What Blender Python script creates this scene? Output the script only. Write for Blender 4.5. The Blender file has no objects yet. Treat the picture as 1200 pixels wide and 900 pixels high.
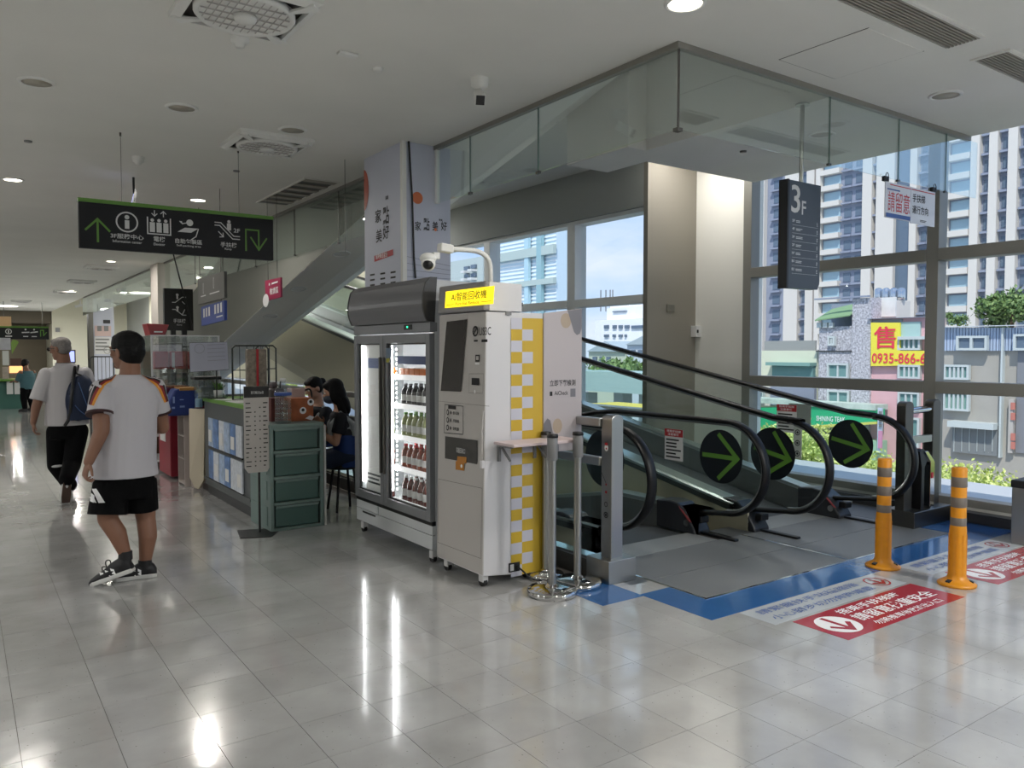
import bpy, bmesh, math, random
from mathutils import Vector, Matrix, Quaternion
V = Vector
random.seed(7)
scn = bpy.context.scene
COL = scn.collection

# ---------------------------------------------------------------- camera
PITCH = math.atan(39.0 / 920.0); YAW = math.radians(35.13)
FWD = V((math.sin(YAW) * math.cos(PITCH), math.cos(YAW) * math.cos(PITCH), -math.sin(PITCH)))
RGT = V((math.cos(YAW), -math.sin(YAW), 0)); UPV = RGT.cross(FWD)
EYE = V((0, 0, 1.5))
cd = bpy.data.cameras.new('camera'); cam = bpy.data.objects.new('camera', cd); COL.objects.link(cam)
cd.sensor_width = 36; cd.lens = 36 * 920 / 1200.0; cd.clip_end = 1500; cd.clip_start = 0.05
cam.matrix_world = Matrix.Translation(EYE) @ Matrix((RGT, UPV, -FWD)).transposed().to_4x4()
scn.camera = cam
# ---------------------------------------------------------------- world: blue sky with broken cloud
wd = bpy.data.worlds.new('sky'); scn.world = wd; wd.use_nodes = True
nt = wd.node_tree; nt.nodes.clear()
def N(t, **k):
    n = nt.nodes.new(t)
    for a, b in k.items(): setattr(n, a, b)
    return n
tc = N('ShaderNodeTexCoord'); sep = N('ShaderNodeSeparateXYZ'); nt.links.new(tc.outputs['Generated'], sep.inputs[0])
grad = N('ShaderNodeValToRGB'); nt.links.new(sep.outputs['Z'], grad.inputs[0])
grad.color_ramp.elements[0].position = 0.0; grad.color_ramp.elements[0].color = (0.30, 0.42, 0.60, 1)
grad.color_ramp.elements[1].position = 0.6; grad.color_ramp.elements[1].color = (0.13, 0.25, 0.50, 1)
mp = N('ShaderNodeMapping'); mp.inputs['Scale'].default_value = (1.6, 1.6, 5.0); mp.inputs['Location'].default_value = (0.3, 0.2, 0.55)
nt.links.new(tc.outputs['Generated'], mp.inputs[0])
nz = N('ShaderNodeTexNoise'); nz.inputs['Scale'].default_value = 1.7; nz.inputs['Detail'].default_value = 8; nz.inputs['Roughness'].default_value = 0.55
nt.links.new(mp.outputs[0], nz.inputs['Vector'])
cr = N('ShaderNodeValToRGB'); nt.links.new(nz.outputs[0], cr.inputs[0])
cr.color_ramp.elements[0].position = 0.47; cr.color_ramp.elements[0].color = (0, 0, 0, 1)
cr.color_ramp.elements[1].position = 0.70; cr.color_ramp.elements[1].color = (1, 1, 1, 1)
mx = N('ShaderNodeMixRGB'); nt.links.new(cr.outputs[0], mx.inputs[0]); nt.links.new(grad.outputs[0], mx.inputs[1])
mx.inputs[2].default_value = (0.50, 0.53, 0.57, 1)
bg = N('ShaderNodeBackground'); nt.links.new(mx.outputs[0], bg.inputs[0]); bg.inputs[1].default_value = 1.1
wo = N('ShaderNodeOutputWorld'); nt.links.new(bg.outputs[0], wo.inputs[0])
# ---------------------------------------------------------------- sun (falls on the street side from behind the shop)
sd = bpy.data.lights.new('sun', 'SUN'); sd.energy = 2.1; sd.angle = 0.01; sd.color = (1.0, 0.96, 0.9)
so = bpy.data.objects.new('sun', sd); COL.objects.link(so)
so.rotation_euler = V((0.62, 0.42, -1.0)).to_track_quat('-Z', 'Y').to_euler()
# ---------------------------------------------------------------- added fill lamps that brighten the interior, the travelator shaft and the far end
FILL_LAMPS = [(5.9, 13.0, 1.0), (5.9, 19.0, 1.6), (5.9, 26.0, 1.6), (5.9, 34.0, 2.2), (1.6, 37.5, 1.6), (-3.6, -5.4, .3), (0.2, -5.0, .4), (5.4, -1.4, 1.5), (5.2, -5.4, 1.4), (-5.0, 2.0, 1.0), (6.75, 6.1, .09), (-5.2, 6.0, 1.1), (-5.2, 12.0, 1), (-5.2, 22.0, 1.2), (-3, 32.0, 1.2)]
FILL_W = 78.0
scn.view_settings.view_transform = 'Standard'; scn.view_settings.look = 'None'
scn.view_settings.gamma = 1; scn.view_settings.use_curve_mapping = False
scn.view_settings.exposure = 0.8
scn.cycles.use_denoising = True
scn.cycles.max_bounces = 8; scn.cycles.diffuse_bounces = 5; scn.cycles.glossy_bounces = 4
scn.cycles.transmission_bounces = 4; scn.cycles.transparent_max_bounces = 24
scn.cycles.caustics_reflective = False; scn.cycles.caustics_refractive = False
scn.cycles.sample_clamp_indirect = 4.0

# ================================================================ helpers
def ray(x, y): return FWD * 920.0 + RGT * (x - 600) + UPV * (450 - y)
def on(x, y, ax, v):
    d = ray(x, y); return EYE + d * ((v - EYE[ax]) / d[ax])
def XP(x, y, v): return on(x, y, 0, v)
def YP(x, y, v): return on(x, y, 1, v)
def ZP(x, y, v=0.0): return on(x, y, 2, v)

def srgb(h):
    h = h.lstrip('#'); c = [int(h[i:i + 2], 16) / 255 for i in (0, 2, 4)]
    return tuple((x / 12.92 if x <= .04045 else ((x + .055) / 1.055) ** 2.4) for x in c) + (1,)
MATS = {}
def mat(name, col='#888888', rough=.5, metal=0, spec=.5, noise=0, nscale=8, bump=0, bscale=40, emit=0, trans=0, coat=0, stretch=None, alpha=1, sheen=0):
    if name in MATS: return MATS[name]
    m = bpy.data.materials.new(name); m.use_nodes = True; t = m.node_tree; b = t.nodes['Principled BSDF']
    c = srgb(col) if isinstance(col, str) else tuple(col) + (1,)
    b.inputs['Base Color'].default_value = c; b.inputs['Roughness'].default_value = rough
    b.inputs['Metallic'].default_value = metal; b.inputs['Specular IOR Level'].default_value = spec
    b.inputs['Transmission Weight'].default_value = trans; b.inputs['Coat Weight'].default_value = coat
    b.inputs['Alpha'].default_value = alpha; b.inputs['Sheen Weight'].default_value = sheen
    if emit: b.inputs['Emission Color'].default_value = c; b.inputs['Emission Strength'].default_value = emit
    if noise or bump:
        g = t.nodes.new('ShaderNodeNewGeometry'); mpn = t.nodes.new('ShaderNodeMapping'); t.links.new(g.outputs['Position'], mpn.inputs[0])
        if stretch: mpn.inputs['Scale'].default_value = stretch
    if noise:
        n = t.nodes.new('ShaderNodeTexNoise'); n.inputs['Scale'].default_value = nscale; n.inputs['Detail'].default_value = 5
        t.links.new(mpn.outputs[0], n.inputs['Vector'])
        r = t.nodes.new('ShaderNodeValToRGB'); t.links.new(n.outputs[0], r.inputs[0])
        r.color_ramp.elements[0].position = .3; r.color_ramp.elements[1].position = .7
        r.color_ramp.elements[0].color = tuple(x * (1 - noise) for x in c[:3]) + (1,)
        r.color_ramp.elements[1].color = tuple(min(1, x * (1 + noise)) for x in c[:3]) + (1,)
        t.links.new(r.outputs[0], b.inputs['Base Color'])
    if bump:
        n2 = t.nodes.new('ShaderNodeTexNoise'); n2.inputs['Scale'].default_value = bscale; n2.inputs['Detail'].default_value = 3
        t.links.new(mpn.outputs[0], n2.inputs['Vector'])
        bp = t.nodes.new('ShaderNodeBump'); bp.inputs['Strength'].default_value = bump; bp.inputs['Distance'].default_value = .01
        t.links.new(n2.outputs[0], bp.inputs['Height']); t.links.new(bp.outputs[0], b.inputs['Normal'])
    MATS[name] = m; return m
def glassmat(name, tint=(1, 1, 1), base=.04, gloss_rough=0.0, k=1.0):
    if name in MATS: return MATS[name]
    m = bpy.data.materials.new(name); m.use_nodes = True; t = m.node_tree; t.nodes.clear()
    o = t.nodes.new('ShaderNodeOutputMaterial'); tr = t.nodes.new('ShaderNodeBsdfTransparent'); tr.inputs[0].default_value = tint + (1,)
    gl = t.nodes.new('ShaderNodeBsdfGlossy'); gl.inputs['Roughness'].default_value = gloss_rough; gl.inputs[0].default_value = (.95, 1, .98, 1)
    fr = t.nodes.new('ShaderNodeLayerWeight'); fr.inputs[0].default_value = .5
    pw = t.nodes.new('ShaderNodeMath'); pw.operation = 'POWER'; t.links.new(fr.outputs['Facing'], pw.inputs[0]); pw.inputs[1].default_value = 5
    ml = t.nodes.new('ShaderNodeMath'); ml.operation = 'MULTIPLY_ADD'; t.links.new(pw.outputs[0], ml.inputs[0]); ml.inputs[1].default_value = .8 * k; ml.inputs[2].default_value = base
    ml.use_clamp = True
    mi = t.nodes.new('ShaderNodeMixShader'); t.links.new(ml.outputs[0], mi.inputs[0]); t.links.new(tr.outputs[0], mi.inputs[1]); t.links.new(gl.outputs[0], mi.inputs[2])
    t.links.new(mi.outputs[0], o.inputs[0]); MATS[name] = m; return m

_jit = [5]
class MB:
    def __init__(s): s.v = []; s.f = []; s.sm = []
    def add(s, vs, fs, smooth=False):
        o = len(s.v); s.v += [V(p) for p in vs]
        for f in fs: s.f.append([i + o for i in f]); s.sm.append(smooth)
        return s
    def box(s, a, b):
        _jit[0] = (_jit[0] * 7 + 3) % 101; e = _jit[0] * (1.2e-6 if abs(a[0]) < 20 else 6e-5)
        x0, y0, z0 = [min(a[i], b[i]) - e for i in range(3)]; x1, y1, z1 = [max(a[i], b[i]) + e for i in range(3)]
        return s.add([(x0, y0, z0), (x1, y0, z0), (x1, y1, z0), (x0, y1, z0), (x0, y0, z1), (x1, y0, z1), (x1, y1, z1), (x0, y1, z1)],
                     [(0, 3, 2, 1), (4, 5, 6, 7), (0, 1, 5, 4), (1, 2, 6, 5), (2, 3, 7, 6), (3, 0, 4, 7)])
    def obox(s, c, ax, ay, az):      # centre + three half axes
        c = V(c); ax = V(ax); ay = V(ay); az = V(az); P = []
        for k in (-1, 1):
            for i, j in ((-1, -1), (1, -1), (1, 1), (-1, 1)): P.append(c + ax * i + ay * j + az * k)
        return s.add(P, [(0, 3, 2, 1), (4, 5, 6, 7), (0, 1, 5, 4), (1, 2, 6, 5), (2, 3, 7, 6), (3, 0, 4, 7)])
    def prism(s, pts, d):            # closed polygon (3D points) extruded by vector d
        pts = [V(p) for p in pts]; d = V(d); n = len(pts)
        nrm = V((0, 0, 0))
        for i in range(n): nrm += pts[i].cross(pts[(i + 1) % n])
        if nrm.dot(d) > 0: pts = pts[::-1]
        fs = [tuple(range(n)), tuple(reversed(range(n, 2 * n)))] + [(i, i + n, (i + 1) % n + n, (i + 1) % n) for i in range(n)]
        return s.add(pts + [p + d for p in pts], fs)
    def ring(s, c, a, b, n): return [V(c) + a * math.cos(2 * math.pi * i / n) + b * math.sin(2 * math.pi * i / n) for i in range(n)]
    def loft(s, rings, smooth=True, caps=True):
        n = len(rings[0]); vs = [p for r in rings for p in r]; fs = []
        for k in range(len(rings) - 1):
            for i in range(n): j = (i + 1) % n; fs.append((k * n + i, k * n + j, (k + 1) * n + j, (k + 1) * n + i))
        s.add(vs, fs, smooth)
        if caps:
            s.add(rings[0], [tuple(reversed(range(n)))]); s.add(rings[-1], [tuple(range(n))])
        return s
    def cone(s, p, q, r0, r1, n=16, smooth=True):
        p = V(p); q = V(q); d = (q - p).normalized(); a = d.orthogonal().normalized(); b = d.cross(a)
        return s.loft([s.ring(p, a * r0, b * r0, n), s.ring(q, a * r1, b * r1, n)], smooth)
    def cyl(s, p, q, r, n=16): return s.cone(p, q, r, r, n)
    def tube(s, path, r, n=10, closed=False):
        path = [V(p) for p in path]; rings = []; a = None
        for i, p in enumerate(path):
            d = (path[min(i + 1, len(path) - 1)] - path[max(i - 1, 0)])
            if closed: d = path[(i + 1) % len(path)] - path[i - 1]
            d.normalize(); a = d.orthogonal().normalized() if a is None else (a - d * a.dot(d)).normalized()
            rr = r[i] if isinstance(r, (list, tuple)) else r
            rings.append(s.ring(p, a * rr, d.cross(a) * rr, n))
        if closed: rings.append(rings[0])
        return s.loft(rings, True, not closed)
    def lathe(s, prof, c=(0, 0, 0), n=24, ax='z'):
        c = V(c); E = {'z': (V((1, 0, 0)), V((0, 1, 0)), V((0, 0, 1))), 'y': (V((0, 0, 1)), V((1, 0, 0)), V((0, 1, 0))), 'x': (V((0, 1, 0)), V((0, 0, 1)), V((1, 0, 0)))}[ax]
        return s.loft([s.ring(c + E[2] * h, E[0] * max(r, 1e-4), E[1] * max(r, 1e-4), n) for r, h in prof], True)
    def ell(s, c, ax, ay, az, nu=16, nv=10):
        c = V(c); ax = V(ax); ay = V(ay); az = V(az); rings = []
        for k in range(nv + 1):
            t = -math.pi / 2 + math.pi * k / nv; cs = max(math.cos(t), 1e-3)
            rings.append([c + az * math.sin(t) + (ax * math.cos(2 * math.pi * i / nu) + ay * math.sin(2 * math.pi * i / nu)) * cs for i in range(nu)])
        return s.loft(rings, True)
    def sph(s, c, r, nu=14, nv=8): return s.ell(c, (r, 0, 0), (0, r, 0), (0, 0, r), nu, nv)
    def sweep(s, path, x0, prof, flip=1):   # path of (y,z) at x = x0; profile (dx, dn) with n = outward normal
        rings = []; P = [V((0, a, b)) for a, b in path]
        for i, p in enumerate(P):
            d = (P[min(i + 1, len(P) - 1)] - P[max(i - 1, 0)]).normalized(); nn = V((0, -d.z, d.y)) * flip
            rings.append([V((x0 + dx, p.y, p.z)) + nn * dn for dx, dn in prof])
        return s.loft(rings, True)
    def quad(s, pts): return s.add(pts, [tuple(range(len(pts)))])

_off = {}
def build(mb, name, m, parent=None, bevel=0, local=False, kind=None, label=None, wn=False):
    off = V((0, 0, 0)) if local or parent is None else _off.get(parent.name, V((0, 0, 0)))
    me = bpy.data.meshes.new(name)
    me.from_pydata([tuple(p - off) for p in mb.v], [], mb.f)
    me.polygons.foreach_set('use_smooth', mb.sm)
    if m: me.materials.append(m)
    me.update()
    o = bpy.data.objects.new(name, me); COL.objects.link(o)
    if parent is not None: o.parent = parent
    _off[o.name] = off
    if bevel:
        b = o.modifiers.new('bevel', 'BEVEL'); b.width = bevel; b.segments = 2; b.limit_method = 'ANGLE'; b.angle_limit = .7
    if kind: o['kind'] = kind
    if label: o['label'] = label
    return o
def tag(o, label, cat, group=None, kind=None):
    o['label'] = label; o['category'] = cat
    if group: o['group'] = group
    if kind: o['kind'] = kind
    return o
def thing(name, label, cat, loc=(0, 0, 0), group=None):
    o = bpy.data.objects.new(name, None); COL.objects.link(o); o.location = loc; o.empty_display_size = .1
    tag(o, label, cat, group); _off[o.name] = V(loc); return o
def structure(name, loc=(0, 0, 0)):
    o = bpy.data.objects.new(name, None); COL.objects.link(o); o.location = loc; o['kind'] = 'structure'; _off[o.name] = V(loc); return o
def dup(o, loc=None, parent=None, label=None, rotz=None):
    c = o.copy(); COL.objects.link(c)
    if parent is not None: c.parent = parent
    for ch in list(o.children): dup(ch, parent=c)
    if loc is not None: c.location = loc
    if label: c['label'] = label
    if rotz is not None: c.rotation_euler = (0, 0, rotz)
    return c
def remesh(mb, name, m, parent, voxel=.006, smooth=4, label=None):
    tmp = bpy.data.meshes.new('t'); tmp.from_pydata([tuple(p) for p in mb.v], [], mb.f)
    o = bpy.data.objects.new('t', tmp); COL.objects.link(o)
    r = o.modifiers.new('r', 'REMESH'); r.mode = 'VOXEL'; r.voxel_size = voxel
    s = o.modifiers.new('s', 'SMOOTH'); s.iterations = smooth; s.factor = .5
    dg = bpy.context.evaluated_depsgraph_get(); me = bpy.data.meshes.new_from_object(o.evaluated_get(dg))
    bpy.data.objects.remove(o)
    off = _off.get(parent.name, V((0, 0, 0))) if parent else V((0, 0, 0))
    me.transform(Matrix.Translation(-off)); me.name = name
    me.polygons.foreach_set('use_smooth', [True] * len(me.polygons)); me.materials.clear(); me.materials.append(m)
    n = bpy.data.objects.new(name, me); COL.objects.link(n); n.parent = parent; _off[n.name] = off
    if label: n['label'] = label
    return n

# ---- flat print: a drawing plane O + u*U + v*W lifted along its normal
_tcache = {}
def textgeo(s, bold=0):
    bold = min(bold, .012); k = (s, bold)
    if k in _tcache: return _tcache[k]
    c = bpy.data.curves.new('t', 'FONT'); c.body = s; c.size = 1; c.resolution_u = 3; c.offset = bold
    o = bpy.data.objects.new('t', c); COL.objects.link(o)
    dg = bpy.context.evaluated_depsgraph_get(); me = bpy.data.meshes.new_from_object(o.evaluated_get(dg))
    vs = [tuple(v.co) for v in me.vertices]; fs = [tuple(p.vertices) for p in me.polygons]
    bpy.data.objects.remove(o); bpy.data.meshes.remove(me)
    x0 = min(v[0] for v in vs); x1 = max(v[0] for v in vs); y0 = min(v[1] for v in vs); y1 = max(v[1] for v in vs)
    _tcache[k] = ([((v[0] - x0) / (x1 - x0), (v[1] - y0) / (y1 - y0)) for v in vs], fs, (x1 - x0) / (y1 - y0)); return _tcache[k]
class Draw:
    def __init__(s, O, U, W, lift=.0015, step=1.5e-5):
        s.step = step; s.k = 0
        s.O = V(O); s.U = V(U).normalized(); s.W = V(W).normalized(); s.n = s.U.cross(s.W); s.lift = lift; s.mb = MB()
    def P(s, u, v): return s.O + s.U * u + s.W * v + s.n * s.lift
    def poly(s, pts): s.k += 1; s.mb.quad([s.P(*p) + s.n * (s.step * (s.k % 60)) for p in pts]); return s
    def rect(s, u0, v0, u1, v1): return s.poly([(u0, v0), (u1, v0), (u1, v1), (u0, v1)])
    def disc(s, u, v, r, ry=None, n=28): return s.poly([(u + r * math.cos(6.28318 * i / n), v + (ry or r) * math.sin(6.28318 * i / n)) for i in range(n)])
    def ringd(s, u, v, r, w, n=28, ry=None, a0=0, a1=360):
        ry = ry or r
        for i in range(n):
            A = [math.radians(a0 + (a1 - a0) * (i + k) / n) for k in (0, 1)]
            s.poly([(u + (r - w) * math.cos(A[0]), v + (ry - w) * math.sin(A[0])), (u + r * math.cos(A[0]), v + ry * math.sin(A[0])),
                    (u + r * math.cos(A[1]), v + ry * math.sin(A[1])), (u + (r - w) * math.cos(A[1]), v + (ry - w) * math.sin(A[1]))])
        return s
    def line(s, pts, w):
        for (a, b), (c, d) in zip(pts, pts[1:]):
            L = math.hypot(c - a, d - b) or 1; dx = (c - a) / L; dy = (d - b) / L; h = w / 2
            a2 = a - dx * h; b2 = b - dy * h; c2 = c + dx * h; d2 = d + dy * h
            s.poly([(a2 + dy * h, b2 - dx * h), (c2 + dy * h, d2 - dx * h), (c2 - dy * h, d2 + dx * h), (a2 - dy * h, b2 + dx * h)])
        return s
    def text(s, t, u, v, w, h, bold=0):
        vs, fs, ar = textgeo(t, bold); s.mb.add([s.P(u + a * w, v + b * h) for a, b in vs], fs); return s
    def dashes(s, u0, v0, u1, v1, rows, seed=0, fill=.5):   # rows of illegible small print
        rr = random.Random(seed); dv = (v1 - v0) / rows
        for i in range(rows):
            e = u0 + (u1 - u0) * rr.uniform(.6, 1); s.rect(u0, v0 + i * dv, e, v0 + i * dv + dv * fill)
        return s
    def done(s, name, m, parent, label=None): return build(s.mb, name, m, parent, label=label)

# ---- materials used widely
M_ceil = mat('ceiling_paint', '#e3e2dc', .8, noise=.03, nscale=1.2)
M_wall = mat('wall_paint', '#d8d6cd', .8, noise=.02, nscale=1)
M_cream = mat('cream_paint', '#dfdcc8', .8)
M_greywall = mat('grey_wall_paint', '#a9aca8', .8)
M_steel = mat('brushed_steel', '#a9a9a6', .28, 1, bump=.05, bscale=60, stretch=(1, 1, 12))
M_dsteel = mat('dark_steel', '#6a6864', .35, 1)
M_chrome = mat('chrome', '#d0d0d0', .08, 1)
M_black = mat('black_plastic', '#0e0e10', .4)
M_rubber = mat('handrail_rubber', '#070708', .42, spec=.3)
M_white = mat('white_enamel', '#dcdcda', .35)
M_wplast = mat('white_plastic', '#e2e2de', .5)
M_greyp = mat('grey_plastic', '#7d7d7d', .4)
M_frame = mat('window_frame_metal', '#8b8982', .45, .2)
M_framew = mat('window_frame_white', '#f2f3f1', .5)
M_glass = glassmat('window_glass', (.985, .992, .99), .015)
M_bglass = glassmat('balustrade_glass', (.955, .985, .975), .02, k=.6)
M_sglass = glassmat('smoke_curtain_glass', (.95, .98, .968), .15, k=1.2)
M_lit = mat('lamp_diffuser_lit', '#fff4e2', .5, emit=9)
M_ink = mat('black_ink', '#1a1a1c', .6)
M_grey_ink = mat('grey_ink', '#c8c8c8', .6)
M_white_ink = mat('white_ink', '#f0f0f0', .6)
M_green_ink = mat('green_ink', '#56842f', .5)
M_red_ink = mat('red_ink', '#b3242c', .5)
M_blue_ink = mat('blue_ink', '#2f4f8f', .5)
M_paper = mat('paper', '#d8d8d6', .7)
M_sign = mat('charcoal_sign_face', '#1a1b1e', .6, spec=.3)
# ================================================================ floor
H = 3.3; TS = .31; TX = .46; TY = 1.78
fl = structure('floor')
b = MB()
b.box((-12, -10, -.3), (3.40, 45, -.004)); b.box((3.40, -10, -.3), (7.3, 4.36, -.004))
build(b, 'floor_bed', mat('tile_joint', '#56524d', .8), fl)
def tile_mat():
    m = bpy.data.materials.new('vinyl_tile'); m.use_nodes = True; t = m.node_tree; bs = t.nodes['Principled BSDF']; L = t.links.new
    g = t.nodes.new('ShaderNodeNewGeometry')
    n = t.nodes.new('ShaderNodeTexNoise'); n.inputs['Scale'].default_value = 2.2; n.inputs['Detail'].default_value = 6; L(g.outputs['Position'], n.inputs['Vector'])
    r = t.nodes.new('ShaderNodeValToRGB'); L(n.outputs[0], r.inputs[0])
    r.color_ramp.elements[0].position = .3; r.color_ramp.elements[0].color = srgb('#a2a19f'); r.color_ramp.elements[1].position = .7; r.color_ramp.elements[1].color = srgb('#bcbcba')
    v = t.nodes.new('ShaderNodeTexVoronoi'); v.inputs['Scale'].default_value = 42; L(g.outputs['Position'], v.inputs['Vector'])
    n3 = t.nodes.new('ShaderNodeTexNoise'); n3.inputs['Scale'].default_value = 30; L(g.outputs['Position'], n3.inputs['Vector'])
    c1 = t.nodes.new('ShaderNodeMath'); c1.operation = 'LESS_THAN'; L(v.outputs['Distance'], c1.inputs[0]); c1.inputs[1].default_value = .13
    c2 = t.nodes.new('ShaderNodeMath'); c2.operation = 'GREATER_THAN'; L(n3.outputs[0], c2.inputs[0]); c2.inputs[1].default_value = .56
    c3 = t.nodes.new('ShaderNodeMath'); c3.operation = 'MULTIPLY'; L(c1.outputs[0], c3.inputs[0]); L(c2.outputs[0], c3.inputs[1])
    c4 = t.nodes.new('ShaderNodeMath'); c4.operation = 'MULTIPLY'; L(c3.outputs[0], c4.inputs[0]); c4.inputs[1].default_value = .55
    mx = t.nodes.new('ShaderNodeMixRGB'); L(c4.outputs[0], mx.inputs[0]); L(r.outputs[0], mx.inputs[1]); mx.inputs[2].default_value = srgb('#5d5650')
    oi = t.nodes.new('ShaderNodeObjectInfo'); hs = t.nodes.new('ShaderNodeHueSaturation'); L(mx.outputs[0], hs.inputs['Color'])
    mr = t.nodes.new('ShaderNodeMapRange'); L(oi.outputs['Random'], mr.inputs[0]); mr.inputs[3].default_value = .94; mr.inputs[4].default_value = 1.05; L(mr.outputs[0], hs.inputs['Value'])
    L(hs.outputs[0], bs.inputs['Base Color'])
    rn = t.nodes.new('ShaderNodeTexNoise'); rn.inputs['Scale'].default_value = 5; rn.inputs['Detail'].default_value = 4; L(g.outputs['Position'], rn.inputs['Vector'])
    rr = t.nodes.new('ShaderNodeMapRange'); L(rn.outputs[0], rr.inputs[0]); rr.inputs[1].default_value = .3; rr.inputs[2].default_value = .7; rr.inputs[3].default_value = .10; rr.inputs[4].default_value = .24
    L(rr.outputs[0], bs.inputs['Roughness']); bs.inputs['Specular IOR Level'].default_value = .6; bs.inputs['Coat Weight'].default_value = .7; bs.inputs['Coat Roughness'].default_value = .07; bs.inputs['Coat IOR'].default_value = 1.6
    bn = t.nodes.new('ShaderNodeTexNoise'); bn.inputs['Scale'].default_value = 14; bn.inputs['Detail'].default_value = 3; L(g.outputs['Position'], bn.inputs['Vector'])
    bp = t.nodes.new('ShaderNodeBump'); bp.inputs['Strength'].default_value = .10; bp.inputs['Distance'].default_value = .01; L(bn.outputs[0], bp.inputs['Height']); L(bp.outputs[0], bs.inputs['Normal'])
    return m
M_tile = tile_mat(); MATS['vinyl_tile'] = M_tile
def infloor(x, y): return x < 3.40 or y < 4.2
cells = []
for i in range(-40, 22):
    for j in range(-38, 140):
        x = TX + i * TS; y = TY + j * TS
        if x + TS > 7.19 or x < -9 or not infloor(x + TS, y + TS): continue
        if x > 3.6 and y + TS > 3.17: continue
        c = V((x + .155, y + .155, 0)) - EYE; w = c.dot(FWD)
        seen = w > .3 and abs(c.dot(RGT) / w * 920) < 640 and abs(c.dot(UPV) / w * 920) < 480
        cells.append((0 if seen else 1, w if seen else c.length, x, y))
cells.sort()
tb = MB(); g = .0011
tb.box((g, g, -.004), (TS - g, TS - g, 0))
t0 = build(tb, 'tile', M_tile, fl, local=True)
for k, (s_, w_, x, y) in enumerate(cells[:300]):
    o = t0 if k == 0 else t0.copy()
    if k: COL.objects.link(o)
    o.location = (x, y, 0)
rest = MB()
for s_, w_, x, y in cells[300:]: rest.box((x + g, y + g, -.004), (x + TS - g, y + TS - g, 0))
build(rest, 'tile_field', M_tile, fl, kind='stuff')
# edge strips of floor that the tile grid leaves beside the walkway plates
# ================================================================ ceiling
ce = structure('ceiling')
b = MB()
b.box((-12, -10, H), (3.49, 45, H + .25)); b.box((3.49, -10, H), (7.0, 3.25, H + .25))
b.box((5.1, 3.25, H), (7.0, 5.45, 4.1)); b.box((4.88, 5.15, H), (5.1, 6.0, 4.1)); b.box((5.1, 5.45, H), (5.4, 6.0, 4.1))
build(b, 'ceiling_slab', M_ceil, ce)
b = MB(); b.box((4.95, 6.0, 3.8), (5.4, 6.65, 4.0)); b.box((4.95, 6.65, 3.8), (7.4, 41, 4.0)); b.box((7.0, -10, 3.9), (7.6, 5.45, 4.0)); b.box((3.3, 3.0, 4.3), (7.6, 42, 4.4)); b.box((7.6, 37, 4.3), (9.6, 42, 4.4)); b.box((5.4, 5.45, 3.9), (7.6, 6.65, 4.0))
build(b, 'upper_ceiling', M_ceil, ce)
b = MB(); b.box((3.3, 3.25, H + .25), (3.49, 42, 4.3)); b.box((3.3, 3.0, H + .25), (7.0, 3.25, 4.3))
build(b, 'void_edge', M_ceil, ce)
# hatch joint lines (access panel) on the ceiling
b = MB(); hx0, hx1, hy0, hy1 = 4.19, 4.79, 2.50, 3.09
b.box((hx0 + .006, hy0 + .006, H - .003), (hx1 - .006, hy1 - .006, H)); build(b, 'access_panel', M_ceil, ce)
b = MB()
for a, c in (((hx0, hy0), (hx0 + .005, hy1)), ((hx1 - .005, hy0), (hx1, hy1)), ((hx0, hy1 - .005), (hx1, hy1)),): b.box((a[0], a[1], H - .0012), (c[0], c[1], H))
build(b, 'panel_joint', mat('joint_dark', '#55544f', .8), ce)
# steel angle under the ceiling edge that carries the smoke glass
b = MB(); b.box((3.46, 3.28, H - .035), (3.50, 6.12, H)); b.box((3.46, 3.24, H - .035), (7.0, 3.28, H)); b.box((3.46, 6.9, H - .03), (3.50, 17.3, H)); b.box((3.46, 18, H - .03), (3.50, 30, H))
build(b, 'trim_1', M_frame)['kind'] = 'structure'
# ================================================================ walls
b = MB(); b.box((-12.2, -10, 0), (-12, 45, H)); build(b, 'wall_left', M_wall)['kind'] = 'structure'
b = MB(); b.box((-12, -10.2, 0), (7.5, -10, 3.9)); build(b, 'wall_back', M_wall)['kind'] = 'structure'
wf = structure('wall_far')
b = MB(); b.box((3.5, 41.5, -4.7), (9.6, 41.7, 4.4)); b.box((3.5, 41.7, 0), (3.6, 45, H)); build(b, 'wall_panel', M_cream, wf)
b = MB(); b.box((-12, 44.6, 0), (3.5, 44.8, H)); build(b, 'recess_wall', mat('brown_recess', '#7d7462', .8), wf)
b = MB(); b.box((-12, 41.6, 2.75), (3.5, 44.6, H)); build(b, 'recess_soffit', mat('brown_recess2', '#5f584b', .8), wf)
b = MB(); b.box((-12, 41.55, 0), (-5, 44.6, 2.75)); build(b, 'recess_side', mat('brown_recess', '#7d7462', .8), wf)
# wall above / beside the far travelators: the window wall of the shaft (x = 6.62)
wr = structure('wall_right')
b = MB()
b.box((6.62, 6.72, 3.2), (6.85, 41.5, 4.3))
b.box((6.62, 12.4, .73), (6.85, 41.5, 3.2))
b.box((6.62, 6.72, -4.5), (6.85, 40, -2.2))
build(b, 'inner_wall', M_greywall, wr)
b = MB(); b.box((6.60, 12.4, .73), (6.62, 36, 4.0)); build(b, 'wall_lining', M_cream, wr)
b = MB(); b.box((7.45, 5.78, 0), (7.6, 6.65, 4.0)); build(b, 'jamb_wall', mat('jamb_lit_white', '#f0efe8', .7), wr)  # painted whiter than the pier to stand in for light on the jamb
pier = MB(); pier.box((6.62, 6.65, -4.5), (7.6, 6.72, 3.9)); build(pier, 'trim_2', mat('pier_shade', '#8d887e', .8))['kind'] = 'structure'  # pier painted darker: its shade is put into the colour
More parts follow.
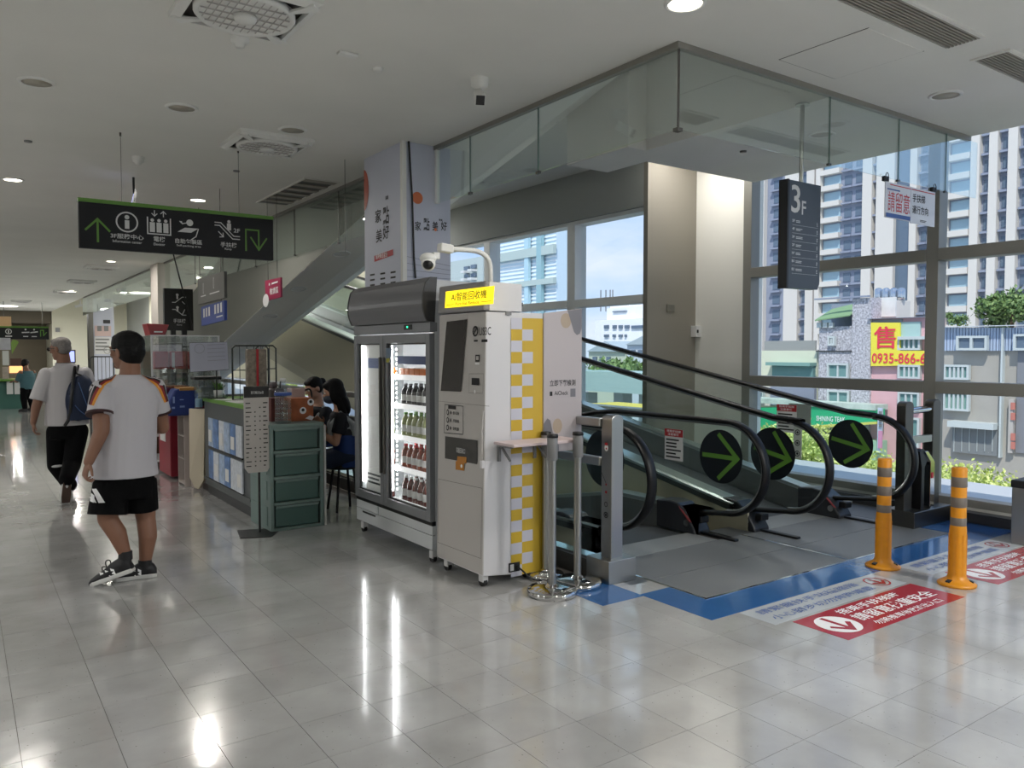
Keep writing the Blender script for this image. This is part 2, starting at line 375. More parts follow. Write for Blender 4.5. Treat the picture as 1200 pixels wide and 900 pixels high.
# ================================================================ windows
def window(name, plane, ys, z0, zs, z1, fm, depth=.15, mw=.11, th=.11, last=False, first=True):
    """one bay of curtain wall between ys[0]..ys[1]: frame and panes"""
    w = structure(name)
    y0, y1 = ys
    f = MB()
    if first: f.box((plane, y0, z0), (plane + depth, y0 + mw, z1))
    if last: f.box((plane, y1, z0), (plane + depth, y1 + mw, z1))
    if f.v: build(f, 'mullion', fm, w, bevel=.004)
    levels = [z0] + zs + [z1]
    f = MB()
    for z in zs: f.box((plane - .01, y0 + mw, z - th / 2), (plane + depth, y1, z + th / 2))
    f.box((plane, y0 + mw, z0 - .02), (plane + depth, y1, z0 + .05)); f.box((plane, y0 + mw, z1 - .05), (plane + depth, y1, z1 + .05))
    build(f, 'transom', fm, w, bevel=.004)
    for a, c in zip(levels, levels[1:]):
        p = MB(); p.box((plane + depth * .55, y0 + mw, a + .05), (plane + depth * .55 + .008, y1, c - .05)); build(p, 'pane', M_glass, w)
    return w
nwin = 0
for k in range(8):
    nwin += 1
    window('window_%d' % nwin, 7.30, (3.64 - 2.07 * k, 3.64 - 2.07 * k + 2.07), .13, [1.165, 2.375], 3.9, M_frame, last=(k == 0))
for k in range(3):
    nwin += 1
    y0 = 6.65 + .6 + 2.05 * k - (.6 if k == 0 else 0) + (0 if k else .0)
    ys = [(6.60, 8.03), (8.03, 10.06), (10.06, 12.2)][k]
    window('window_%d' % nwin, 6.66, ys, -2.2, [-.6, .75, 2.12], 3.2, M_framew, depth=.2, mw=.16, th=.10, last=(k == 2), first=(k > 0))
for k in range(8):
    nwin += 1
    window('window_%d' % nwin, 6.66, (12.4 + 2.5 * k, 14.9 + 2.5 * k), -2.2, [-.6], .73, M_framew, depth=.2, mw=.16, last=(k == 7))
# black skirting and white ledge under the right windows
b = MB(); b.box((7.18, -10, 0), (7.30, 5.8, .085)); build(b, 'baseboard_right', mat('dark_kerb', '#3a3a3c', .4), None)['kind'] = 'structure'
b = MB(); b.box((7.30, -10, -.3), (7.5, 5.9, .11)); build(b, 'trim_3', mat('white_sill', '#c9c9c4', .5))['kind'] = 'structure'
# lower shaft seen under and beside the travelators
b = MB(); b.box((3.4, 4.0, -4.7), (7.4, 45, -4.5)); build(b, 'floor_below', mat('lower_floor', '#a8a49c', .4))['kind'] = 'structure'
b = MB(); b.box((3.36, 4.36, -4.5), (3.48, 40, -.004)); b.box((3.4, 4.30, -4.5), (7.3, 4.36, -.05)); build(b, 'shaft_wall', M_wall, wr)
# switch plate and card reader on the pier
b = MB(); p = YP(781, 365, 6.65); q = YP(790, 357, 6.65); b.box((p.x, 6.638, p.z), (q.x, 6.65, q.z))
tag(build(b, 'switch_plate', mat('plate_grey', '#77756c', .5), bevel=.003), 'small grey switch plate on the beige pier beside the tall windows', 'switch')
p = YP(808, 395, 6.65); q = YP(817.5, 382, 6.65)
o = thing('card_reader', 'white wall box with a dark slot at the edge of the beige pier', 'switch', (p.x, 6.6, p.z))
b = MB(); b.box((p.x + .02, 6.56, p.z), (q.x + .03, 6.65, q.z)); build(b, 'case', M_white, o, bevel=.006)
b = MB(); b.box((p.x + .03, 6.553, p.z + .05), (p.x + .055, 6.56, q.z - .05)); build(b, 'slot', M_black, o)

# ================================================================ columns
def banner_column(name, x0, x1, y0, y1, label):
    t = structure(name, (x0, y0, 0)); b = MB(); b.box((x0, y0, 0), (x1, y1, H)); build(b, 'shaft', M_banner, t); return t
M_banner = mat('lilac_banner', '#c3c7d6', .5)
M_bannerside = mat('lilac_banner_side', '#b9bac4', .5)
col = thing('wrapped_column', 'square pillar wrapped in pale blue banner with orange balls, behind the drinks fridge', 'pillar', (3.40, 6.5, 0))
b = MB(); b.box((3.16, 6.12, 0), (3.63, 6.91, H - .0005)); build(b, 'banner', M_banner, col)
b = MB(); b.box((3.145, 6.105, 0), (3.185, 6.145, H)); build(b, 'corner_strip', M_wplast, col)
d = Draw((3.16, 6.12, 0), (1, 0, 0), (0, 0, 1), .003)     # front
def F(px, py): p = YP(px, py, 6.12); return p.x - 3.16, p.z
for i, ch in enumerate('家點美好'):
    u, v = F(486 + i * 10.2, 270); d.text(ch, u, v, .060, .080 + (.03 if ch == '點' else 0), .012)
u, v = F(514, 259); d.text('享樂', u, v, .04, .02, .01)
d.done('lettering', M_ink, col)
d = Draw((3.16, 6.12, 0), (1, 0, 0), (0, 0, 1), .004); u, v = F(489, 232); d.disc(u, v, .052); 
d.done('orange_ball', mat('orange_ball', '#d0754c', .35), col, 'orange ball printed on the banner')
d = Draw((3.16, 6.12, 0), (1, 0, 0), (0, 0, 1), .0035); u, v = F(505, 270); d.disc(u + .045, v + .01, .014); d.done('orange_dot', mat('orange_ball', '#d0754c', .35), col)
d = Draw((3.16, 6.12, 0), (1, 0, 0), (0, 0, 1), .003)
for k in range(5):
    a = F(474, 300 + k * 8); c = F(528, 312 + k * 5); d.line([a, c], .003)
d.done('line_pattern', mat('line_grey', '#6c7486', .6), col)
# left side (faces -x): U = -y
d = Draw((3.16, 6.91, 0), (0, -1, 0), (0, 0, 1), .003)
def S(px, py): p = XP(px, py, 3.16); return 6.91 - p.y, p.z
for ch, px, py, hh in (('家', 440, 262, .12), ('點', 449, 264, .16), ('美', 441, 285, .12), ('好', 449, 281, .12)):
    u, v = S(px, py); d.text(ch, u, v, .125, hh, .012)
u, v = S(452, 235); d.text('享樂', u, v, .06, .04, .01)
for i in range(3):
    for k in range(4):
        u, v = S(434 + i * 12, 322 + k * 6 - i * 1.5); d.rect(u, v - .012, u + .1, v + .004)
d.done('lettering', M_ink, col)
d = Draw((3.16, 6.91, 0), (0, -1, 0), (0, 0, 1), .003); d.poly([S(439, 300), S(461, 292), S(461, 299), S(439, 307)]); d.done('red_strip', M_red_ink, col)
d = Draw((3.16, 6.91, 0), (0, -1, 0), (0, 0, 1), .005); a = S(441, 304.5); d.text('健康樂活家點', a[0], a[1] + .004, .24, .045, .005); d.done('strip_lettering', M_white_ink, col)
d = Draw((3.16, 6.91, 0), (0, -1, 0), (0, 0, 1), .003)
u, v = S(428, 223)
d.poly([(0.001 + .10 * math.cos(math.radians(a)), v + .19 * math.sin(math.radians(a))) for a in range(-90, 91, 10)]); d.done('orange_ball', mat('orange_ball2', '#a84a30', .4), col, 'half orange ball at the far edge')
b = MB(); pts = [YP(479, 150, 6.10), YP(481, 200, 6.10), YP(483, 230, 6.09), YP(485, 300, 6.10), YP(487, 326, 6.10)]; pts[0].z = H - .001
b.tube(pts, .009, 8); tag(build(b, 'black_cable', M_black), 'black cable running down the pale blue pillar from the ceiling', 'cable')
# steel edge channel for the glass on the column
b = MB(); b.box((3.47, 6.09, 2.80), (3.505, 6.12, H - .035)); build(b, 'trim_4', M_framew)['kind'] = 'structure'
# farther columns
c2 = thing('wrapped_column', 'plain pinkish white pillar with camera brackets behind the black ramp sign', 'pillar', (3.7, 17.8, 0))
b = MB(); b.box((3.36, 17.4, 0), (4.12, 18.1, H)); build(b, 'shaft', mat('pillar_pinkwhite', '#c5bfb8', .6), c2)
c3 = thing('wrapped_column', 'far pillar covered with white notices and small grey squares', 'pillar', (4.1, 30.9, 0))
b = MB(); b.box((3.8, 30.5, 0), (4.45, 31.3, H)); build(b, 'shaft', M_banner, c3)
b = MB(); b.box((3.66, 30.45, 0), (3.8, 30.9, H)); build(b, 'mirror_strip', M_dsteel, c3)
def pxrect(plane, v, x0, y0, x1, y1, name, m, parent, th=.01):
    if plane == 'y':
        a = YP(x0, y1, v); c = YP(x1, y0, v); b = MB(); b.box((a.x, v - th, a.z), (c.x, v, c.z))
    else:
        a = XP(x0, y1, v); c = XP(x1, y0, v); b = MB(); b.box((v - th, a.y, a.z), (v, c.y, c.z))
    return build(b, name, m, parent)
pxrect('y', 30.49, 111, 395, 130, 415, 'notice', M_paper, c3, .02); pxrect('y', 30.49, 121, 375, 129, 379, 'plaque', M_black, c3, .02)
pxrect('y', 30.49, 111, 382, 130, 394, 'notice', mat('pink_notice', '#cdb4b0', .6), c3, .015)
for x in (114, 122): pxrect('y', 30.47, x, 382, x + 5, 388, 'grey_square', M_greyp, c3, .02)
pxrect('y', 30.49, 122, 351, 130, 354, 'blue_label', M_blue_ink, c3, .02)
for k in range(4): pxrect('y', 30.46, 112, 397 + 4 * k, 128 - 3 * (k % 2), 398.5 + 4 * k, 'printed_line', M_greyp, c3, .01)
# ================================================================ smoke-curtain glass hung under the ceiling
def gpanel(mb, a, c): mb.box(a, c)
sg = thing('glass_smoke_curtain', 'clear hanging glass smoke curtain around the ceiling opening over the travelators', 'glass screen', (3.487, 3.26, H))
ZB = 2.80
ysp = [3.26, 4.62, 5.55, 6.10]
for a, c in zip(ysp, ysp[1:]):
    b = MB(); b.box((3.481, a + .006, ZB), (3.489, c - .006, H - .03)); build(b, 'glass_pane', M_sglass, sg)
xsp = [3.49, 5.0, 5.90, 6.62, 7.15]
for a, c in zip(xsp, xsp[1:]):
    b = MB(); b.box((a + .004, 3.256, ZB), (c - .004, 3.264, H - .03)); build(b, 'glass_pane', M_sglass, sg)
b = MB()
for y in ysp[1:3]: b.box((3.474, y - .02, ZB - .012), (3.496, y + .02, ZB + .008))
b.box((3.47, 3.245, ZB - .012), (3.51, 3.285, ZB + .008)); b.box((3.483, 3.255, ZB), (3.493, 3.265, H - .03))
for x in xsp[1:4]: b.box((x - .015, 3.25, ZB - .01), (x + .015, 3.27, ZB + .006))
build(b, 'clip', M_dsteel, sg)
b = MB()
for y in ysp[1:3]: b.box((3.479, y - .002, ZB), (3.491, y + .002, H - .03))
for x in xsp[1:4]: b.box((x - .002, 3.254, ZB), (x + .002, 3.266, H - .03))
build(b, 'joint', mat('glass_edge', '#5f7a70', .3), sg)
sg2 = thing('glass_smoke_curtain', 'hanging glass smoke curtain running from the wrapped pillar toward the far corridor', 'glass screen', (3.487, 6.91, H))
yy = [6.92, 8.3, 9.7, 11.3, 13.0, 14.8, 17.3]
for a, c in zip(yy, yy[1:]):
    b = MB(); b.box((3.481, a + .006, ZB - .1), (3.489, c - .006, H - .03)); build(b, 'glass_pane', M_sglass, sg2)
b = MB()
for y in yy[1:-1]: b.box((3.474, y - .02, ZB - .112), (3.496, y + .02, ZB - .09)); b.box((3.479, y - .003, ZB - .1), (3.491, y + .003, H - .03))
build(b, 'joint', M_dsteel, sg2)
sg3 = thing('glass_smoke_curtain', 'farthest glass smoke curtain between the two distant pillars', 'glass screen', (3.487, 18.2, H))
for a, c in ((18.2, 22), (22, 26), (26, 30.4)):
    b = MB(); b.box((3.481, a + .006, ZB - .1), (3.489, c - .006, H - .03)); build(b, 'glass_pane', M_sglass, sg3)

# ================================================================ ceiling fixtures
def downlight(px, py, lit, label, z=H, r=.105, group=None):
    p = ZP(px, py, z)
    t = thing('ceiling_downlight', label, 'ceiling light', (p.x, p.y, z), group)
    b = MB(); b.lathe([(r * .82, z - .002), (r * .84, z - .012), (r, z - .012), (r * 1.06, z - .004), (r * 1.06, z)], (p.x, p.y, 0), 32); build(b, 'trim_ring', M_wplast, t)
    b = MB(); b.lathe([(0, z - .006), (r * .84, z - .006), (r * .84, z - .002), (0, z - .002)], (p.x, p.y, 0), 32)
    build(b, 'diffuser', M_lit if lit else mat('diffuser_off', '#a8a294', .5), t)
    if lit:
        ld = bpy.data.lights.new('downlight', 'AREA'); ld.shape = 'DISK'; ld.size = r * 1.6; ld.energy = 15; ld.color = (1, .95, .88)
        lo = bpy.data.objects.new('downlight_beam', ld); COL.objects.link(lo); lo.parent = t; lo.location = (0, 0, -.02)
    return t
downlight(803, 3, 1, 'bright lit ceiling downlight at the top edge near the glass corner')
downlight(43, 96, 0, 'unlit round ceiling downlight left of the other two unlit ones', r=.11)
downlight(213, 126, 0, 'unlit round ceiling downlight between the two big fan grilles, brownish disc', r=.11)
downlight(15, 210, 1, 'lit ceiling downlight at the left edge of the view', r=.10)
downlight(232, 234, 1, 'lit ceiling downlight just above the long black direction sign', r=.10)
downlight(343, 152, 0, 'unlit round ceiling downlight beside the fan grille nearest the wrapped pillar', r=.11)
downlight(1108, 111, 0, 'unlit round ceiling downlight below the slotted air grilles at right')
downlight(130, 306, 1, 'small far lit downlight under the direction sign, above two fan grilles', r=.10)
downlight(84, 340, 1, 'small far lit downlight beside the row of fan grilles', r=.09)
downlight(128, 370, 1, 'farthest tiny lit downlight over the corridor end', r=.09)
downlight(963, 157, 0, 'unlit ceiling downlight seen through the front smoke glass', z=H)
downlight(643, 141, 0, 'unlit downlight in the raised ceiling seen through the long smoke glass', z=3.72, r=.1)
downlight(541, 187, 0, 'unlit downlight in the raised ceiling beside the wrapped pillar', z=3.40, r=.1)
# fan-type ceiling cassettes
def cassette(p, s, rot, label):
    t = thing('ceiling_fan_grille', label, 'ceiling fan', (0, 0, 0)); fr = MB()
    h = s / 2
    o = [(-h, -h), (h, -h), (h, h), (-h, h)]; i_ = [(x * .86, y * .86) for x, y in o]
    for k in range(4):
        a, c = o[k], o[(k + 1) % 4]; e, f = i_[k], i_[(k + 1) % 4]
        fr.prism([(a[0], a[1], -.03), (c[0], c[1], -.03), (f[0], f[1], -.05), (e[0], e[1], -.05)], (0, 0, .03))
    build(fr, 'frame', M_wplast, t, local=True)
    b = MB(); b.box((-h * .9, -h * .9, -.012), (h * .9, h * .9, -.002)); build(b, 'backing', mat('dark_grille_back', '#4a4644', .7), t, local=True)
    r = s * .36; b = MB(); b.lathe([(r, -.055), (r * 1.08, -.07), (r * 1.14, -.055), (r * 1.14, -.03), (r, -.03)], n=40); build(b, 'fan_ring', M_wplast, t, local=True)
    for k in range(4):
        b = MB(); A = math.radians(45 + 90 * k); d = V((math.cos(A), math.sin(A), 0)); w = V((-d.y, d.x, 0)) * .03 * s
        b.prism([d * r * 1.1 + w * .7 + V((0, 0, -.062)), d * r * 1.1 - w * .7 + V((0, 0, -.062)), d * s * .64 - w * 2 + V((0, 0, -.05)), d * s * .64 + w * 2 + V((0, 0, -.05))], (0, 0, .012)); build(b, 'corner_arm', M_wplast, t, local=True)
    b = MB()
    for k in range(1, 12):
        x = -r + 2 * r * k / 12; l = math.sqrt(r * r - x * x); b.box((x - .002 * s, -l, -.060), (x + .002 * s, l, -.055))
    for k in range(5):
        y = -r + 2 * r * (k + 1) / 6; l = math.sqrt(r * r - y * y); b.box((-l, y - .004 * s, -.064), (l, y + .004 * s, -.058))
    build(b, 'guard_wires', mat('guard_wire', '#b9b5b2', .5), t, local=True)
    b = MB(); b.lathe([(0, -.085), (.085 * s, -.085), (.10 * s, -.06), (0, -.06)], n=24); build(b, 'hub', M_wplast, t, local=True)
    b = MB()
    for k in range(5):
        A = k * 1.2566; d = V((math.cos(A), math.sin(A), 0)); w = V((-d.y, d.x, 0))
        b.prism([d * .08 * s + V((0, 0, -.045)), d * r * .92 - w * .11 * s + V((0, 0, -.04)), d * r * .92 + w * .06 * s + V((0, 0, -.05))], (0, 0, .004))
    build(b, 'fan_blade', mat('blade_grey', '#8a8680', .5), t, local=True)
    t.location = (p[0], p[1], H); t.rotation_euler = (0, 0, rot); return t
p = ZP(287, 6, H); ca = cassette((p.x, p.y), .62, 0, 'largest square ceiling fan grille, cut by the top edge of the view')
p = ZP(313, 166, H); dup(ca, (p.x, p.y, H), label='square ceiling fan grille hanging nearest the wrapped pillar', rotz=0)
for (px, py), lb in zip(((119, 312), (96, 329), (77, 341), (25, 352), (32, 367)),
                        ('ceiling fan grille in the far row, the nearest beneath the direction sign', 'second ceiling fan grille in the far row behind the direction sign', 'third ceiling fan grille in the far row, beside a lit lamp',
                         'flat far ceiling fan grille at the left edge below the duct strip', 'farthest ceiling fan grille above the green-topped sign')):
    p = ZP(px, py, H); dup(ca, (p.x, p.y, H), label=lb, rotz=0)
# slotted supply grilles
def slot_grille(x0, x1, y0, y1, label, n=9, along='x'):
    t = thing('ceiling_vent', label, 'air vent', (x0, y0, H))
    b = MB(); b.box((x0, y0, H - .004), (x1, y1, H - .001)); build(b, 'backing', M_black, t)
    b = MB(); b.box((x0 - .02, y0 - .02, H - .012), (x1 + .02, y0, H)); b.box((x0 - .02, y1, H - .012), (x1 + .02, y1 + .02, H)); b.box((x0 - .02, y0, H - .012), (x0, y1, H)); b.box((x1, y0, H - .012), (x1 + .02, y1, H))
    build(b, 'frame', M_ceil, t)
    for k in range(n):
        b = MB(); w = (y1 - y0) / n
        b.box((x0, y0 + k * w, H - .014), (x1, y0 + k * w + w * .42, H - .003)); build(b, 'slat', mat('vent_slat', '#9a948a', .5), t)
    return t
slot_grille(3.2, 4.83, 2.20, 2.39, 'long slotted ceiling air vent at the top edge, the longer of the two')
slot_grille(5.18, 6.6, 2.20, 2.39, 'slotted ceiling air vent at the right edge, beyond the longer one')
slot_grille(3.0, 3.35, 8.0, 9.6, 'rusty slotted ceiling vent beside the wrapped pillar with stained ceiling around', n=6)
slot_grille(-1.6, .55, 15.6, 15.95, 'long ceiling duct strip at the left edge', n=3)
# small ceiling devices
def device(px, py, label, cat, prof, m=M_wplast, name='smoke_detector'):
    p = ZP(px, py, H); b = MB(); b.lathe([(r, H - h) for r, h in prof], (p.x, p.y, 0), 24)
    o = build(b, name, m); tag(o, label, cat); return o
device(281, 40, 'white smoke detector hanging below the largest fan grille', 'detector', [(.0, .075), (.025, .075), (.03, .05), (.05, .045), (.055, .0)])
device(162, 184, 'white smoke detector between the two sign wires', 'detector', [(.0, .07), (.025, .07), (.03, .05), (.05, .045), (.055, .0)])
device(443, 80, 'small flat round ceiling sensor beside the oblong plate', 'sensor', [(0, .02), (.03, .02), (.034, .0)], name='ceiling_sensor')
device(33, 165, 'tiny round ceiling sprinkler plate near the unlit left lamps', 'sprinkler', [(0, .012), (.03, .012), (.032, 0)], M_greyp, 'sprinkler_plate')
device(277, 200, 'small dark round ceiling sprinkler plate by the right sign wire', 'sprinkler', [(0, .012), (.03, .012), (.032, 0)], M_greyp, 'sprinkler_plate')
device(871, 177, 'dark round sprinkler hole in the ceiling beyond the smoke glass', 'sprinkler', [(0, .012), (.03, .012), (.032, 0)], M_dsteel, 'sprinkler_plate')
p = ZP(407, 62, H); b = MB(); b.box((p.x - .06, p.y - .025, H - .02), (p.x + .06, p.y + .025, H)); tag(build(b, 'oblong_plate', M_wplast, bevel=.006), 'small oblong pink-white plate on the ceiling near the big fan grille', 'sensor')
# camera on the ceiling
p = ZP(562, 92, H); t = thing('security_camera', 'white bullet security camera hanging from the ceiling by the glass', 'camera', (p.x, p.y, H))
b = MB(); b.lathe([(0, H - .07), (.03, H - .07), (.055, H - .05), (.06, H)], (p.x, p.y, 0)); build(b, 'base', M_wplast, t)
b = MB(); b.cyl((p.x, p.y, H - .06), (p.x - .01, p.y - .02, H - .12), .014); build(b, 'bracket', M_wplast, t)
c = V((p.x - .03, p.y - .04, H - .14)); dd = V((-.35, -.75, -.5)).normalized(); uu = V((0, 0, 1)); ss = dd.cross(uu).normalized(); uu = ss.cross(dd)
b = MB(); b.obox(c, dd * .07, ss * .032, uu * .034); build(b, 'housing', M_wplast, t, bevel=.006)
b = MB(); b.obox(c + dd * .071, dd * .002, ss * .028, uu * .03); build(b, 'lens_face', M_black, t)
# small spotlights / cameras on far ceiling
for (px, py, lb) in ((145, 330, 'track spotlight hanging from the far ceiling, nearest of three'), (120, 343, 'track spotlight hanging from the far ceiling, middle of three'), (94, 352, 'track spotlight hanging from the far ceiling, farthest of three')):
    p = ZP(px, py, H); t = thing('track_spotlight', lb, 'spotlight', (p.x, p.y, H)); b = MB(); b.cyl((p.x, p.y, H - .15), (p.x, p.y, H), .02); build(b, 'stem', M_white, t)
    b = MB(); b.obox((p.x - .06, p.y, H - .2), (.11, 0, .03), (0, .05, 0), (-.012, 0, .04)); build(b, 'head', M_wplast, t)

# ================================================================ long direction sign
def arrow(d, pts, w): d.line(pts, w)
t = thing('hanging_direction_sign', 'long black hanging sign with green top edge, white pictograms and two green arrows', 'sign', (1.6, 7.2, 2.35))
a = YP(93, 289, 7.2); e = YP(320, 256, 7.2)
x0, x1, z0, z1 = a.x, e.x, 2.33, 2.73
b = MB(); b.box((x0, 7.2, z0), (x1, 7.26, z1 - .03)); build(b, 'panel', M_sign, t, bevel=.003)
b = MB(); b.box((x0 - .003, 7.195, z1 - .03), (x1 + .003, 7.265, z1)); build(b, 'green_edge', M_green_ink, t)
W = x1 - x0
def su(px): return YP(px, 270, 7.2).x - x0
d = Draw((x0, 7.2, z0), (1, 0, 0), (0, 0, 1), .002)
u = su(114.5); d.line([(u, .06), (u, .235)], .016); d.line([(u - .085, .15), (u, .24), (u + .085, .15)], .016)
u0, u1, u2 = su(288), su(303), su(312)
d.line([(u0, .075), (u0, .26), (u1, .26), (u1, .10)], .014); d.line([(u1 - .07, .19), (u1, .085), (u1 + .07, .19)], .014)
d.done('arrows', M_green_ink, t)
d = Draw((x0, 7.2, z0), (1, 0, 0), (0, 0, 1), .0022)
u = su(149); d.ringd(u, .235, .085, .012); d.disc(u, .275, .018); d.rect(u - .017, .18, u + .017, .25)
d.text('3F服務中心', u - .125, .095, .25, .042, .015); d.text('Information center', u - .11, .062, .22, .022, .008)
u = su(186.5); 
for k in (-1, 0, 1): d.disc(u + k * .053, .27, .014); d.rect(u + k * .053 - .02, .17, u + k * .053 + .02, .252)
d.line([(u - .09, .29), (u - .09, .155), (u + .09, .155), (u + .09, .29)], .01)
d.line([(u - .035, .305), (u - .035, .35)], .007); d.line([(u - .055, .325), (u - .035, .305), (u - .015, .325)], .007)
d.line([(u + .035, .305), (u + .035, .35)], .007); d.line([(u + .015, .33), (u + .035, .35), (u + .055, .33)], .007)
d.text('電梯', u - .045, .092, .09, .045, .015); d.text('Elevator', u - .045, .06, .09, .022, .008)
u = su(221); d.poly([(u - .09, .19), (u - .03, .23), (u + .08, .23), (u + .02, .19)]); d.line([(u + .08, .225), (u + .06, .16), (u + .02, .13)], .008); d.disc(u + .01, .275, .028)
d.line([(u - .07, .28), (u - .05, .262), (u - .02, .27)], .008); d.disc(u - .06, .275, .008)
d.text('自助包裝區', u - .11, .092, .22, .042, .015); d.text('Self-packing area', u - .10, .062, .20, .022, .008)
u = su(267); d.line([(u - .11, .30), (u - .06, .30), (u + .05, .19), (u + .10, .19)], .008); d.line([(u - .11, .275), (u - .07, .275), (u + .04, .165), (u + .10, .165)], .008)
d.disc(u + .01, .315, .014); d.rect(u - .008, .24, u + .028, .30); d.line([(u - .08, .22), (u - .04, .18)], .008); d.line([(u - .07, .175), (u - .04, .178), (u - .042, .21)], .008)
d.text('2F', u + .05, .225, .055, .035, .01); d.text('手扶梯', u - .065, .088, .14, .045, .015); d.text('Ramp', u - .03, .06, .06, .022, .008)
d.done('lettering', M_grey_ink, t)
b = MB()
for px, py in ((142, 154), (278, 176)): q = ZP(px, py, H); b.cyl((q.x, 7.23, z1), (q.x, 7.23, H), .0022, 6); b.lathe([(.008, H - .03), (.008, H)], (q.x, 7.23, 0), 8)
build(b, 'wire', M_dsteel, t)
# small lit sign behind
t = thing('hanging_screen', 'small bluish lit sign peeking above the long direction sign', 'sign', YP(158, 232, 9)); b = MB(); q = YP(157, 236, 9.0); b.obox(q, (.03, .12, 0), (0, .01, 0), (.02, 0, .11)); b.cyl(q, V((q.x, q.y, H)), .012, 8); build(b, 'frame', M_black, t)
b = MB(); b.obox(q + V((-.012, -.02, -.01)), (.024, .09, 0), (0, .01, 0), (.015, 0, .07)); build(b, 'face', mat('lit_blue_face', '#b9bdf0', .5, emit=.8), t)
# sign 3F
t = thing('floor_guide_sign', 'tall dark hanging floor guide headed 3F on a steel rod by the windows', 'sign', (5.08, 3.52, 1.95))
b = MB(); b.prism([(4.895, 3.50, 1.955), (5.25, 3.50, 1.955), (5.272, 3.50, 2.00), (5.272, 3.50, 2.725), (4.895, 3.50, 2.725)], (0, .07, 0)); build(b, 'panel', mat('slate_sign', '#3b424b', .4), t)
b = MB(); b.box((4.875, 3.50, 1.95), (4.895, 3.575, 2.73)); build(b, 'edge', M_black, t)
b = MB(); b.cyl((5.08, 3.535, 2.72), (5.08, 3.535, H), .016, 12); b.lathe([(.05, H - .012), (.05, H)], (5.08, 3.535, 0)); build(b, 'rod', M_steel, t)
d = Draw((4.895, 3.50, 1.955), (1, 0, 0), (0, 0, 1), .002)
d.text('3', .02, .54, .105, .20, .012); d.text('F', .145, .535, .05, .10, .012)
for k, s_ in enumerate(('5F', '4F', '3F', '2F', '1F', 'B1', 'B2')):
    v = .475 - k * .058; d.text(s_, .035, v, .03, .018, .015); d.dashes(.08, v - .002, .16 - .03 * (k == 0), v + .018, 2, k, .45); d.dashes(.33, v - .01, .345, v + .02, 3, k + 9, .5)
for k in range(7): d.rect(.035, .452 - k * .058, .345, .4535 - k * .058)
d.done('lettering', M_grey_ink, t)
# attention sign on the glass
t = thing('paper_notice_sign', 'white two-page notice with large red characters hanging from the front smoke glass', 'sign', (6.05, 3.25, 2.5))
b = MB(); b.box((5.69, 3.238, 2.50), (6.05, 3.244, 2.765)); b.box((6.055, 3.238, 2.49), (6.42, 3.244, 2.765)); build(b, 'sheet', mat('notice_sheet', '#c9cdd6', .4), t)
d = Draw((5.69, 3.238, 2.49), (1, 0, 0), (0, 0, 1), .002); d.rect(.06, .255, .36, .262); d.rect(.37, .255, .72, .262)
for i, ch in enumerate('請留意'): d.text(ch, .035 + i * .108, .06, .095, .15, .0)
d.done('red_lettering', M_red_ink, t)
d = Draw((5.69, 3.238, 2.49), (1, 0, 0), (0, 0, 1), .003); d.rect(.01, .015, .355, .045); d.rect(.02, .218, .2, .228); d.done('blue_strip', M_blue_ink, t)
d = Draw((5.69, 3.238, 2.49), (1, 0, 0), (0, 0, 1), .002); d.text('手扶梯', .385, .165, .19, .065, .01); d.text('運行方向', .385, .075, .24, .065, .01); d.dashes(.50, .02, .62, .04, 2, 3); d.done('lettering', M_ink, t)
b = MB()
for x in (5.70, 6.40): b.obox((x, 3.245, 2.785), (.03, 0, 0), (0, .012, 0), (0, 0, .018)); b.tube([(x + .02 * math.cos(a * .7), 3.232, 2.80 + .03 * math.sin(a * .7)) for a in range(9)], .003, 6, True)
build(b, 'clip', M_black, t)
# black ramp sign near far pillar, small hanging signs
t = thing('ramp_sign', 'upright black sign with two ramp pictograms and the word for travelator', 'sign', YP(209, 388, 14))
a = YP(193, 387, 14); c = YP(226, 339, 14); b = MB(); b.box((a.x, 14, a.z), (c.x, 14.1, c.z)); build(b, 'panel', mat('black_sign_face', '#121412', .4), t)
b = MB(); b.box((a.x + .1, 14.02, 0), (a.x + .18, 14.09, a.z)); b.box((c.x - .18, 14.02, 0), (c.x - .1, 14.09, a.z)); build(b, 'post', M_black, t)
d = Draw((a.x, 14, a.z), (1, 0, 0), (0, 0, 1), .004); w = c.x - a.x; h = c.z - a.z
for k, fl_ in ((.72, 1), (.42, -1)):
    s_ = [(.28, -.05), (.38, -.05), (.62, .08), (.74, .08)] if fl_ > 0 else [(.28, .08), (.38, .08), (.62, -.05), (.74, -.05)]
    d.line([(w * q[0], h * (k + q[1])) for q in s_], .012); d.disc(w * .45, h * (k + .13), .022); d.rect(w * .42, h * (k + .03), w * .48, h * (k + .10)); d.line([(w * .62, h * (k - .03)), (w * .7, h * (k - .08 * fl_))], .012)
d.text('手扶梯', w * .3, h * .18, w * .42, h * .1, .015); d.text('Ramp', w * .42, h * .11, w * .18, h * .04, .01); d.done('lettering', M_grey_ink, t)
b = MB(); b.tube([YP(203, 297, 13.9), YP(226, 386, 13.9)], .012, 6); b.tube([YP(203, 297, 13.9), V((YP(203, 297, 13.9).x, 13.9, H))], .012, 6); tag(build(b, 'black_cable', M_black), 'slanting black cord hanging in front of the upright black ramp sign', 'cable')
def slanted(name, pxq, y_l, y_r, m, label, th=.03):
    t = thing(name, label, 'sign', YP(pxq[0][0], pxq[0][1], y_l))
    P = [YP(x, y, yy_) for (x, y), yy_ in zip(pxq, (y_l, y_r, y_r, y_l))]
    P[2].x = P[1].x; P[3].x = P[0].x; P[3].y = P[0].y
    n = (P[1] - P[0]).cross(P[3] - P[0]).normalized()
    b = MB(); b.prism(P, -n * th); build(b, 'panel', m, t)
    return t, P, n
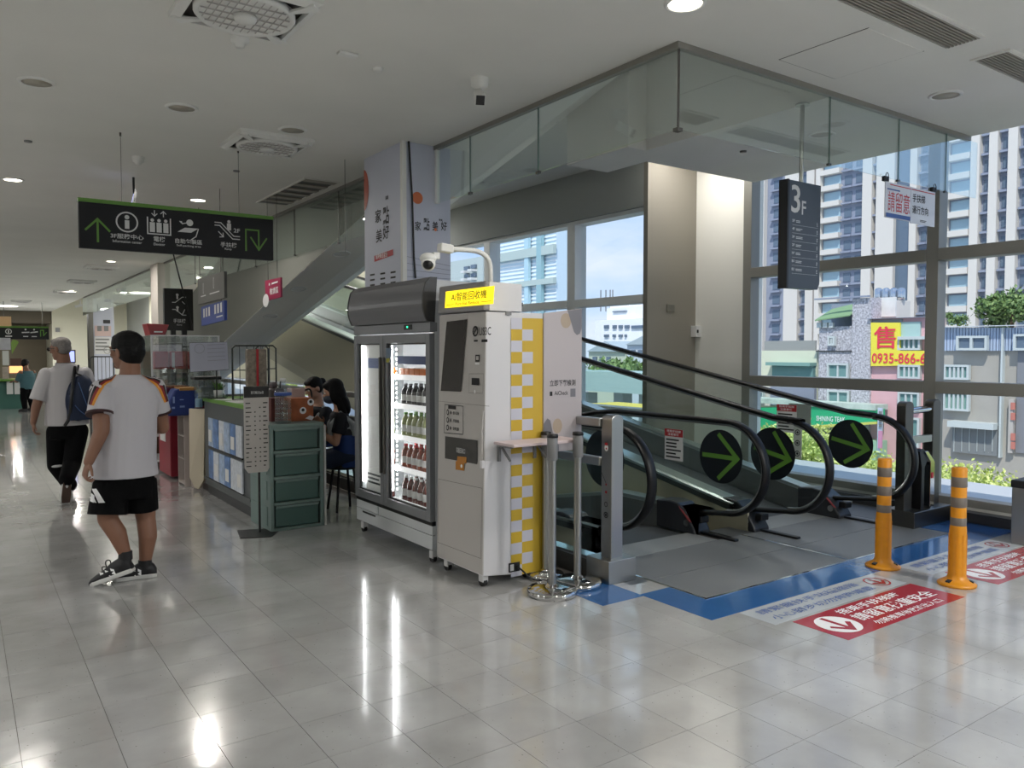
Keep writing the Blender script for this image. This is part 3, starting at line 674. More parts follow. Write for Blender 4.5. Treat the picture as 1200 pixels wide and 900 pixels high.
t, P, n = slanted('hanging_board', [(232, 357), (263, 349), (263, 318), (232, 327)], 10.6, 8.9, mat('board_darkgrey', '#50504c', .5), 'dark grey hanging board with two white pictograms above the blue one')
d = Draw(P[0], P[1] - P[0], P[3] - P[0], .004); w = (P[1] - P[0]).length; h = (P[3] - P[0]).length
d.ringd(w * .25, h * .55, h * .1, h * .03, ry=h * .2); d.ringd(w * .65, h * .62, h * .1, h * .03, ry=h * .2); d.rect(w * .15, h * .25, w * .35, h * .29); d.rect(w * .5, h * .25, w * .85, h * .29); d.done('lettering', M_grey_ink, t)
b = MB(); b.cyl(P[2] * .9 + P[3] * .1, V(((P[2] * .9 + P[3] * .1).x, (P[2] * .9 + P[3] * .1).y, H)), .004, 6); b.cyl(P[2] * .1 + P[3] * .9, V(((P[2] * .1 + P[3] * .9).x, (P[2] * .1 + P[3] * .9).y, H)), .004, 6); build(b, 'wire', M_dsteel, t)
t, P, n = slanted('hanging_board', [(236, 382), (263, 375), (263, 352), (236, 360)], 10.5, 8.95, mat('board_blue', '#1d3a86', .5), 'blue hanging board with pale figures under the dark grey one')
d = Draw(P[0], P[1] - P[0], P[3] - P[0], .004); w = (P[1] - P[0]).length; h = (P[3] - P[0]).length
for k in (.12, .24, .36, .62, .74, .86): d.rect(w * k, h * .4, w * (k + .07), h * .85)
d.rect(w * .7, h * .2, w * .95, h * .26); d.done('lettering', M_grey_ink, t)
b = MB(); b.cyl(P[2] * .9 + P[3] * .1, P[2] * .9 + P[3] * .1 + V((0, 0, .12)), .004, 6); build(b, 'wire', M_dsteel, t)
t, P, n = slanted('hanging_board', [(311, 353), (329, 348), (329, 325), (311, 329)], 9.4, 8.9, mat('board_magenta', '#a3264f', .5), 'small magenta hanging board with white characters and a round white mascot-free badge', .02)
t['label'] = 'small magenta speech-bubble board hanging from wires left of the wrapped pillar'
d = Draw(P[0], P[1] - P[0], P[3] - P[0], .004); w = (P[1] - P[0]).length; h = (P[3] - P[0]).length
d.text('敬請區', w * .32, h * .22, w * .55, h * .32, .02); d.disc(w * .3, h * .75, h * .07); d.rect(w * .45, h * .71, w * .85, h * .79); d.done('lettering', M_white_ink, t)
d = Draw(P[0], P[1] - P[0], P[3] - P[0], .006); d.disc(w * .06, h * .02, w * .2, h * .32); d.done('white_oval', M_white_ink, t)
b = MB()
for k in (.2, .8): q = P[3] * (1 - k) + P[2] * k; b.cyl(q, V((q.x, q.y, H)), .003, 6)
build(b, 'wire', M_dsteel, t)
# thin wires hanging without a sign
b = MB(); q = ZP(404, 187, H); b.cyl((q.x, q.y, H), (q.x, q.y, YP(404, 295, q.y).z), .003, 6); tag(build(b, 'hanging_wire', M_dsteel), 'thin bare wire hanging beside the wrapped pillar in front of the slanted soffit', 'wire')
# far direction sign
t = thing('hanging_direction_sign', 'distant black sign with green top edge over the far corridor opening', 'sign', YP(28, 398, 34))
a = YP(-60, 397, 34); c = YP(57, 383, 34); b = MB(); b.box((a.x, 34, a.z), (c.x, 34.1, c.z)); build(b, 'panel', M_sign, t); b = MB(); b.box((a.x, 33.98, c.z - .05), (c.x, 34.12, c.z)); build(b, 'green_edge', M_green_ink, t)
d = Draw((a.x, 34, a.z), (1, 0, 0), (0, 0, 1), .01)
def q2(px): return YP(px, 390, 34).x - a.x
d.ringd(q2(10), .28, .1, .025); d.rect(q2(10) - .02, .22, q2(10) + .02, .33); d.rect(q2(6), .09, q2(14), .13)
for k in (30, 40): d.line([(q2(k) - .1, .25), (q2(k) + .1, .2 + .02 * k / 10)], .04); d.disc(q2(k), .36, .03); d.rect(q2(k) - .08, .09, q2(k) + .08, .12)
d.done('lettering', M_grey_ink, t)
d = Draw((a.x, 34, a.z), (1, 0, 0), (0, 0, 1), .01); d.line([(q2(47.5), .12), (q2(47.5), .34), (q2(51), .34), (q2(51), .14), (q2(54.5), .26)], .03); d.done('arrows', M_green_ink, t)
b = MB()
for px in (5, 50): x = YP(px, 390, 34).x; b.cyl((x, 34.05, c.z), (x, 34.05, H), .01, 6)
build(b, 'wire', M_dsteel, t)
pxb = pxrect('y', 33.5, -4, 371, 13, 382, 'hanging_poster', mat('poster_orange', '#c9a57a', .6), None, .03); tag(pxb, 'orange and brown poster at the left edge above the distant sign', 'poster')
# ================================================================ inclined moving walkways
SL = .19
def arc(cy, cz, r, a0, a1, n): return [(cy + r * math.cos(math.radians(a0 + (a1 - a0) * k / n)), cz + r * math.sin(math.radians(a0 + (a1 - a0) * k / n))) for k in range(n + 1)]
RUB = [(.045 * math.cos(a), .021 * math.sin(a)) for a in [2 * math.pi * i / 12 for i in range(12)]]
M_deckal = mat('deck_aluminium', '#b9c2bf', .3, .9)
M_skirt = mat('skirt_steel', '#8d8f8c', .35, .9)
M_inlet = mat('inlet_black', '#2a2c30', .3)
M_pallet = mat('pallet_grey', '#55585a', .45, .6)
def groovemat(name, c1, c2, scale, axis='X'):
    m = bpy.data.materials.new(name); m.use_nodes = True; t = m.node_tree; b = t.nodes['Principled BSDF']; L = t.links.new
    g = t.nodes.new('ShaderNodeNewGeometry'); w = t.nodes.new('ShaderNodeTexWave'); w.bands_direction = axis; w.inputs['Scale'].default_value = scale
    L(g.outputs['Position'], w.inputs['Vector']); r = t.nodes.new('ShaderNodeMixRGB'); L(w.outputs[0], r.inputs[0]); r.inputs[1].default_value = srgb(c1); r.inputs[2].default_value = srgb(c2); L(r.outputs[0], b.inputs['Base Color'])
    b.inputs['Metallic'].default_value = .35; b.inputs['Roughness'].default_value = .38
    bp = t.nodes.new('ShaderNodeBump'); bp.inputs['Strength'].default_value = .5; bp.inputs['Distance'].default_value = .004; L(w.outputs[0], bp.inputs['Height']); L(bp.outputs[0], b.inputs['Normal']); MATS[name] = m; return m
M_plate = groovemat('ribbed_plate', '#6f7274', '#8f9294', 22)
M_comb = groovemat('comb_plate', '#7c8082', '#b5b8b8', 16)
M_tread = groovemat('pallet_ribs', '#33363a', '#6a6e72', 22)

def balustrade(t, x, yf, up, side, Y1, ysl, discs=None):
    """one side of a walkway at x; front of the newel at yf; up = slope sign; ysl = where the slope starts"""
    s = SL * up; R = .365; cy = yf + R + .018; cz = .575
    top = cz + R
    path = [(cy + .55, cz - R - .055), (cy + .3, cz - R - .035)] + arc(cy, cz, R, 270, 90, 22)
    Ys = ysl
    path += [(Ys - .25, top + .004), (Ys, top + .02 * up), (Ys + .3, top + .02 * up + s * .28)]
    y = Ys + .3; z = path[-1][1]; path += [(Y1, z + s * (Y1 - y))]
    b = MB(); b.sweep(path, x, RUB); build(b, 'handrail', M_rubber, t)
    b = MB(); b.sweep([(p[0], p[1]) for p in path[2:]], x, [(-.012, -.014), (.012, -.014), (.012, -.034), (-.012, -.034)]); build(b, 'handrail_guide', M_steel, t)
    # glass: polygon between deck line and handrail
    def deck(y): return dz + (0 if y < Ys0 else s * (y - Ys0))
    dz = .215; Ys0 = (4.30 if up > 0 else 5.3)
    gy0 = cy - R * .94
    cuts = [4.77, 6.6, 8.6, 10.6, 12.6, 14.6, 16.6, 18.6]; last = None
    prev = None
    seg = [c for c in cuts if c < Y1] + [Y1]
    def rail(y):
        if y <= Ys - .25: return top - .02
        if y <= Ys + .3: return top - .02 + s * max(0, y - Ys) * .9
        return z + s * (y - Ys - .3) - .02
    start = None
    for k, ye in enumerate(seg):
        if k == 0:
            pts = [(a, c) for a, c in arc(cy, cz, R - .02, 250, 90, 14)]
            ys = [ye - .006]
            poly = pts + [(Ys - .3, rail(Ys - .3)), (Ys, rail(Ys)), (ye - .006, rail(ye))][(1 if Ys > ye else 0):] if Ys < ye else pts + [(ye - .006, rail(ye))]
            poly += [(ye - .006, deck(ye) - .02), (4.30, deck(4.30) - .02), (cy + .1, .20)]
        else:
            a = seg[k - 1] + .006; c = ye - .006
            ups = [(a, rail(a))] + ([(Ys, rail(Ys)), (Ys + .3, rail(Ys + .3))] if a < Ys < c else []) + [(c, rail(c))]
            dn = [(c, deck(c) - .02)] + ([(Ys0, deck(Ys0) - .02)] if a < Ys0 < c else []) + [(a, deck(a) - .02)]
            poly = ups + dn
        b = MB(); b.prism([(x - .005, p[0], p[1]) for p in poly], (.010, 0, 0)); build(b, 'glass_panel', M_bglass, t)
    # deck trims: inner side towards the tread
    o = -side      # outer direction
    dy = [cy + .42, 4.30, Ys0, Y1] if up < 0 else [cy + .50, 4.31, Y1]
    ln = [(y_, deck(y_)) for y_ in dy]
    b = MB()
    xo, xi = x + o * .11, x - o * .07
    b.loft([[V((xo, a, c - .03)), V((xo, a, c - .01)), V((x + o * .08, a, c)), V((xi, a, c)), V((xi, a, c - .03))] for a, c in ln], False); build(b, 'deck_strip', M_deckal, t)
    b = MB(); b.loft([[V((xo, a, c - .075)), V((xo, a, c - .03)), V((xo - o * .01, a, c - .03)), V((xo - o * .01, a, c - .075))] for a, c in ln], False); build(b, 'dark_trim', mat('trim_dark', '#3c4240', .4), t)
    b = MB(); 
    ln = [(cy + .32, deck(cy + .32)), (4.355, deck(4.355))] + [q_ for q_ in ln if q_[0] > 4.36]; bot = [(y_, (.004 if y_ < 4.34 else deck(y_) - .98)) for y_, _q in ln]
    b.loft([[V((xo - o * .012, a, q)), V((xo - o * .012, a, c - .06)), V((xo - o * .03, a, c - .06)), V((xo - o * .03, a, q))] for (a, c), (_, q) in zip(ln, bot)], False)
    build(b, 'outer_skirt', mat('skirt_cream', '#b3ae98', .5), t)
    ln = [(y_, deck(y_)) for y_ in dy]; b = MB(); b.loft([[V((xi, a, c - .30)), V((xi, a, c - .03)), V((xi - o * .01, a, c - .03)), V((xi - o * .01, a, c - .30))] for a, c in ln], False); build(b, 'inner_skirt', M_skirt, t)
    # newel base / inlet cap
    yc = cy + .42
    b = MB(); pr = [(yc + .26, dz + .015), (yc + .12, dz + .03), (yc + .02, dz + .02), (yc - .06, dz - .03), (yc - .12, dz - .11), (yc - .17, .03), (yc - .175, 0.0), (yc + .26, 0.0)]
    b.prism([(x - .095, a, c) for a, c in pr], (.19, 0, 0)); build(b, 'inlet_cap', M_inlet, t, bevel=.012)
    b = MB(); b.prism([(x + side * .096, a, c) for a, c in [(yc + .0, dz - .005), (yc - .055, dz - .04), (yc - .14, .10), (yc - .12, .10), (yc - .02, dz - .03)]], (side * .003, 0, 0))
    b.add([], [])
    build(b, 'warning_sticker', mat('sticker_redwhite', '#a8474c', .5), t)
    b = MB(); b.lathe([(.0, -.098), (.03, -.098), (.03, -.094), (0, -.094)], (x, yc - .10, .07), 20, 'x') if False else b.cyl((x - .097, yc - .08, .085), (x + .097, yc - .08, .085), .028, 20); build(b, 'round_badge', M_steel, t)
    b = MB(); b.box((x - .05, yc - .20, .095), (x + .05, yc - .13, .15)); build(b, 'brush', M_black, t, bevel=.01)
    # floor guard bar
    b = MB(); b.box((x - .025, yc - .52, 0.004), (x + .025, yc - .14, .022)); build(b, 'floor_guard', M_black, t, bevel=.004)
    if discs:
        for (yd, zd, rd, rot, sd) in discs:
            dd = Draw((x + sd * .006, yd, zd), (0, -1 if sd < 0 else 1, 0), (0, 0, 1), .001)
            dd.disc(0, 0, rd, n=40); dd.done('arrow_disc', mat('disc_black', '#10141a', .35), t, 'black round direction disc stuck to the glass')
            # the arrow points toward the newel (-y)
            dd = Draw((x + sd * .006, yd, zd), (0, -1, 0), (0, 0, 1), .003) if sd < 0 else Draw((x + sd * .006, yd, zd), (0, -1, 0), (0, 0, -1), .003)
            def rt(u, v): c_, s_ = math.cos(rot), math.sin(rot); return (u * c_ - v * s_, u * s_ + v * c_)
            L = rd * .78; dd.line([rt(-L, 0), rt(L * .95, 0)], rd * .17); dd.line([rt(-.05 * rd, L), rt(L, 0), rt(-.05 * rd, -L)], rd * .17)
            dd.done('green_arrow', M_green_ink, t)

def walkway(name, label, xa, xb, up, yfa, yfb, Y1, ysl, da, db):
    t = thing(name, label, 'moving walkway', ((xa + xb) / 2, 4.0, 0))
    balustrade(t, xa, yfa, up, 1, Y1, ysl, da); balustrade(t, xb, yfb, up, -1, Y1, ysl, db)
    s = SL * up
    # comb plate and pallets
    b = MB(); b.box((xa + .08, 4.10, -.02), (xb - .08, 4.40, .006)); build(b, 'comb_plate', M_comb, t)
    ys = 4.40; zc = -.002
    y = ys; k = 0
    while y < Y1 - .4 and k < 70:
        z = -.01 if y < Y0T else -.01 + s * (y - Y0T); zn = -.01 if y + .4 < Y0T else -.01 + s * (y + .4 - Y0T)
        b = MB(); b.prism([(xa + .10, y + .003, z), (xa + .10, y + .397, zn), (xa + .10, y + .397, zn - .05), (xa + .10, y + .003, z - .05)], (xb - xa - .20, 0, 0)); build(b, 'pallet', M_tread, t)
        y += .4; k += 1
    b = MB(); q = Y0T
    b.prism([(xa - .08, 4.36, -.12), (xa - .08, q, -.12), (xa - .08, Y1, -.12 + s * (Y1 - q)), (xa - .08, Y1, -.95 + s * (Y1 - q)), (xa - .08, q, -.95), (xa - .08, 4.36, -.6)], (xb - xa + .16, 0, 0)); build(b, 'truss_casing', mat('truss_cream', '#c2bfae', .7), t)
    return t
Y0T = 4.9
w_dn = walkway('moving_walkway', 'descending travelator, left of the pair, with black handrails and a black disc arrow', 3.90, 4.95, -1, 3.84, 3.69, 20, 5.6,
               [(4.36, .70, .215, 0, 1)], [(4.137, .657, .215, 0, -1)])
Y0T = 4.42
w_up = walkway('moving_walkway', 'ascending travelator beside the windows with two black disc arrows on its glass', 5.42, 6.46, 1, 3.46, 3.355, 22, 3.98,
               [(3.997, .66, .215, math.radians(-11), -1)], [(3.95, .674, .215, math.radians(-11), -1)])
# notices on the glass
def notice(x, a, c, label, head=M_red_ink, tilt=0):
    y1, z0 = a; y0, z1 = c
    b = MB(); b.box((x - .009, y0, z0), (x - .006, y1, z1)); o = build(b, 'glass_notice', M_paper); tag(o, label, 'notice')
    d = Draw((x - .009, y1, z0), (0, -1, 0), (0, 0, 1), .001); w = y1 - y0; h = z1 - z0
    d.rect(0, h * .76, w, h); dd = d.done('red_heading', head, o)
    d = Draw((x - .009, y1, z0), (0, -1, 0), (0, 0, 1), .0015); d.text('搭乘手扶梯', w * .12, h * .89, w * .76, h * .08, .01); d.text('注意事項', w * .18, h * .79, w * .6, h * .08, .01); d.done('heading_lettering', M_white_ink, o)
    d = Draw((x - .009, y1, z0), (0, -1, 0), (0, 0, 1), .0012)
    for k in range(6): d.dashes(w * .08, h * (.08 + .11 * k), w * .92, h * (.13 + .11 * k), 1, k, 1)
    d.done('lettering', M_ink, o); return o
notice(4.95, (4.741, .57), (4.535, .835), 'white notice with red heading on the glass of the descending travelator')
notice(6.46, (4.72, .72), (4.50, .985), 'notice with dark red heading on the glass of the ascending travelator')
b = MB(); b.box((6.468, 4.36, .80), (6.471, 4.60, 1.0)); tag(build(b, 'glass_notice', mat('paper_grey', '#a8aaa6', .7)), 'grey back of a sheet stuck behind the dark red notice', 'notice')
b = MB(); b.box((6.450, 4.44, .48), (6.453, 4.53, .78)); o = tag(build(b, 'glass_notice', mat('paper_pale', '#bfc3bd', .7)), 'narrow strip of white safety pictograms under the dark red notice', 'notice')
d = Draw((6.450, 4.53, .48), (0, -1, 0), (0, 0, 1), .001)
for k in range(3): d.ringd(.045, .05 + .1 * k, .028, .008); d.disc(.045, .05 + .1 * k, .012)
d.done('pictogram', M_ink, o)
# landing plates
pl = thing('landing_plate', 'ribbed steel floor plates in front of the two travelators', 'floor plate', (5.1, 3.15, 0))
for a in ((3.66, 3.16, 5.165, 3.62), (3.66, 3.625, 5.165, 4.10), (5.175, 3.16, 6.62, 3.62), (5.175, 3.625, 6.62, 4.10)):
    b = MB(); b.box((a[0] + .003, a[1] + .002, -.004), (a[2] - .003, a[3] - .002, .004)); build(b, 'plate', M_plate, pl)
b = MB(); b.box((3.64, 3.145, -.004), (6.64, 3.16, .005)); b.box((5.163, 3.16, -.004), (5.177, 4.1, .006)); b.box((3.645, 3.16, -.004), (3.66, 4.36, .005)); build(b, 'edge_strip', M_chrome, pl)
for a in (((3.48, 3.62, -.01), (3.64, 4.36, 0)), ((5.06, 4.10, -.01), (5.32, 4.36, .002)), ((6.56, 4.20, -.01), (7.18, 4.36, 0)), ((6.64, 3.46, -.01), (7.18, 4.2, .0))):
    b = MB(); b.box(*a); build(b, 'side_plate', mat('side_plate_steel', '#6d7072', .4, .6), pl)
b = MB(); b.box((6.66, 4.36, -.3), (7.3, 6.6, .02)); build(b, 'ledge_cover', mat('ledge_cover_pale', '#b5b8b4', .5), pl)
# blue floor tape
M_bluetape = mat('blue_tape', '#33639c', .13, coat=.3, noise=.06, nscale=3, bump=.08, bscale=14)
b = MB(); b.box((3.39, 2.885, .0), (7.16, 3.145, .0018)); b.box((3.39, 3.145, 0), (3.645, 3.45, .0018)); b.box((6.64, 3.145, 0), (7.16, 3.46, .0018))
tag(build(b, 'floor_tape', M_bluetape), 'wide blue floor tape around the travelator landing', 'floor tape')
b = MB(); b.box((3.06, 3.42, 0), (3.39, 3.80, .0018)); tag(build(b, 'floor_tape', M_bluetape), 'short blue floor tape piece under the rope posts beside the steel rail end', 'floor tape')
# red & white floor stickers
M_redst = mat('red_sticker', '#a9303c', .14, noise=.05, bump=.08, bscale=14); M_whst = mat('white_sticker', '#b9bec2', .14, bump=.08, bscale=14)
def floor_sticker(x, y, lab):
    t = thing('floor_sticker', lab, 'floor sticker', (x, y, 0))
    b = MB(); b.box((x, y, .0001), (x + 1.24, y + .335, .0016)); build(b, 'red_sheet', M_redst, t)
    b = MB(); b.box((x - .12, y + .36, .0001), (x + 1.24, y + .60, .0012)); build(b, 'white_sheet', M_whst, t)
    d = Draw((x, y, .0018), (1, 0, 0), (0, 1, 0), .0006); d.disc(.17, .165, .125, n=36)
    d.text('搭乘手扶梯時', .34, .235, .62, .07, .01); d.text('請留意孩童安全', .34, .115, .82, .10, .02); d.text('勿將推車停放於出入口', .36, .03, .7, .055, .01); d.done('lettering', M_white_ink, t)
    d = Draw((x, y, .0022), (1, 0, 0), (0, 1, 0), .0008); d.line([(.17, .26), (.17, .08)], .03); d.line([(.10, .15), (.17, .075), (.24, .15)], .03); d.ringd(1.10, .48, .085, .012); d.line([(1.10, .53), (1.10, .43)], .02); d.line([(1.05, .47), (1.10, .43), (1.15, .47)], .02); d.done('red_print', M_redst, t)
    d = Draw((x, y, .0014), (1, 0, 0), (0, 1, 0), .0006); d.text('請緊握扶手站穩踏階', -.04, .50, .98, .065, .005); d.text('小心腳步切勿奔跑嬉戲', -.04, .40, 1.0, .065, .005); d.done('blue_print', M_blue_ink, t)
    return t
floor_sticker(3.735, 2.277, 'red and white floor sticker with a down arrow in front of the two bollards')
floor_sticker(5.42, 2.277, 'red and white floor sticker with a down arrow cut off by the right edge')
# ================================================================ upper truss (travelator coming down from the floor above)
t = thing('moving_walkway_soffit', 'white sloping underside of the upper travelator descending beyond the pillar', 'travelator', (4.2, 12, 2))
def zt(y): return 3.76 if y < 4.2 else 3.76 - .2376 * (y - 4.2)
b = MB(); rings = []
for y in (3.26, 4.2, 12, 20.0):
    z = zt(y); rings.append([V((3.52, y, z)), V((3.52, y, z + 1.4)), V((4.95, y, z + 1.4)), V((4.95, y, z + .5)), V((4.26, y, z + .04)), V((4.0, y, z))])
b.loft([[r[0], r[5], r[4], r[3], r[3] + V((0, 0, .02)), r[4] + V((0, 0, .02)), r[5] + V((0, 0, .02)), r[0] + V((0, 0, .02))] for r in rings], False); build(b, 'soffit_lining', mat('soffit_lit_white', '#f2f1ea', .75), t)  # underside painted near-white to stand in for the light it catches
b = MB(); b.loft([[r[0] + V((-.004, 0, .005)), r[1] + V((-.004, 0, 0)), r[1] + V((.02, 0, 0)), r[0] + V((.02, 0, .025))] for r in rings], False); build(b, 'side_casing', mat('soffit_side_shade', '#80827b', .75), t)  # darker grey puts the shade of the side face into its colour
for (px, py), lit in (((400, 297), 0), ((350, 338), 0), ((317, 370), 0)):
    yv = None
    d_ = ray(px, py)          # point on the sloping underside
    best = None
    for k in range(600):
        s_ = .006 + k * .00002; p = EYE + d_ * s_
        if p.z > zt(p.y): best = p; break
    if best is None: continue
    n_ = V((0, .2376, 1)).normalized(); up_ = V((0, 1, -.2376)).normalized()
    b = MB(); rg = []
    for rr, hh in ((.11, 0), (.11, .012), (.09, .014), (.088, .006)): rg.append(b.ring(best - n_ * hh, V((1, 0, 0)) * rr, up_ * rr, 28))
    b.loft(rg); build(b, 'lamp_ring', M_wplast, t)
for px, py in ((372, 320), (401, 293)): pass
# ================================================================ guard rail and steel posts
t = thing('guard_rail', 'stainless guard rail with glass infill and square end post left of the travelators', 'railing', (3.42, 3.78, 0))
def endpost(t, x, y, z0, z1, w=.055, d=.055):
    b = MB(); n = 10; ring0 = []
    prof = [(x - w, z0), (x + w, z0), (x + w, z1 - .035)] + [(x + w * math.cos(a), z1 - .035 + .035 * math.sin(a)) for a in [math.pi * k / 10 for k in range(1, 10)]] + [(x - w, z1 - .035)]
    b.prism([(a, y - d, c) for a, c in prof], (0, 2 * d, 0)); return build(b, 'end_post', M_steel, t, bevel=.004)
endpost(t, 3.475, 3.80, .13, 1.085, .05, .05)
b = MB(); b.box((3.36, 3.70, 0), (3.60, 3.92, .15)); build(b, 'post_base', M_steel, t, bevel=.004)
b = MB(); b.box((3.37, 3.92, 0), (3.50, 14.0, .12)); build(b, 'kerb', M_dsteel, t)
b = MB(); b.box((3.39, 3.92, .12), (3.48, 14.0, .135)); build(b, 'kerb_cap', M_chrome, t)
for z, r in ((1.03, .028), (.775, .028)):
    b = MB(); b.box((3.405, 3.85, z - r), (3.455, 14.0, z + r)); build(b, 'rail', M_steel, t, bevel=.008)
yy = 3.95
while yy < 13.5:
    b = MB(); b.box((3.425, yy, .14), (3.435, yy + 1.15, .74)); build(b, 'glass_infill', M_bglass, t)
    b = MB(); b.box((3.41, yy + 1.15, .13), (3.45, yy + 1.19, 1.0)); build(b, 'upright', M_steel, t); yy += 1.2
d = Draw((3.425, 3.75, 0), (1, 0, 0), (0, 0, 1), .002)
d = Draw((3.425, 3.90, 0), (0, -1, 0), (0, 0, 1), .002)
d.disc(.1, .87, .018, .022); d.done('sticker', M_white_ink, t)
d = Draw((3.425, 3.90, 0), (0, -1, 0), (0, 0, 1), .003); d.disc(.1, .895, .016, .010); d.disc(.10, .865, .006); d.disc(.1, .58, .009); d.disc(.10, .63, .007); d.done('sticker', M_red_ink, t)
d = Draw((3.425, 3.90, 0), (0, -1, 0), (0, 0, 1), .003); d.ringd(.1, .50, .016, .004); d.ringd(.1, .43, .02, .006); d.disc(.1, .43, .008); d.line([(.06, .70), (.10, .64)], .004); d.done('sticker', M_ink, t)
# gate at the right: two rounded posts with tubes on a box base
t = thing('steel_gate_post', 'pair of dark steel posts joined by two bars on a boxy base by the windows', 'railing', (6.85, 3.5, 0))
b = MB(); b.box((6.52, 3.40, 0), (7.14, 3.66, .14)); build(b, 'base', M_dsteel, t, bevel=.006)
M_gp = mat('gate_post_steel', '#5e5b56', .35, .9)
for x, y in ((6.58, 3.53), (7.08, 3.55)):
    b = MB(); prof = [(x - .065, .14), (x + .065, .14), (x + .065, 1.03)] + [(x + .065 * math.cos(a), 1.03 + .04 * math.sin(a)) for a in [math.pi * k / 10 for k in range(1, 10)]] + [(x - .065, 1.03)]
    b.prism([(a, y - .04, c) for a, c in prof], (0, .08, 0)); build(b, 'post', M_gp, t, bevel=.004)
b = MB(); b.cyl((6.6, 3.53, .985), (7.06, 3.55, .985), .03); build(b, 'bar', M_chrome, t)
b = MB(); b.box((6.6, 3.515, .70), (7.06, 3.56, .76)); build(b, 'bar', M_steel, t)
t = thing('card_gate', 'small black and chrome ticket reader standing on the steel gate base', 'gate', (6.8, 3.5, .14))
b = MB(); b.prism([(6.70, 3.44, .14), (6.75, 3.44, .14), (6.75, 3.44, .50), (6.83, 3.44, .60), (6.72, 3.44, .66), (6.66, 3.44, .64), (6.70, 3.44, .5)], (0, .1, 0)); build(b, 'arm', M_black, t, bevel=.004)
b = MB(); b.prism([(6.83, 3.43, .14), (6.90, 3.43, .14), (6.90, 3.43, .54), (6.78, 3.43, .64), (6.73, 3.43, .64), (6.83, 3.43, .54)], (0, .11, 0)); build(b, 'hood', M_chrome, t, bevel=.003)
b = MB(); b.box((6.84, 3.425, .40), (6.87, 3.43, .45)); build(b, 'red_label', M_red_ink, t)
# edge of another post at the right border
t = thing('steel_gate_post', 'dark steel cabinet edge cut off by the right border of the view', 'railing', (6.9, 2.65, 0))
b = MB(); b.box((6.66, 2.60, .0), (7.05, 2.72, .44)); build(b, 'body', M_steel, t, bevel=.006); b = MB(); b.box((6.655, 2.59, .44), (7.06, 2.73, .50)); build(b, 'cap', M_black, t, bevel=.01)
# bollards
def bollard(x, y, lab):
    t = thing('traffic_bollard', lab, 'bollard', (x, y, 0), None)
    my = mat('bollard_yellow', '#d48a0e', .4, noise=.06, nscale=20); mg = mat('bollard_grey', '#6f675f', .45)
    b = MB(); b.lathe([(.0, 0), (.112, 0), (.114, .012), (.10, .022), (.06, .045), (.052, .07), (.05, .35), (.0455, .40), (.0455, .75), (.042, .757), (0, .757)], (x, y, 0), 36); build(b, 'post', my, t)
    for z in (.665, .535, .405):
        b = MB(); b.lathe([(.0458, z - .032), (.0468, z - .03), (.0468, z + .03), (.0458, z + .032)], (x, y, 0), 36); build(b, 'reflective_band', mg, t)
    b = MB()
    for a in range(3):
        A = a * 2.094 - 1.2; b.obox((x + .082 * math.cos(A), y + .082 * math.sin(A), .034), (.012 * math.cos(A), .012 * math.sin(A), -.004), (-.014 * math.sin(A), .014 * math.cos(A), 0), (0, 0, .004))
    build(b, 'bolt_pocket', M_black, t)
    for k in range(8):
        A = k * math.pi / 4 + .3; b = MB(); b.obox((x + .05 * math.cos(A), y + .05 * math.sin(A), .2), (.003 * math.cos(A), .003 * math.sin(A), 0), (-.004 * math.sin(A), .004 * math.cos(A), 0), (0, 0, .13)); build(b, 'rib', my, t)
    return t
bollard(5.21, 2.93, 'yellow and grey banded bollard standing before the ascending travelator')
bollard(5.20, 2.43, 'yellow and grey banded bollard nearer the camera, right of its twin')
# rope posts
def ropepost(x, y, h, lab, r=.155):
    t = thing('rope_post', lab, 'stanchion', (x, y, 0))
    b = MB(); b.lathe([(0, 0), (r, 0), (r, .03), (r * .96, .038), (r * .3, .05), (.04, .05), (.032, .065), (.0, .066)], (x, y, 0), 40); build(b, 'base', M_chrome, t)
    b = MB(); b.lathe([(.0245, .06), (.0245, h - .16)], (x, y, 0), 20); build(b, 'pole', M_steel, t)
    b = MB(); b.lathe([(.031, h - .16), (.033, h - .155), (.033, h - .02), (.031, h - .015)], (x, y, 0), 20); build(b, 'belt_head', M_greyp, t)
    b = MB(); b.lathe([(.0, h), (.034, h), (.036, h - .02), (.0, h - .022)], (x, y, 0), 20); build(b, 'cap', M_black, t); return t
ropepost(2.955, 3.77, .99, 'steel rope post right in front of the checkered machine side')
ropepost(3.20, 3.82, .985, 'steel rope post standing between the front rope post and the steel rail end')
ropepost(3.13, 4.06, .97, 'steel rope post half hidden behind the front one, next to the poster board', .12)
# ================================================================ recycling kiosk
M_kf = mat('kiosk_front', '#b8b4b0', .4); M_kw = mat('kiosk_white', '#d3d2d4', .4)
K = thing('recycling_kiosk', 'tall grey and white self-service recycling machine with yellow lit header', 'vending machine', (2.9, 4.4, 0))
X0, Ya, Yb = 2.66, 4.10, 4.67
b = MB(); b.prism([(X0, Ya, .08), (3.13, Ya, .03), (3.13, Ya, 1.745), (X0 + .03, Ya, 1.745)], (0, Yb - Ya, 0)); build(b, 'body', M_kw, K, bevel=.006)
b = MB(); b.prism([(X0 - .004, Ya - .002, .09), (X0 + .004, Ya - .002, .09), (X0 + .03, Ya - .002, 1.74), (X0 + .024, Ya - .002, 1.74)], (0, Yb - Ya + .004, 0)); build(b, 'front_panel', M_kf, K)
b = MB(); b.prism([(X0 + .006, Ya - .004, 1.75), (2.955, Ya - .004, 1.75), (2.955, Ya - .004, 1.925), (X0 + .02, Ya - .004, 1.935)], (0, Yb - Ya + .008, 0)); build(b, 'header', mat('kiosk_header', '#8b8989', .4), K, bevel=.012)
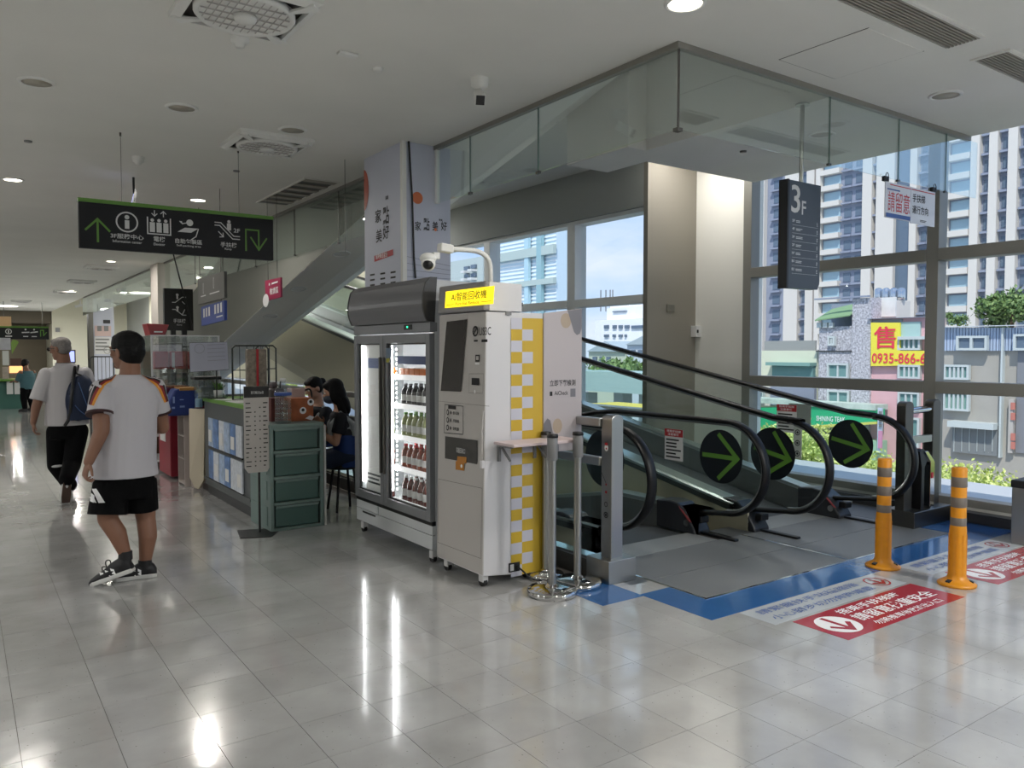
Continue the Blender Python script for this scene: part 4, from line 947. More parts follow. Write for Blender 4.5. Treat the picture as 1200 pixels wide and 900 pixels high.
b = MB(); b.prism([(X0 + .05, Ya - .006, 1.75), (2.957, Ya - .006, 1.75), (2.957, Ya - .006, 1.925), (X0 + .05, Ya - .006, 1.93)], (0, .01, 0)); build(b, 'header_side', M_kw, K)
# drawing plane following the slightly leaning front
def front(z): return X0 - .004 + .026 * (z - .09) / 1.65
class KD(Draw):
    def P(s, u, v): return V((front(v) - s.lift, Yb - u, v))
def kd(l=.002): d = KD((0, Yb, 0), (0, -1, 0), (0, 0, 1), l); return d
def kp(px, py):
    p = XP(px, py, 2.675); return (Yb - p.y, p.z)
d = kd(.003); P_ = [kp(523, 377), kp(517, 458), kp(541, 459), kp(547, 374)]; d.poly([P_[0], P_[1], P_[2], P_[3]][::1]); d.done('screen', mat('screen_dark', '#3b3838', .08, spec=.8), K)
class HD(Draw):
    def P(s, u, v): return V((X0 + .006 + .014 * (v - 1.75) / .18 - s.lift, Yb - u, v))
a = XP(522, 362, 2.67); c = XP(579, 337, 2.67)
uL, uR = Yb - a.y, Yb - c.y
b = MB(); hd = HD((0, Yb, 0), (0, -1, 0), (0, 0, 1), .004)
hd.rect(uL, 1.785, uR, 1.895); hd.done('lit_panel', mat('lit_yellow', '#f2d51c', .5, emit=.85), K, 'yellow lit header panel')
hd = HD((0, Yb, 0), (0, -1, 0), (0, 0, 1), .007); hd.text('AI智能回收機', uL + .08, 1.825, uR - uL - .16, .055, .005); hd.text('Pure Eat Reduce', uL + .14, 1.795, uR - uL - .3, .02, .0); hd.rect(uL + .02, 1.802, uL + .12, 1.805); hd.rect(uR - .14, 1.802, uR - .02, 1.805); hd.done('header_lettering', M_ink, K)
d = kd(.002)
u, v = kp(553, 391); d.ringd(u + .035, v + .015, .034, .011); d.line([(u + .02, v + .0), (u + .05, v + .03)], .01); d.line([(u + .015, v + .012), (u + .04, v + .037)], .006); d.text('US3C', u + .08, v - .012, .135, .05, .0)
d.dashes(u + .02, v - .052, u + .09, v - .04, 1, 1, 1); d.dashes(u + .11, v - .055, u + .19, v - .038, 1, 5, 1)
# camera window, slots
A = kp(557, 424); d.rect(A[0], A[1], A[0] + .05, A[1] + .045)
A = kp(553, 451); d.rect(A[0] + .0, A[1], A[0] + .09, A[1] + .045)
# steps box outline
q = [kp(521.5, 507), kp(543.5, 509), kp(543.5, 476), kp(522, 474)]
for i in range(4): d.line([q[i], q[(i + 1) % 4]], .004)
u0, v0 = kp(526, 478); d.rect(u0, v0 - .005, u0 + .10, v0 + .018)
for k in range(3):
    u, v = kp(525.5, 483 + 9 * k); d.disc(u, v, .016, .02); d.text(('置入容器', '掃描條碼', '取得回饋')[k], u + .07, v - .011, .075, .022, .01); d.disc(u + .04, v, .008, .012)
d.done('printed_graphics', M_ink, K)
d = kd(.0032); u, v = kp(525.5, 483); d.disc(u, v, .008, .012); u, v = kp(525.5, 492); d.disc(u, v, .008, .012); u, v = kp(525.5, 501); d.disc(u, v, .008, .012); A = kp(557, 424); d.rect(A[0] + .01, A[1] + .012, A[0] + .04, A[1] + .036); A = kp(528, 477); d.done('light_marks', M_kf, K)
d = kd(.004); A = kp(557, 426); d.rect(A[0], A[1] - .006, A[0] + .05, A[1] + .004); A = kp(556, 457); d.disc(A[0] + .012, A[1] - .01, .007, .012); d.done('indicator_light', M_white_ink, K)
d = kd(.0022); q = [kp(550, 438), kp(550, 460), kp(566, 461), kp(567, 438)]
for i in range(4): d.line([q[i], q[(i + 1) % 4]], .002)
q = [kp(516, 561), kp(516, 635), kp(566.5, 654), kp(567, 572)]
for i in range(4): d.line([q[i], q[(i + 1) % 4]], .003)
d.line([kp(514, 470), kp(574, 476)], .002); d.done('panel_joint', mat('joint_grey', '#6a6662', .6), K)
d = kd(.003); q = [kp(523, 537), kp(561, 544), kp(561, 516), kp(523, 511)]; d.poly(q); d.done('intake_flap', mat('flap_dark', '#403e3c', .35), K)
d = kd(.005); u, v = kp(536.5, 530); d.text('容器回收口', u, v, .11, .035, .01); d.done('flap_lettering', M_grey_ink, K)
d = kd(.005); d.poly([kp(537.5, 541), kp(548.5, 543), kp(548.5, 535.5), kp(538, 534.5)]); d.poly([kp(536, 550), kp(546, 551.5), kp(546, 541), kp(536, 540)]); d.done('orange_sticker', mat('orange_sticker', '#b07326', .5), K)
d = kd(.006); u, v = kp(543, 546); d.disc(u, v, .012); d.done('sticker_dot', M_white_ink, K)
b = MB(); P_ = [kp(569, 481), kp(568, 505), kp(568.5, 540)]; b.tube([V((front(v) - .016, Yb - u, v)) for u, v in P_], .006, 8); build(b, 'scanner_cord', M_kf, K)
b = MB(); u, v = kp(568.5, 543); b.box((front(v) - .025, Yb - u - .012, v - .03), (front(v), Yb - u + .012, v + .02)); build(b, 'scanner_head', M_kw, K, bevel=.006)
# side decal: yellow and white chequers
sx = lambda px: YP(px, 500, Ya).x
d = Draw((0, Ya - .001, 0), (1, 0, 0), (0, 0, 1), .002)
xl, xm, xr, xe = sx(598.5), sx(611.5), sx(624), 3.128
za = 1.73; rows = 23; dz = (za - .06) / rows
d.rect(xm, .045, xe, za - .02); d.done('yellow_field', mat('decal_yellow', '#c9a834', .5), K)
for k in range(rows):
    pass
for k in range(rows):
    z = za - .02 - (k + 1) * dz
    if k % 2 == 1:
        d = Draw((0, Ya - .001, 0), (1, 0, 0), (0, 0, 1), .0025); d.rect(xm, z, xr, z + dz); d.done('white_square', mat('decal_white', '#c4c4cf', .5), K)
    d = Draw((0, Ya - .001, 0), (1, 0, 0), (0, 0, 1), .0022); d.rect(xl, z, xm, z + dz)
    d.done('yellow_square' if k % 2 else 'white_square', mat('decal_yellow2', '#c7a62c', .5) if k % 2 else mat('decal_white', '#c4c4cf', .5), K)
b = MB(); q = YP(596, 671, Ya); b.box((q.x, Ya - .006, q.z), (q.x + .085, Ya, q.z + .06)); build(b, 'power_inlet', M_black, K)
b = MB(); b.box((q.x + .008, Ya - .009, q.z + .01), (q.x + .035, Ya - .004, q.z + .05)); build(b, 'switch', M_grey_ink, K)
b = MB(); q = YP(594, 367, Ya); b.obox((q.x + .01, Ya - .004, q.z), (.022, 0, 0), (0, .002, 0), (0, 0, .012)); build(b, 'hole_cover', M_greyp, K)
# arm with dome camera on top
t = thing('arm_camera', 'white dome camera on a bent white pipe rising from the recycling machine', 'camera', (2.78, 4.25, 1.93))
yb = 4.22; P0 = YP(575, 330, yb); pts = [V((P0.x, yb, 1.90)), YP(575, 315, yb), YP(573, 304, yb), YP(566, 297, yb), YP(556, 293.5, yb), YP(535, 292, yb), YP(522, 291.5, yb)]
def smoothp(P, it=2):
    for _ in range(it):
        Q = [P[0]]
        for a, c in zip(P, P[1:]): Q += [a * .75 + c * .25, a * .25 + c * .75]
        P = Q + [P[-1]]
    return P
b = MB(); b.tube(smoothp(pts), .016, 12); build(b, 'pipe', M_wplast, t)
e = pts[-1]; b = MB(); b.obox(e + V((-.0, 0, .002)), (.045, 0, -.004), (0, .03, 0), (.002, 0, .026)); build(b, 'bracket', M_wplast, t, bevel=.008)
cc = YP(501, 305, yb - .02); b = MB(); b.ell(cc + V((.004, 0, .012)), (.052, 0, 0), (0, .05, 0), (0, 0, .034)); b.ell(cc + V((.0, -.01, -.02)), (.044, 0, 0), (0, .044, 0), (0, 0, .046)); b.obox(cc + V((.055, 0, .03)), (.02, 0, .0), (0, .02, 0), (0, 0, .02)); build(b, 'dome', M_wplast, t)
b = MB(); b.ell(cc + V((-.012, -.03, -.03)), (.034, 0, 0), (0, .03, 0), (0, 0, .03)); build(b, 'lens', M_black, t)
b = MB(); b.obox(YP(610, 357, 4.12), (.012, 0, 0), (0, .01, 0), (0, 0, .012)); b.tube([YP(608, 357, 4.12), YP(612, 355, 4.12), YP(611, 361, 4.12)], .004, 6); build(b, 'hook', M_black, K)
# poster board on the side
t = thing('poster_board', 'upright white poster board fixed beside the chequered machine side', 'poster', (3.29, 4.10, .84))
b = MB(); b.prism([(3.128, 4.085, .83), (3.452, 4.085, .83), (3.452, 4.085, 1.785), (3.128, 4.085, 1.745)], (0, .012, 0)); build(b, 'board', mat('poster_board_white', '#b5aeb0', .5), t)
d = Draw((3.128, 4.085, .83), (1, 0, 0), (0, 0, 1), .001); d.text('立即下載檢測', .05, .435, .22, .042, .012); d.text('AiCheck', .09, .375, .115, .028, .01); d.rect(.05, .372, .072, .40); d.done('lettering', M_ink, t)
gp = mat('poster_grey', '#77767c', .5); gt = mat('poster_tan', '#ac9c8a', .5)
d = Draw((3.128, 4.085, .83), (1, 0, 0), (0, 0, 1), .0012); d.poly([(.20, .936), (.323, .953), (.323, .82), (.305, .785), (.28, .775), (.255, .795)]); d.poly([(.0, .10), (.0, .19), (.03, .225), (.055, .21), (.075, .13), (.12, .08), (.13, .0), (.06, .02)]); d.rect(.225, .36, .27, .415); d.done('grey_shape', gp, t)
d = Draw((3.128, 4.085, .83), (1, 0, 0), (0, 0, 1), .001); d.disc(.185, .87, .045, .05); d.disc(.115, .17, .04, .05); d.done('tan_shape', gt, t)
# fold-down shelf
t = thing('small_shelf', 'small pinkish white shelf on triangular brackets on the side of the recycling machine', 'shelf', (3.0, 4.0, .9))
zs = .925; P = [ZP(577, 505, zs), ZP(578, 511, zs), ZP(668, 511, zs), ZP(660, 505, zs)]
b = MB(); b.prism([(2.73, 3.86, zs - .012), (3.27, 3.86, zs - .012), (3.27, 4.08, zs - .012), (2.73, 4.08, zs - .012)], (0, 0, .018)); build(b, 'board', mat('shelf_pink', '#cdbcbc', .5), t, bevel=.003)
b = MB()
for x in (2.77, 3.05): b.box((x, 4.085, .80), (x + .02, 4.098, zs - .01)); b.box((x, 3.95, zs - .03), (x + .02, 4.098, zs - .012)); b.obox((x + .01, 4.03, .865), (.006, 0, 0), (0, .06, .05), (0, .004, -.004))
build(b, 'bracket', M_greyp, t)
# casters of the kiosk
def caster(x, y, par, side=1):
    b = MB(); b.cyl((x - .014, y, .032), (x + .014, y, .032), .032, 20); w = build(b, 'caster', M_black, par)
    b = MB(); b.box((x - .022, y - .03, .03), (x + .022, y + .02, .085)); build(b, 'caster_fork', M_grey_ink, w, bevel=.004)
for x, y in ((2.70, 4.16), (3.04, 4.16), (2.70, 4.6), (3.04, 4.6)): caster(x, y, K)
pts = [YP(606, 664, 4.09), YP(613, 669, 4.05), YP(620, 677, 4.03), YP(631, 681, 3.98), YP(642, 683, 4.0)]
for q in pts[2:]: q.z = max(.008, q.z)
b = MB(); b.tube(smoothp(pts), .006, 8); tag(build(b, 'power_cord', M_black), 'black power cord from the recycling machine lying by the rope posts', 'cable')
# ================================================================ drinks fridge
M_ff = mat('fridge_frame_grey', '#85878a', .35, .3); M_fw = mat('fridge_white', '#c5c8ca', .35); M_canopy = mat('fridge_canopy', '#76767a', .3, .2)
Fr = thing('drinks_fridge', 'upright two-door glass drinks fridge with rounded grey canopy', 'fridge', (2.9, 5.4, 0))
fx0, fx1, fy0, fy1 = 2.68, 3.135, 4.78, 6.06
b = MB(); t_ = .03
b.box((fx0 + .03, fy0, .09), (fx1, fy0 + t_, 1.99)); b.box((fx0 + .03, fy1 - t_, .09), (fx1, fy1, 1.99)); b.box((fx1 - t_, fy0 + t_, .09), (fx1, fy1 - t_, 1.99)); b.box((fx0 + .03, fy0 + t_, 1.66), (fx1 - t_, fy1 - t_, 1.985)); b.box((fx0 + .03, fy0 + t_, .09), (fx1 - t_, fy1 - t_, .30))
build(b, 'cabinet', M_fw, Fr)
b = MB(); prof = [(fx0 + .03, 1.70), (fx0 - .03, 1.705)] + [(fx0 - .03 - .035 * math.sin(math.pi * (k / 10) ** .8), 1.71 + .29 * k / 10) for k in range(1, 10)] + [(fx0 + .0, 2.01), (fx0 + .05, 2.01)]
b.prism([(a, fy0 + .012, c) for a, c in prof], (0, fy1 - fy0 - .024, 0)); build(b, 'canopy', M_canopy, Fr)
b = MB(); b.prism([(a - .004, fy0 - .002, c) for a, c in prof], (0, .015, 0)); b.prism([(a - .004, fy1 - .013, c) for a, c in prof], (0, .015, 0)); build(b, 'canopy_end', mat('canopy_end', '#3c3c3c', .4), Fr)
b = MB(); b.box((fx0 - .012, fy0, 1.63), (fx0 + .05, fy1, 1.70)); build(b, 'control_strip', M_ff, Fr, bevel=.004)
b = MB(); q = XP(476, 379, fx0 - .012); b.box((fx0 - .016, q.y - .09, 1.652), (fx0 - .01, q.y + .03, 1.688)); build(b, 'control_display', M_black, Fr)
b = MB(); b.box((fx0 - .018, q.y - .035, 1.665), (fx0 - .014, q.y - .015, 1.678)); build(b, 'green_digit', mat('led_green', '#2fd08a', .4, emit=2), Fr)
b = MB(); b.box((fx0 + .0, fy0 + .0, .10), (fx0 + .035, fy1, .20)); b.box((fx0 + .0, fy0, .205), (fx0 + .035, fy1 - .42, .27)); b.box((fx0, fy1 - .40, .205), (fx0 + .03, fy1, .27)); build(b, 'kick_panel', M_fw, Fr, bevel=.003)
b = MB(); b.box((fx0 - .002, fy1 - .36, .175), (fx0 + .002, fy1 - .12, .19)); build(b, 'vent_slot', M_black, Fr)
b = MB(); b.box((fx0 - .0, fy0, .27), (fx0 + .03, fy1, .30)); build(b, 'gap', M_black, Fr)
mid = XP(451, 480, fx0).y
def door(y0, y1, hs):
    d_ = MB(); w = .055
    d_.box((fx0 - .015, y0, .30), (fx0 + .03, y0 + w, 1.62)); d_.box((fx0 - .015, y1 - w, .30), (fx0 + .03, y1, 1.62)); d_.box((fx0 - .015, y0 + w, .30), (fx0 + .03, y1 - w, .365)); d_.box((fx0 - .015, y0 + w, 1.555), (fx0 + .03, y1 - w, 1.62))
    o = build(d_, 'door', M_ff, Fr, bevel=.004)
    b = MB(); b.box((fx0 + .0, y0 + w, .365), (fx0 + .006, y1 - w, 1.555)); build(b, 'door_glass', glassmat('fridge_glass', (.98, .985, .985), .04), o)
    b = MB(); hy = y0 + .012 if hs > 0 else y1 - .035; b.box((fx0 - .035, hy, .55), (fx0 - .015, hy + .022, 1.45)); build(b, 'door_handle', M_dsteel, o, bevel=.005)
    b = MB(); b.box((fx0 + .006, y0 + w, .365), (fx0 + .02, y0 + w + .012, 1.555)); b.box((fx0 + .006, y1 - w - .012, .365), (fx0 + .02, y1 - w, 1.555)); b.box((fx0 + .006, y0 + w, .365), (fx0 + .02, y1 - w, .375)); b.box((fx0 + .006, y0 + w, 1.545), (fx0 + .02, y1 - w, 1.555)); build(b, 'seal', M_black, o)
    return o
dr = door(fy0 + .005, mid - .005, -1); dl = door(mid + .005, fy1 - .005, 1)
b = MB(); 
for z in [.40 + .0 * k for k in range(0)]: pass
led = mat('led_strip', '#ffffff', .5, emit=14)
b = MB(); b.box((fx0 + .03, mid - .065, .42), (fx0 + .04, mid - .057, 1.54)); build(b, 'led_tube', led, Fr)
b = MB(); b.box((fx0 + .03, fy1 - .064, .42), (fx0 + .036, fy1 - .058, 1.54)); build(b, 'led_tube', led, Fr)
for k in range(26):
    pass
b = MB()
for k in range(30): b.box((fx0 + .05, mid - .10, .43 + k * .037), (fx0 + .056, mid - .094, .445 + k * .037))
build(b, 'led_dots', led, Fr)
for yl, ll in ((mid - .07, 1.0), (fy1 - .07, 1.0), (fy0 + .07, 1.0)):
    ld = bpy.data.lights.new('fridge_led', 'AREA'); ld.shape = 'RECTANGLE'; ld.size = 1.1; ld.size_y = .02; ld.energy = 2.6; ld.color = (1, 1, 1)
    lo = bpy.data.objects.new('fridge_led_light', ld); COL.objects.link(lo); lo.parent = Fr; lo.location = V((fx0 + .045, yl, .98)) - Fr.location; lo.rotation_euler = (0, -math.pi / 2, 0)
# back lining: left compartment holds a white hanging sheet
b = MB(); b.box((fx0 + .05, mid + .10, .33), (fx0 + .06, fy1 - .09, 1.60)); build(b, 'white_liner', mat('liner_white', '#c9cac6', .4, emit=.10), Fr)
b = MB(); b.box((fx0 + .045, mid + .16, 1.36), (fx0 + .05, fy1 - .15, 1.44)); build(b, 'blue_label', M_blue_ink, Fr)
d = Draw((fx0 + .05, fy1 - .09, .33), (0, -1, 0), (0, 0, 1), .002); d.dashes(.03, .09, .36, .19, 3, 4, .5); d.ringd(.30, .15, .03, .008); d.done('printed_line', M_ink, Fr)
shz = [.345, .60, .84, 1.08, 1.30]
for z in shz:
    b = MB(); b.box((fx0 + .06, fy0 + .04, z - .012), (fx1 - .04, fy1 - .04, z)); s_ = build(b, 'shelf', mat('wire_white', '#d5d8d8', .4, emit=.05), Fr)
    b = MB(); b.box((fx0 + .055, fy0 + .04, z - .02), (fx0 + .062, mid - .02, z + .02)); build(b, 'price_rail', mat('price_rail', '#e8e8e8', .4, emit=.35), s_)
b = MB(); b.box((fx0 + .04, fy0 + .12, 1.40), (fx0 + .046, mid - .14, 1.46)); build(b, 'blue_label', mat('label_navy', '#24407c', .5), Fr)
b = MB(); b.prism([(fx0 - .018, mid - .07, 1.52), (fx0 - .018, mid - .17, 1.52), (fx0 - .018, mid - .15, 1.46), (fx0 - .018, mid - .13, 1.42), (fx0 - .018, mid - .07, 1.41)], (-.003, 0, 0)); build(b, 'door_sticker', mat('sticker_blueyellow', '#5f7285', .5), Fr)
b = MB(); b.prism([(fx0 - .0185, mid - .075, 1.44), (fx0 - .0185, mid - .135, 1.445), (fx0 - .0185, mid - .13, 1.425), (fx0 - .0185, mid - .10, 1.41), (fx0 - .0185, mid - .075, 1.412)], (-.004, 0, 0)); build(b, 'sticker_foot', mat('sticker_yellow', '#a9a437', .5), Fr)
for x, y in ((2.72, 4.84), (3.08, 4.84), (2.72, 6.0), (3.08, 6.0)): caster(x, y, Fr)
# bottles on the shelves (things)
def bottle(mcol, mcap, h, r, lab, grp, kind='bottle'):
    t = thing('drink_' + kind, lab, kind, (0, 0, 0), grp)
    b = MB()
    if kind == 'bottle': b.lathe([(0, 0), (r * .9, 0), (r, .01), (r, h * .62), (r * .8, h * .75), (r * .42, h * .86), (r * .40, h * .93), (0, h * .93)], n=14)
    else: b.box((-r, -r, 0), (r, r, h * .9))
    build(b, 'body', mcol, t, local=True)
    b = MB()
    if kind == 'bottle': b.lathe([(0, h), (r * .42, h), (r * .44, h * .92), (0, h * .92)], n=12)
    else: b.box((-r * .8, -r * .8, h * .9), (r * .8, r * .8, h * .93))
    build(b, 'cap', mcap, t, local=True)
    if kind == 'bottle':
        b = MB(); b.lathe([(r * 1.02, h * .25), (r * 1.02, h * .52)], n=14); build(b, 'wrapper', M_paper if mcol.name != 'drink_orange' else M_red_ink, t, local=True)
    return t
mo = lambda n, c: mat(n, c, .25, emit=0)
rows_ = [(.345, mo('drink_maroon', '#5a241c'), M_white, .20, .032, 'maroon drink bottle on the bottom shelf of the glass-door fridge', 'bottom shelf bottles', 'bottle'),
         (.60, mo('drink_redbrown', '#7c3a26'), M_red_ink, .19, .034, 'red-brown drink bottle on the second fridge shelf from the bottom', 'second shelf bottles', 'bottle'),
         (.84, mo('drink_olive', '#8f9466'), M_green_ink, .19, .034, 'olive green drink bottle on the middle shelf of the fridge', 'middle shelf bottles', 'bottle'),
         (1.08, mo('drink_dark', '#2c2a2e'), M_greyp, .17, .034, 'dark drink bottle on the fourth fridge shelf from the bottom', 'fourth shelf bottles', 'bottle'),
         (1.30, mo('drink_orange', '#d0702c'), M_white, .075, .036, 'orange carton on the top shelf of the fridge', 'top shelf cartons', 'carton')]
for z, mc, mk, h, r, lab, grp, kd_ in rows_:
    src = None; k = 0
    y = fy0 + .09
    while y < mid - .12:
        for xr in (.10, .19):
            if src is None: src = bottle(mc, mk, h, r, lab, grp, kd_); src.location = (fx0 + xr, y, z)
            else: dup(src, (fx0 + xr, y, z))
        y += .082
    for xr in (.085,): dup(src, (fx0 + xr, mid + .075, z))
# ================================================================ information counter
M_cg = mat('counter_grey', '#4e5254', .45); M_cgreen = mat('counter_green', '#66933a', .4)
Ct = thing('service_counter', 'dark grey service counter with green top edge and leaflet holders', 'counter', (2.4, 7.8, 0))
cx0, cy0, cy1 = 2.10, 6.98, 8.62
b = MB(); b.box((cx0, cy0, .10), (cx0 + .42, cy1, .97)); build(b, 'body', M_cg, Ct, bevel=.004)
b = MB(); b.box((cx0 + .02, cy0, 0), (cx0 + .40, cy1 - .02, .10)); build(b, 'plinth', mat('plinth_dark', '#2e3032', .5), Ct)
b = MB(); b.box((cx0 - .01, cy0 - .01, .97), (cx0 + .44, cy1 + .02, 1.01)); build(b, 'worktop', M_cgreen, Ct, bevel=.004)
b = MB(); b.box((cx0 - .02, cy0 + .02, .16), (cx0, cy1 - .02, .18)); build(b, 'ledge', M_cg, Ct)
mats_l = [mat('leaflet_blue', '#5f7fb0', .5, noise=.3, nscale=14), mat('leaflet_pale', '#9fb2cc', .5, noise=.25, nscale=18), mat('leaflet_white', '#c6ccd4', .5, noise=.15, nscale=25)]
b = MB(); b.box((cx0 - .015, 7.25, .50), (cx0 - .002, 8.45, .515)); b.box((cx0 - .015, 7.25, .17), (cx0 - .002, 8.45, .185)); rk = build(b, 'leaflet_rack', M_black, Ct)
for r_, z in enumerate((.19, .52)):
    for k in range(6):
        y = 8.42 - k * .2; b = MB(); b.box((cx0 - .014 - .004 * (k % 2), y - .19, z), (cx0 - .004, y, z + .29)); build(b, 'leaflet', mats_l[(k * 2 + r_) % 3 if k < 5 else 2], Ct)
        if (k + r_) % 2:
            b = MB(); b.box((cx0 - .02, y - .15, z + .05), (cx0 - .018, y - .03, z + .17)); build(b, 'white_insert', M_paper, Ct)
# things on counter
def obj1(name, mb, m, label, cat, bevel=0, group=None): return tag(build(mb, name, m, bevel=bevel), label, cat, group)
for i, (x, y, a) in enumerate(((2.2, 7.6, .1), (2.28, 7.35, -.2), (2.22, 8.0, .3))):
    b = MB(); c_, s_ = math.cos(a), math.sin(a); b.obox((x, y, 1.013 + .0), (.105 * c_, .105 * s_, 0), (-.15 * s_, .15 * c_, 0), (0, 0, .002)); obj1('paper_sheet', b, M_paper, ('loose white sheet lying on the green-edged counter, the middle one', 'loose white sheet on the counter nearest the price board', 'loose white sheet on the counter by the desk lamp foot')[i], 'paper')
b = MB(); b.obox((2.25, 7.28, 1.03), (.07, .02, 0), (-.02, .06, 0), (0, 0, .014)); obj1('sticky_notes', b, mat('note_yellow', '#c9c76a', .6), 'small yellow note pad on the counter beside the price board', 'notepad', .003)
t = thing('potted_plant', 'small green plant on the corner of the service counter', 'plant', (2.2, 8.45, 1.01)); b = MB(); b.lathe([(0, 1.01), (.04, 1.01), (.05, 1.09), (0, 1.09)], (2.2, 8.45, 0)); build(b, 'pot', M_white, t)
b = MB(); rr = random.Random(3)
for k in range(40):
    a = rr.uniform(0, 6.28); e = rr.uniform(.2, 1.3); L = rr.uniform(.06, .12); dv = V((math.cos(a) * math.cos(e), math.sin(a) * math.cos(e), math.sin(e))); p = V((2.2, 8.45, 1.09)); sd_ = dv.cross(V((0, 0, 1))).normalized() * .014
    b.quad([p, p + dv * L * .5 + sd_, p + dv * L, p + dv * L * .5 - sd_])
build(b, 'leaves', mat('leaf_small', '#5f8a34', .5), t, kind='stuff')
t = thing('paper_stand', 'large pale notice sheet clipped to a black wire stand on the counter', 'sign', (2.2, 8.3, 1.01))
pr_ = [YP(223, 436, 8.3), YP(268, 433, 8.3), YP(266, 401, 8.3), YP(222, 402, 8.3)]
b = MB(); b.prism(pr_, (0, .004, 0)); build(b, 'sheet', mat('sheet_lilac', '#b3b4c4', .5), t)
d = Draw(pr_[0], pr_[1] - pr_[0], pr_[3] - pr_[0], .003); w_ = (pr_[1] - pr_[0]).length; d.ringd(w_ * .25, .23, .05, .005); 
for k in range(5): d.rect(w_ * .45, .10 + k * .04, w_ * .92, .105 + k * .04)
d.done('printed_line', mat('faint_ink', '#94949e', .6), t)
b = MB(); q = [p + V((0, .008, 0)) for p in pr_]; b.tube(q, .006, 6, True); b.tube([V((q[1].x - .12, 8.31, 1.012)), V((q[1].x - .12, 8.31, q[1].z))], .006, 6); b.box((q[1].x - .2, 8.25, 1.01), (q[1].x - .04, 8.37, 1.018)); build(b, 'frame', M_black, t)
t = thing('acrylic_box', 'clear acrylic tray of papers with a black rim on the counter end', 'box', (2.3, 8.5, 1.01)); b = MB(); p0 = YP(229, 460, 8.55); b.box((p0.x, 8.45, 1.012), (p0.x + .30, 8.62, 1.20)); build(b, 'tray', glassmat('acrylic', (.8, .83, .85), .15), t)
b = MB(); b.box((p0.x - .03, 8.44, 1.20), (p0.x + .24, 8.63, 1.235)); build(b, 'rim', M_black, t, bevel=.01); b = MB(); b.box((p0.x + .04, 8.47, 1.014), (p0.x + .26, 8.6, 1.12)); build(b, 'papers', mat('paper_greyish', '#7f8786', .6, noise=.3, nscale=20), t)
t = thing('desk_microphone', 'black desk stand with a bent neck on the service counter', 'stand', (2.5, 7.9, 1.01)); b = MB(); b.lathe([(0, 1.01), (.06, 1.01), (.05, 1.03), (0, 1.035)], (2.42, 7.9, 0)); build(b, 'foot', M_black, t); b = MB(); b.tube(smoothp([V((2.42, 7.9, 1.03)), V((2.40, 7.9, 1.15)), V((2.46, 7.9, 1.25)), V((2.40, 7.88, 1.33))]), .012, 8); build(b, 'neck', M_black, t)
# wire display racks on the counter back
def wire_rack(x0, x1, y, z0, z1, lab, nb=5):
    t = thing('wire_rack', lab, 'rack', ((x0 + x1) / 2, y, z0)); b = MB()
    r_ = .03; pts = [V((x0, y, z0)), V((x0, y, z1 - r_)), V((x0 + r_, y, z1)), V((x1 - r_, y, z1)), V((x1, y, z1 - r_)), V((x1, y, z0))]; b.tube(pts, .009, 8); build(b, 'frame', mat('rack_dark', '#3a3d3c', .4, .5), t)
    b = MB()
    for k in range(1, nb): x = x0 + (x1 - x0) * k / nb; b.cyl((x, y, z0), (x, y, z1), .0035, 6)
    for z in (z0 + .01, z0 + (z1 - z0) * .55): b.cyl((x0, y, z), (x1, y, z), .005, 6)
    build(b, 'wires', mat('rack_dark', '#3a3d3c', .4, .5), t); return t
a = YP(272, 405, 7.9); c = YP(315, 470, 7.9); wire_rack(a.x, c.x, 7.9, 1.01, a.z, 'dark wire display rack standing behind the price board')
a = YP(300, 405, 8.3); c = YP(324, 470, 8.3); wire_rack(a.x, c.x, 8.3, 1.01, a.z, 'second dark wire rack just behind the first, right of it', 3)
a = YP(105, 418, 12); c = YP(134, 475, 12); wire_rack(a.x, c.x, 12, 0.2, a.z, 'far dark wire rack left of the young man’s head'.replace('’', "'"), 6)
t = thing('hanging_pack', 'clear hanging bag of small goods with a red ribbon on the wire rack', 'bag', YP(300, 455, 7.8)); a = YP(289, 455, 7.8); c = YP(312, 409, 7.8)
b = MB(); b.box((a.x, 7.78, a.z), (c.x, 7.84, c.z)); build(b, 'bag', mat('bag_contents', '#8a7f72', .35, noise=.35, nscale=30), t, bevel=.01)
b = MB(); b.box((a.x + (c.x - a.x) * .46, 7.772, a.z - .03), (a.x + (c.x - a.x) * .57, 7.778, c.z)); build(b, 'ribbon', M_red_ink, t)
b = MB(); b.box((a.x, 7.78, a.z - .10), (c.x, 7.84, a.z)); build(b, 'card', M_black, t)
# price board on a stand
t = thing('price_board', 'tall white price board with black header on a thin pole and flat black foot', 'sign board', (1.95, 6.35, 0))
pb = [YP(287, 552, 6.42), YP(316, 549, 6.42), YP(314, 452, 6.42), YP(287, 453, 6.42)]
xa_, xb_ = pb[0].x, pb[1].x; zb_, zt_ = pb[0].z - .02, pb[3].z
b = MB(); b.prism([(xa_ + .03, 6.42, zb_), (xb_ - .02, 6.42, zb_ - .0), (xb_, 6.42, zb_ + .035), (xb_, 6.42, zt_), (xa_, 6.42, zt_), (xa_, 6.42, zb_ + .04)], (0, .012, 0)); build(b, 'board', mat('board_white', '#b4b0ac', .5), t)
d = Draw((xa_, 6.42, zb_), (1, 0, 0), (0, 0, 1), .001); w_ = xb_ - xa_; h_ = zt_ - zb_
d.rect(0, h_ * .87, w_, h_); 
rr = random.Random(5)
for k in range(15):
    v = h_ * (.80 - k * .052); d.rect(w_ * .06, v, w_ * rr.uniform(.16, .3), v + .008)
    if rr.random() < .7: d.rect(w_ * .40, v, w_ * .46, v + .009)
    if rr.random() < .6: d.rect(w_ * .60, v, w_ * .66, v + .009)
    d.rect(w_ * .76, v, w_ * rr.uniform(.84, .95), v + .009)
d.done('lettering', M_ink, t)
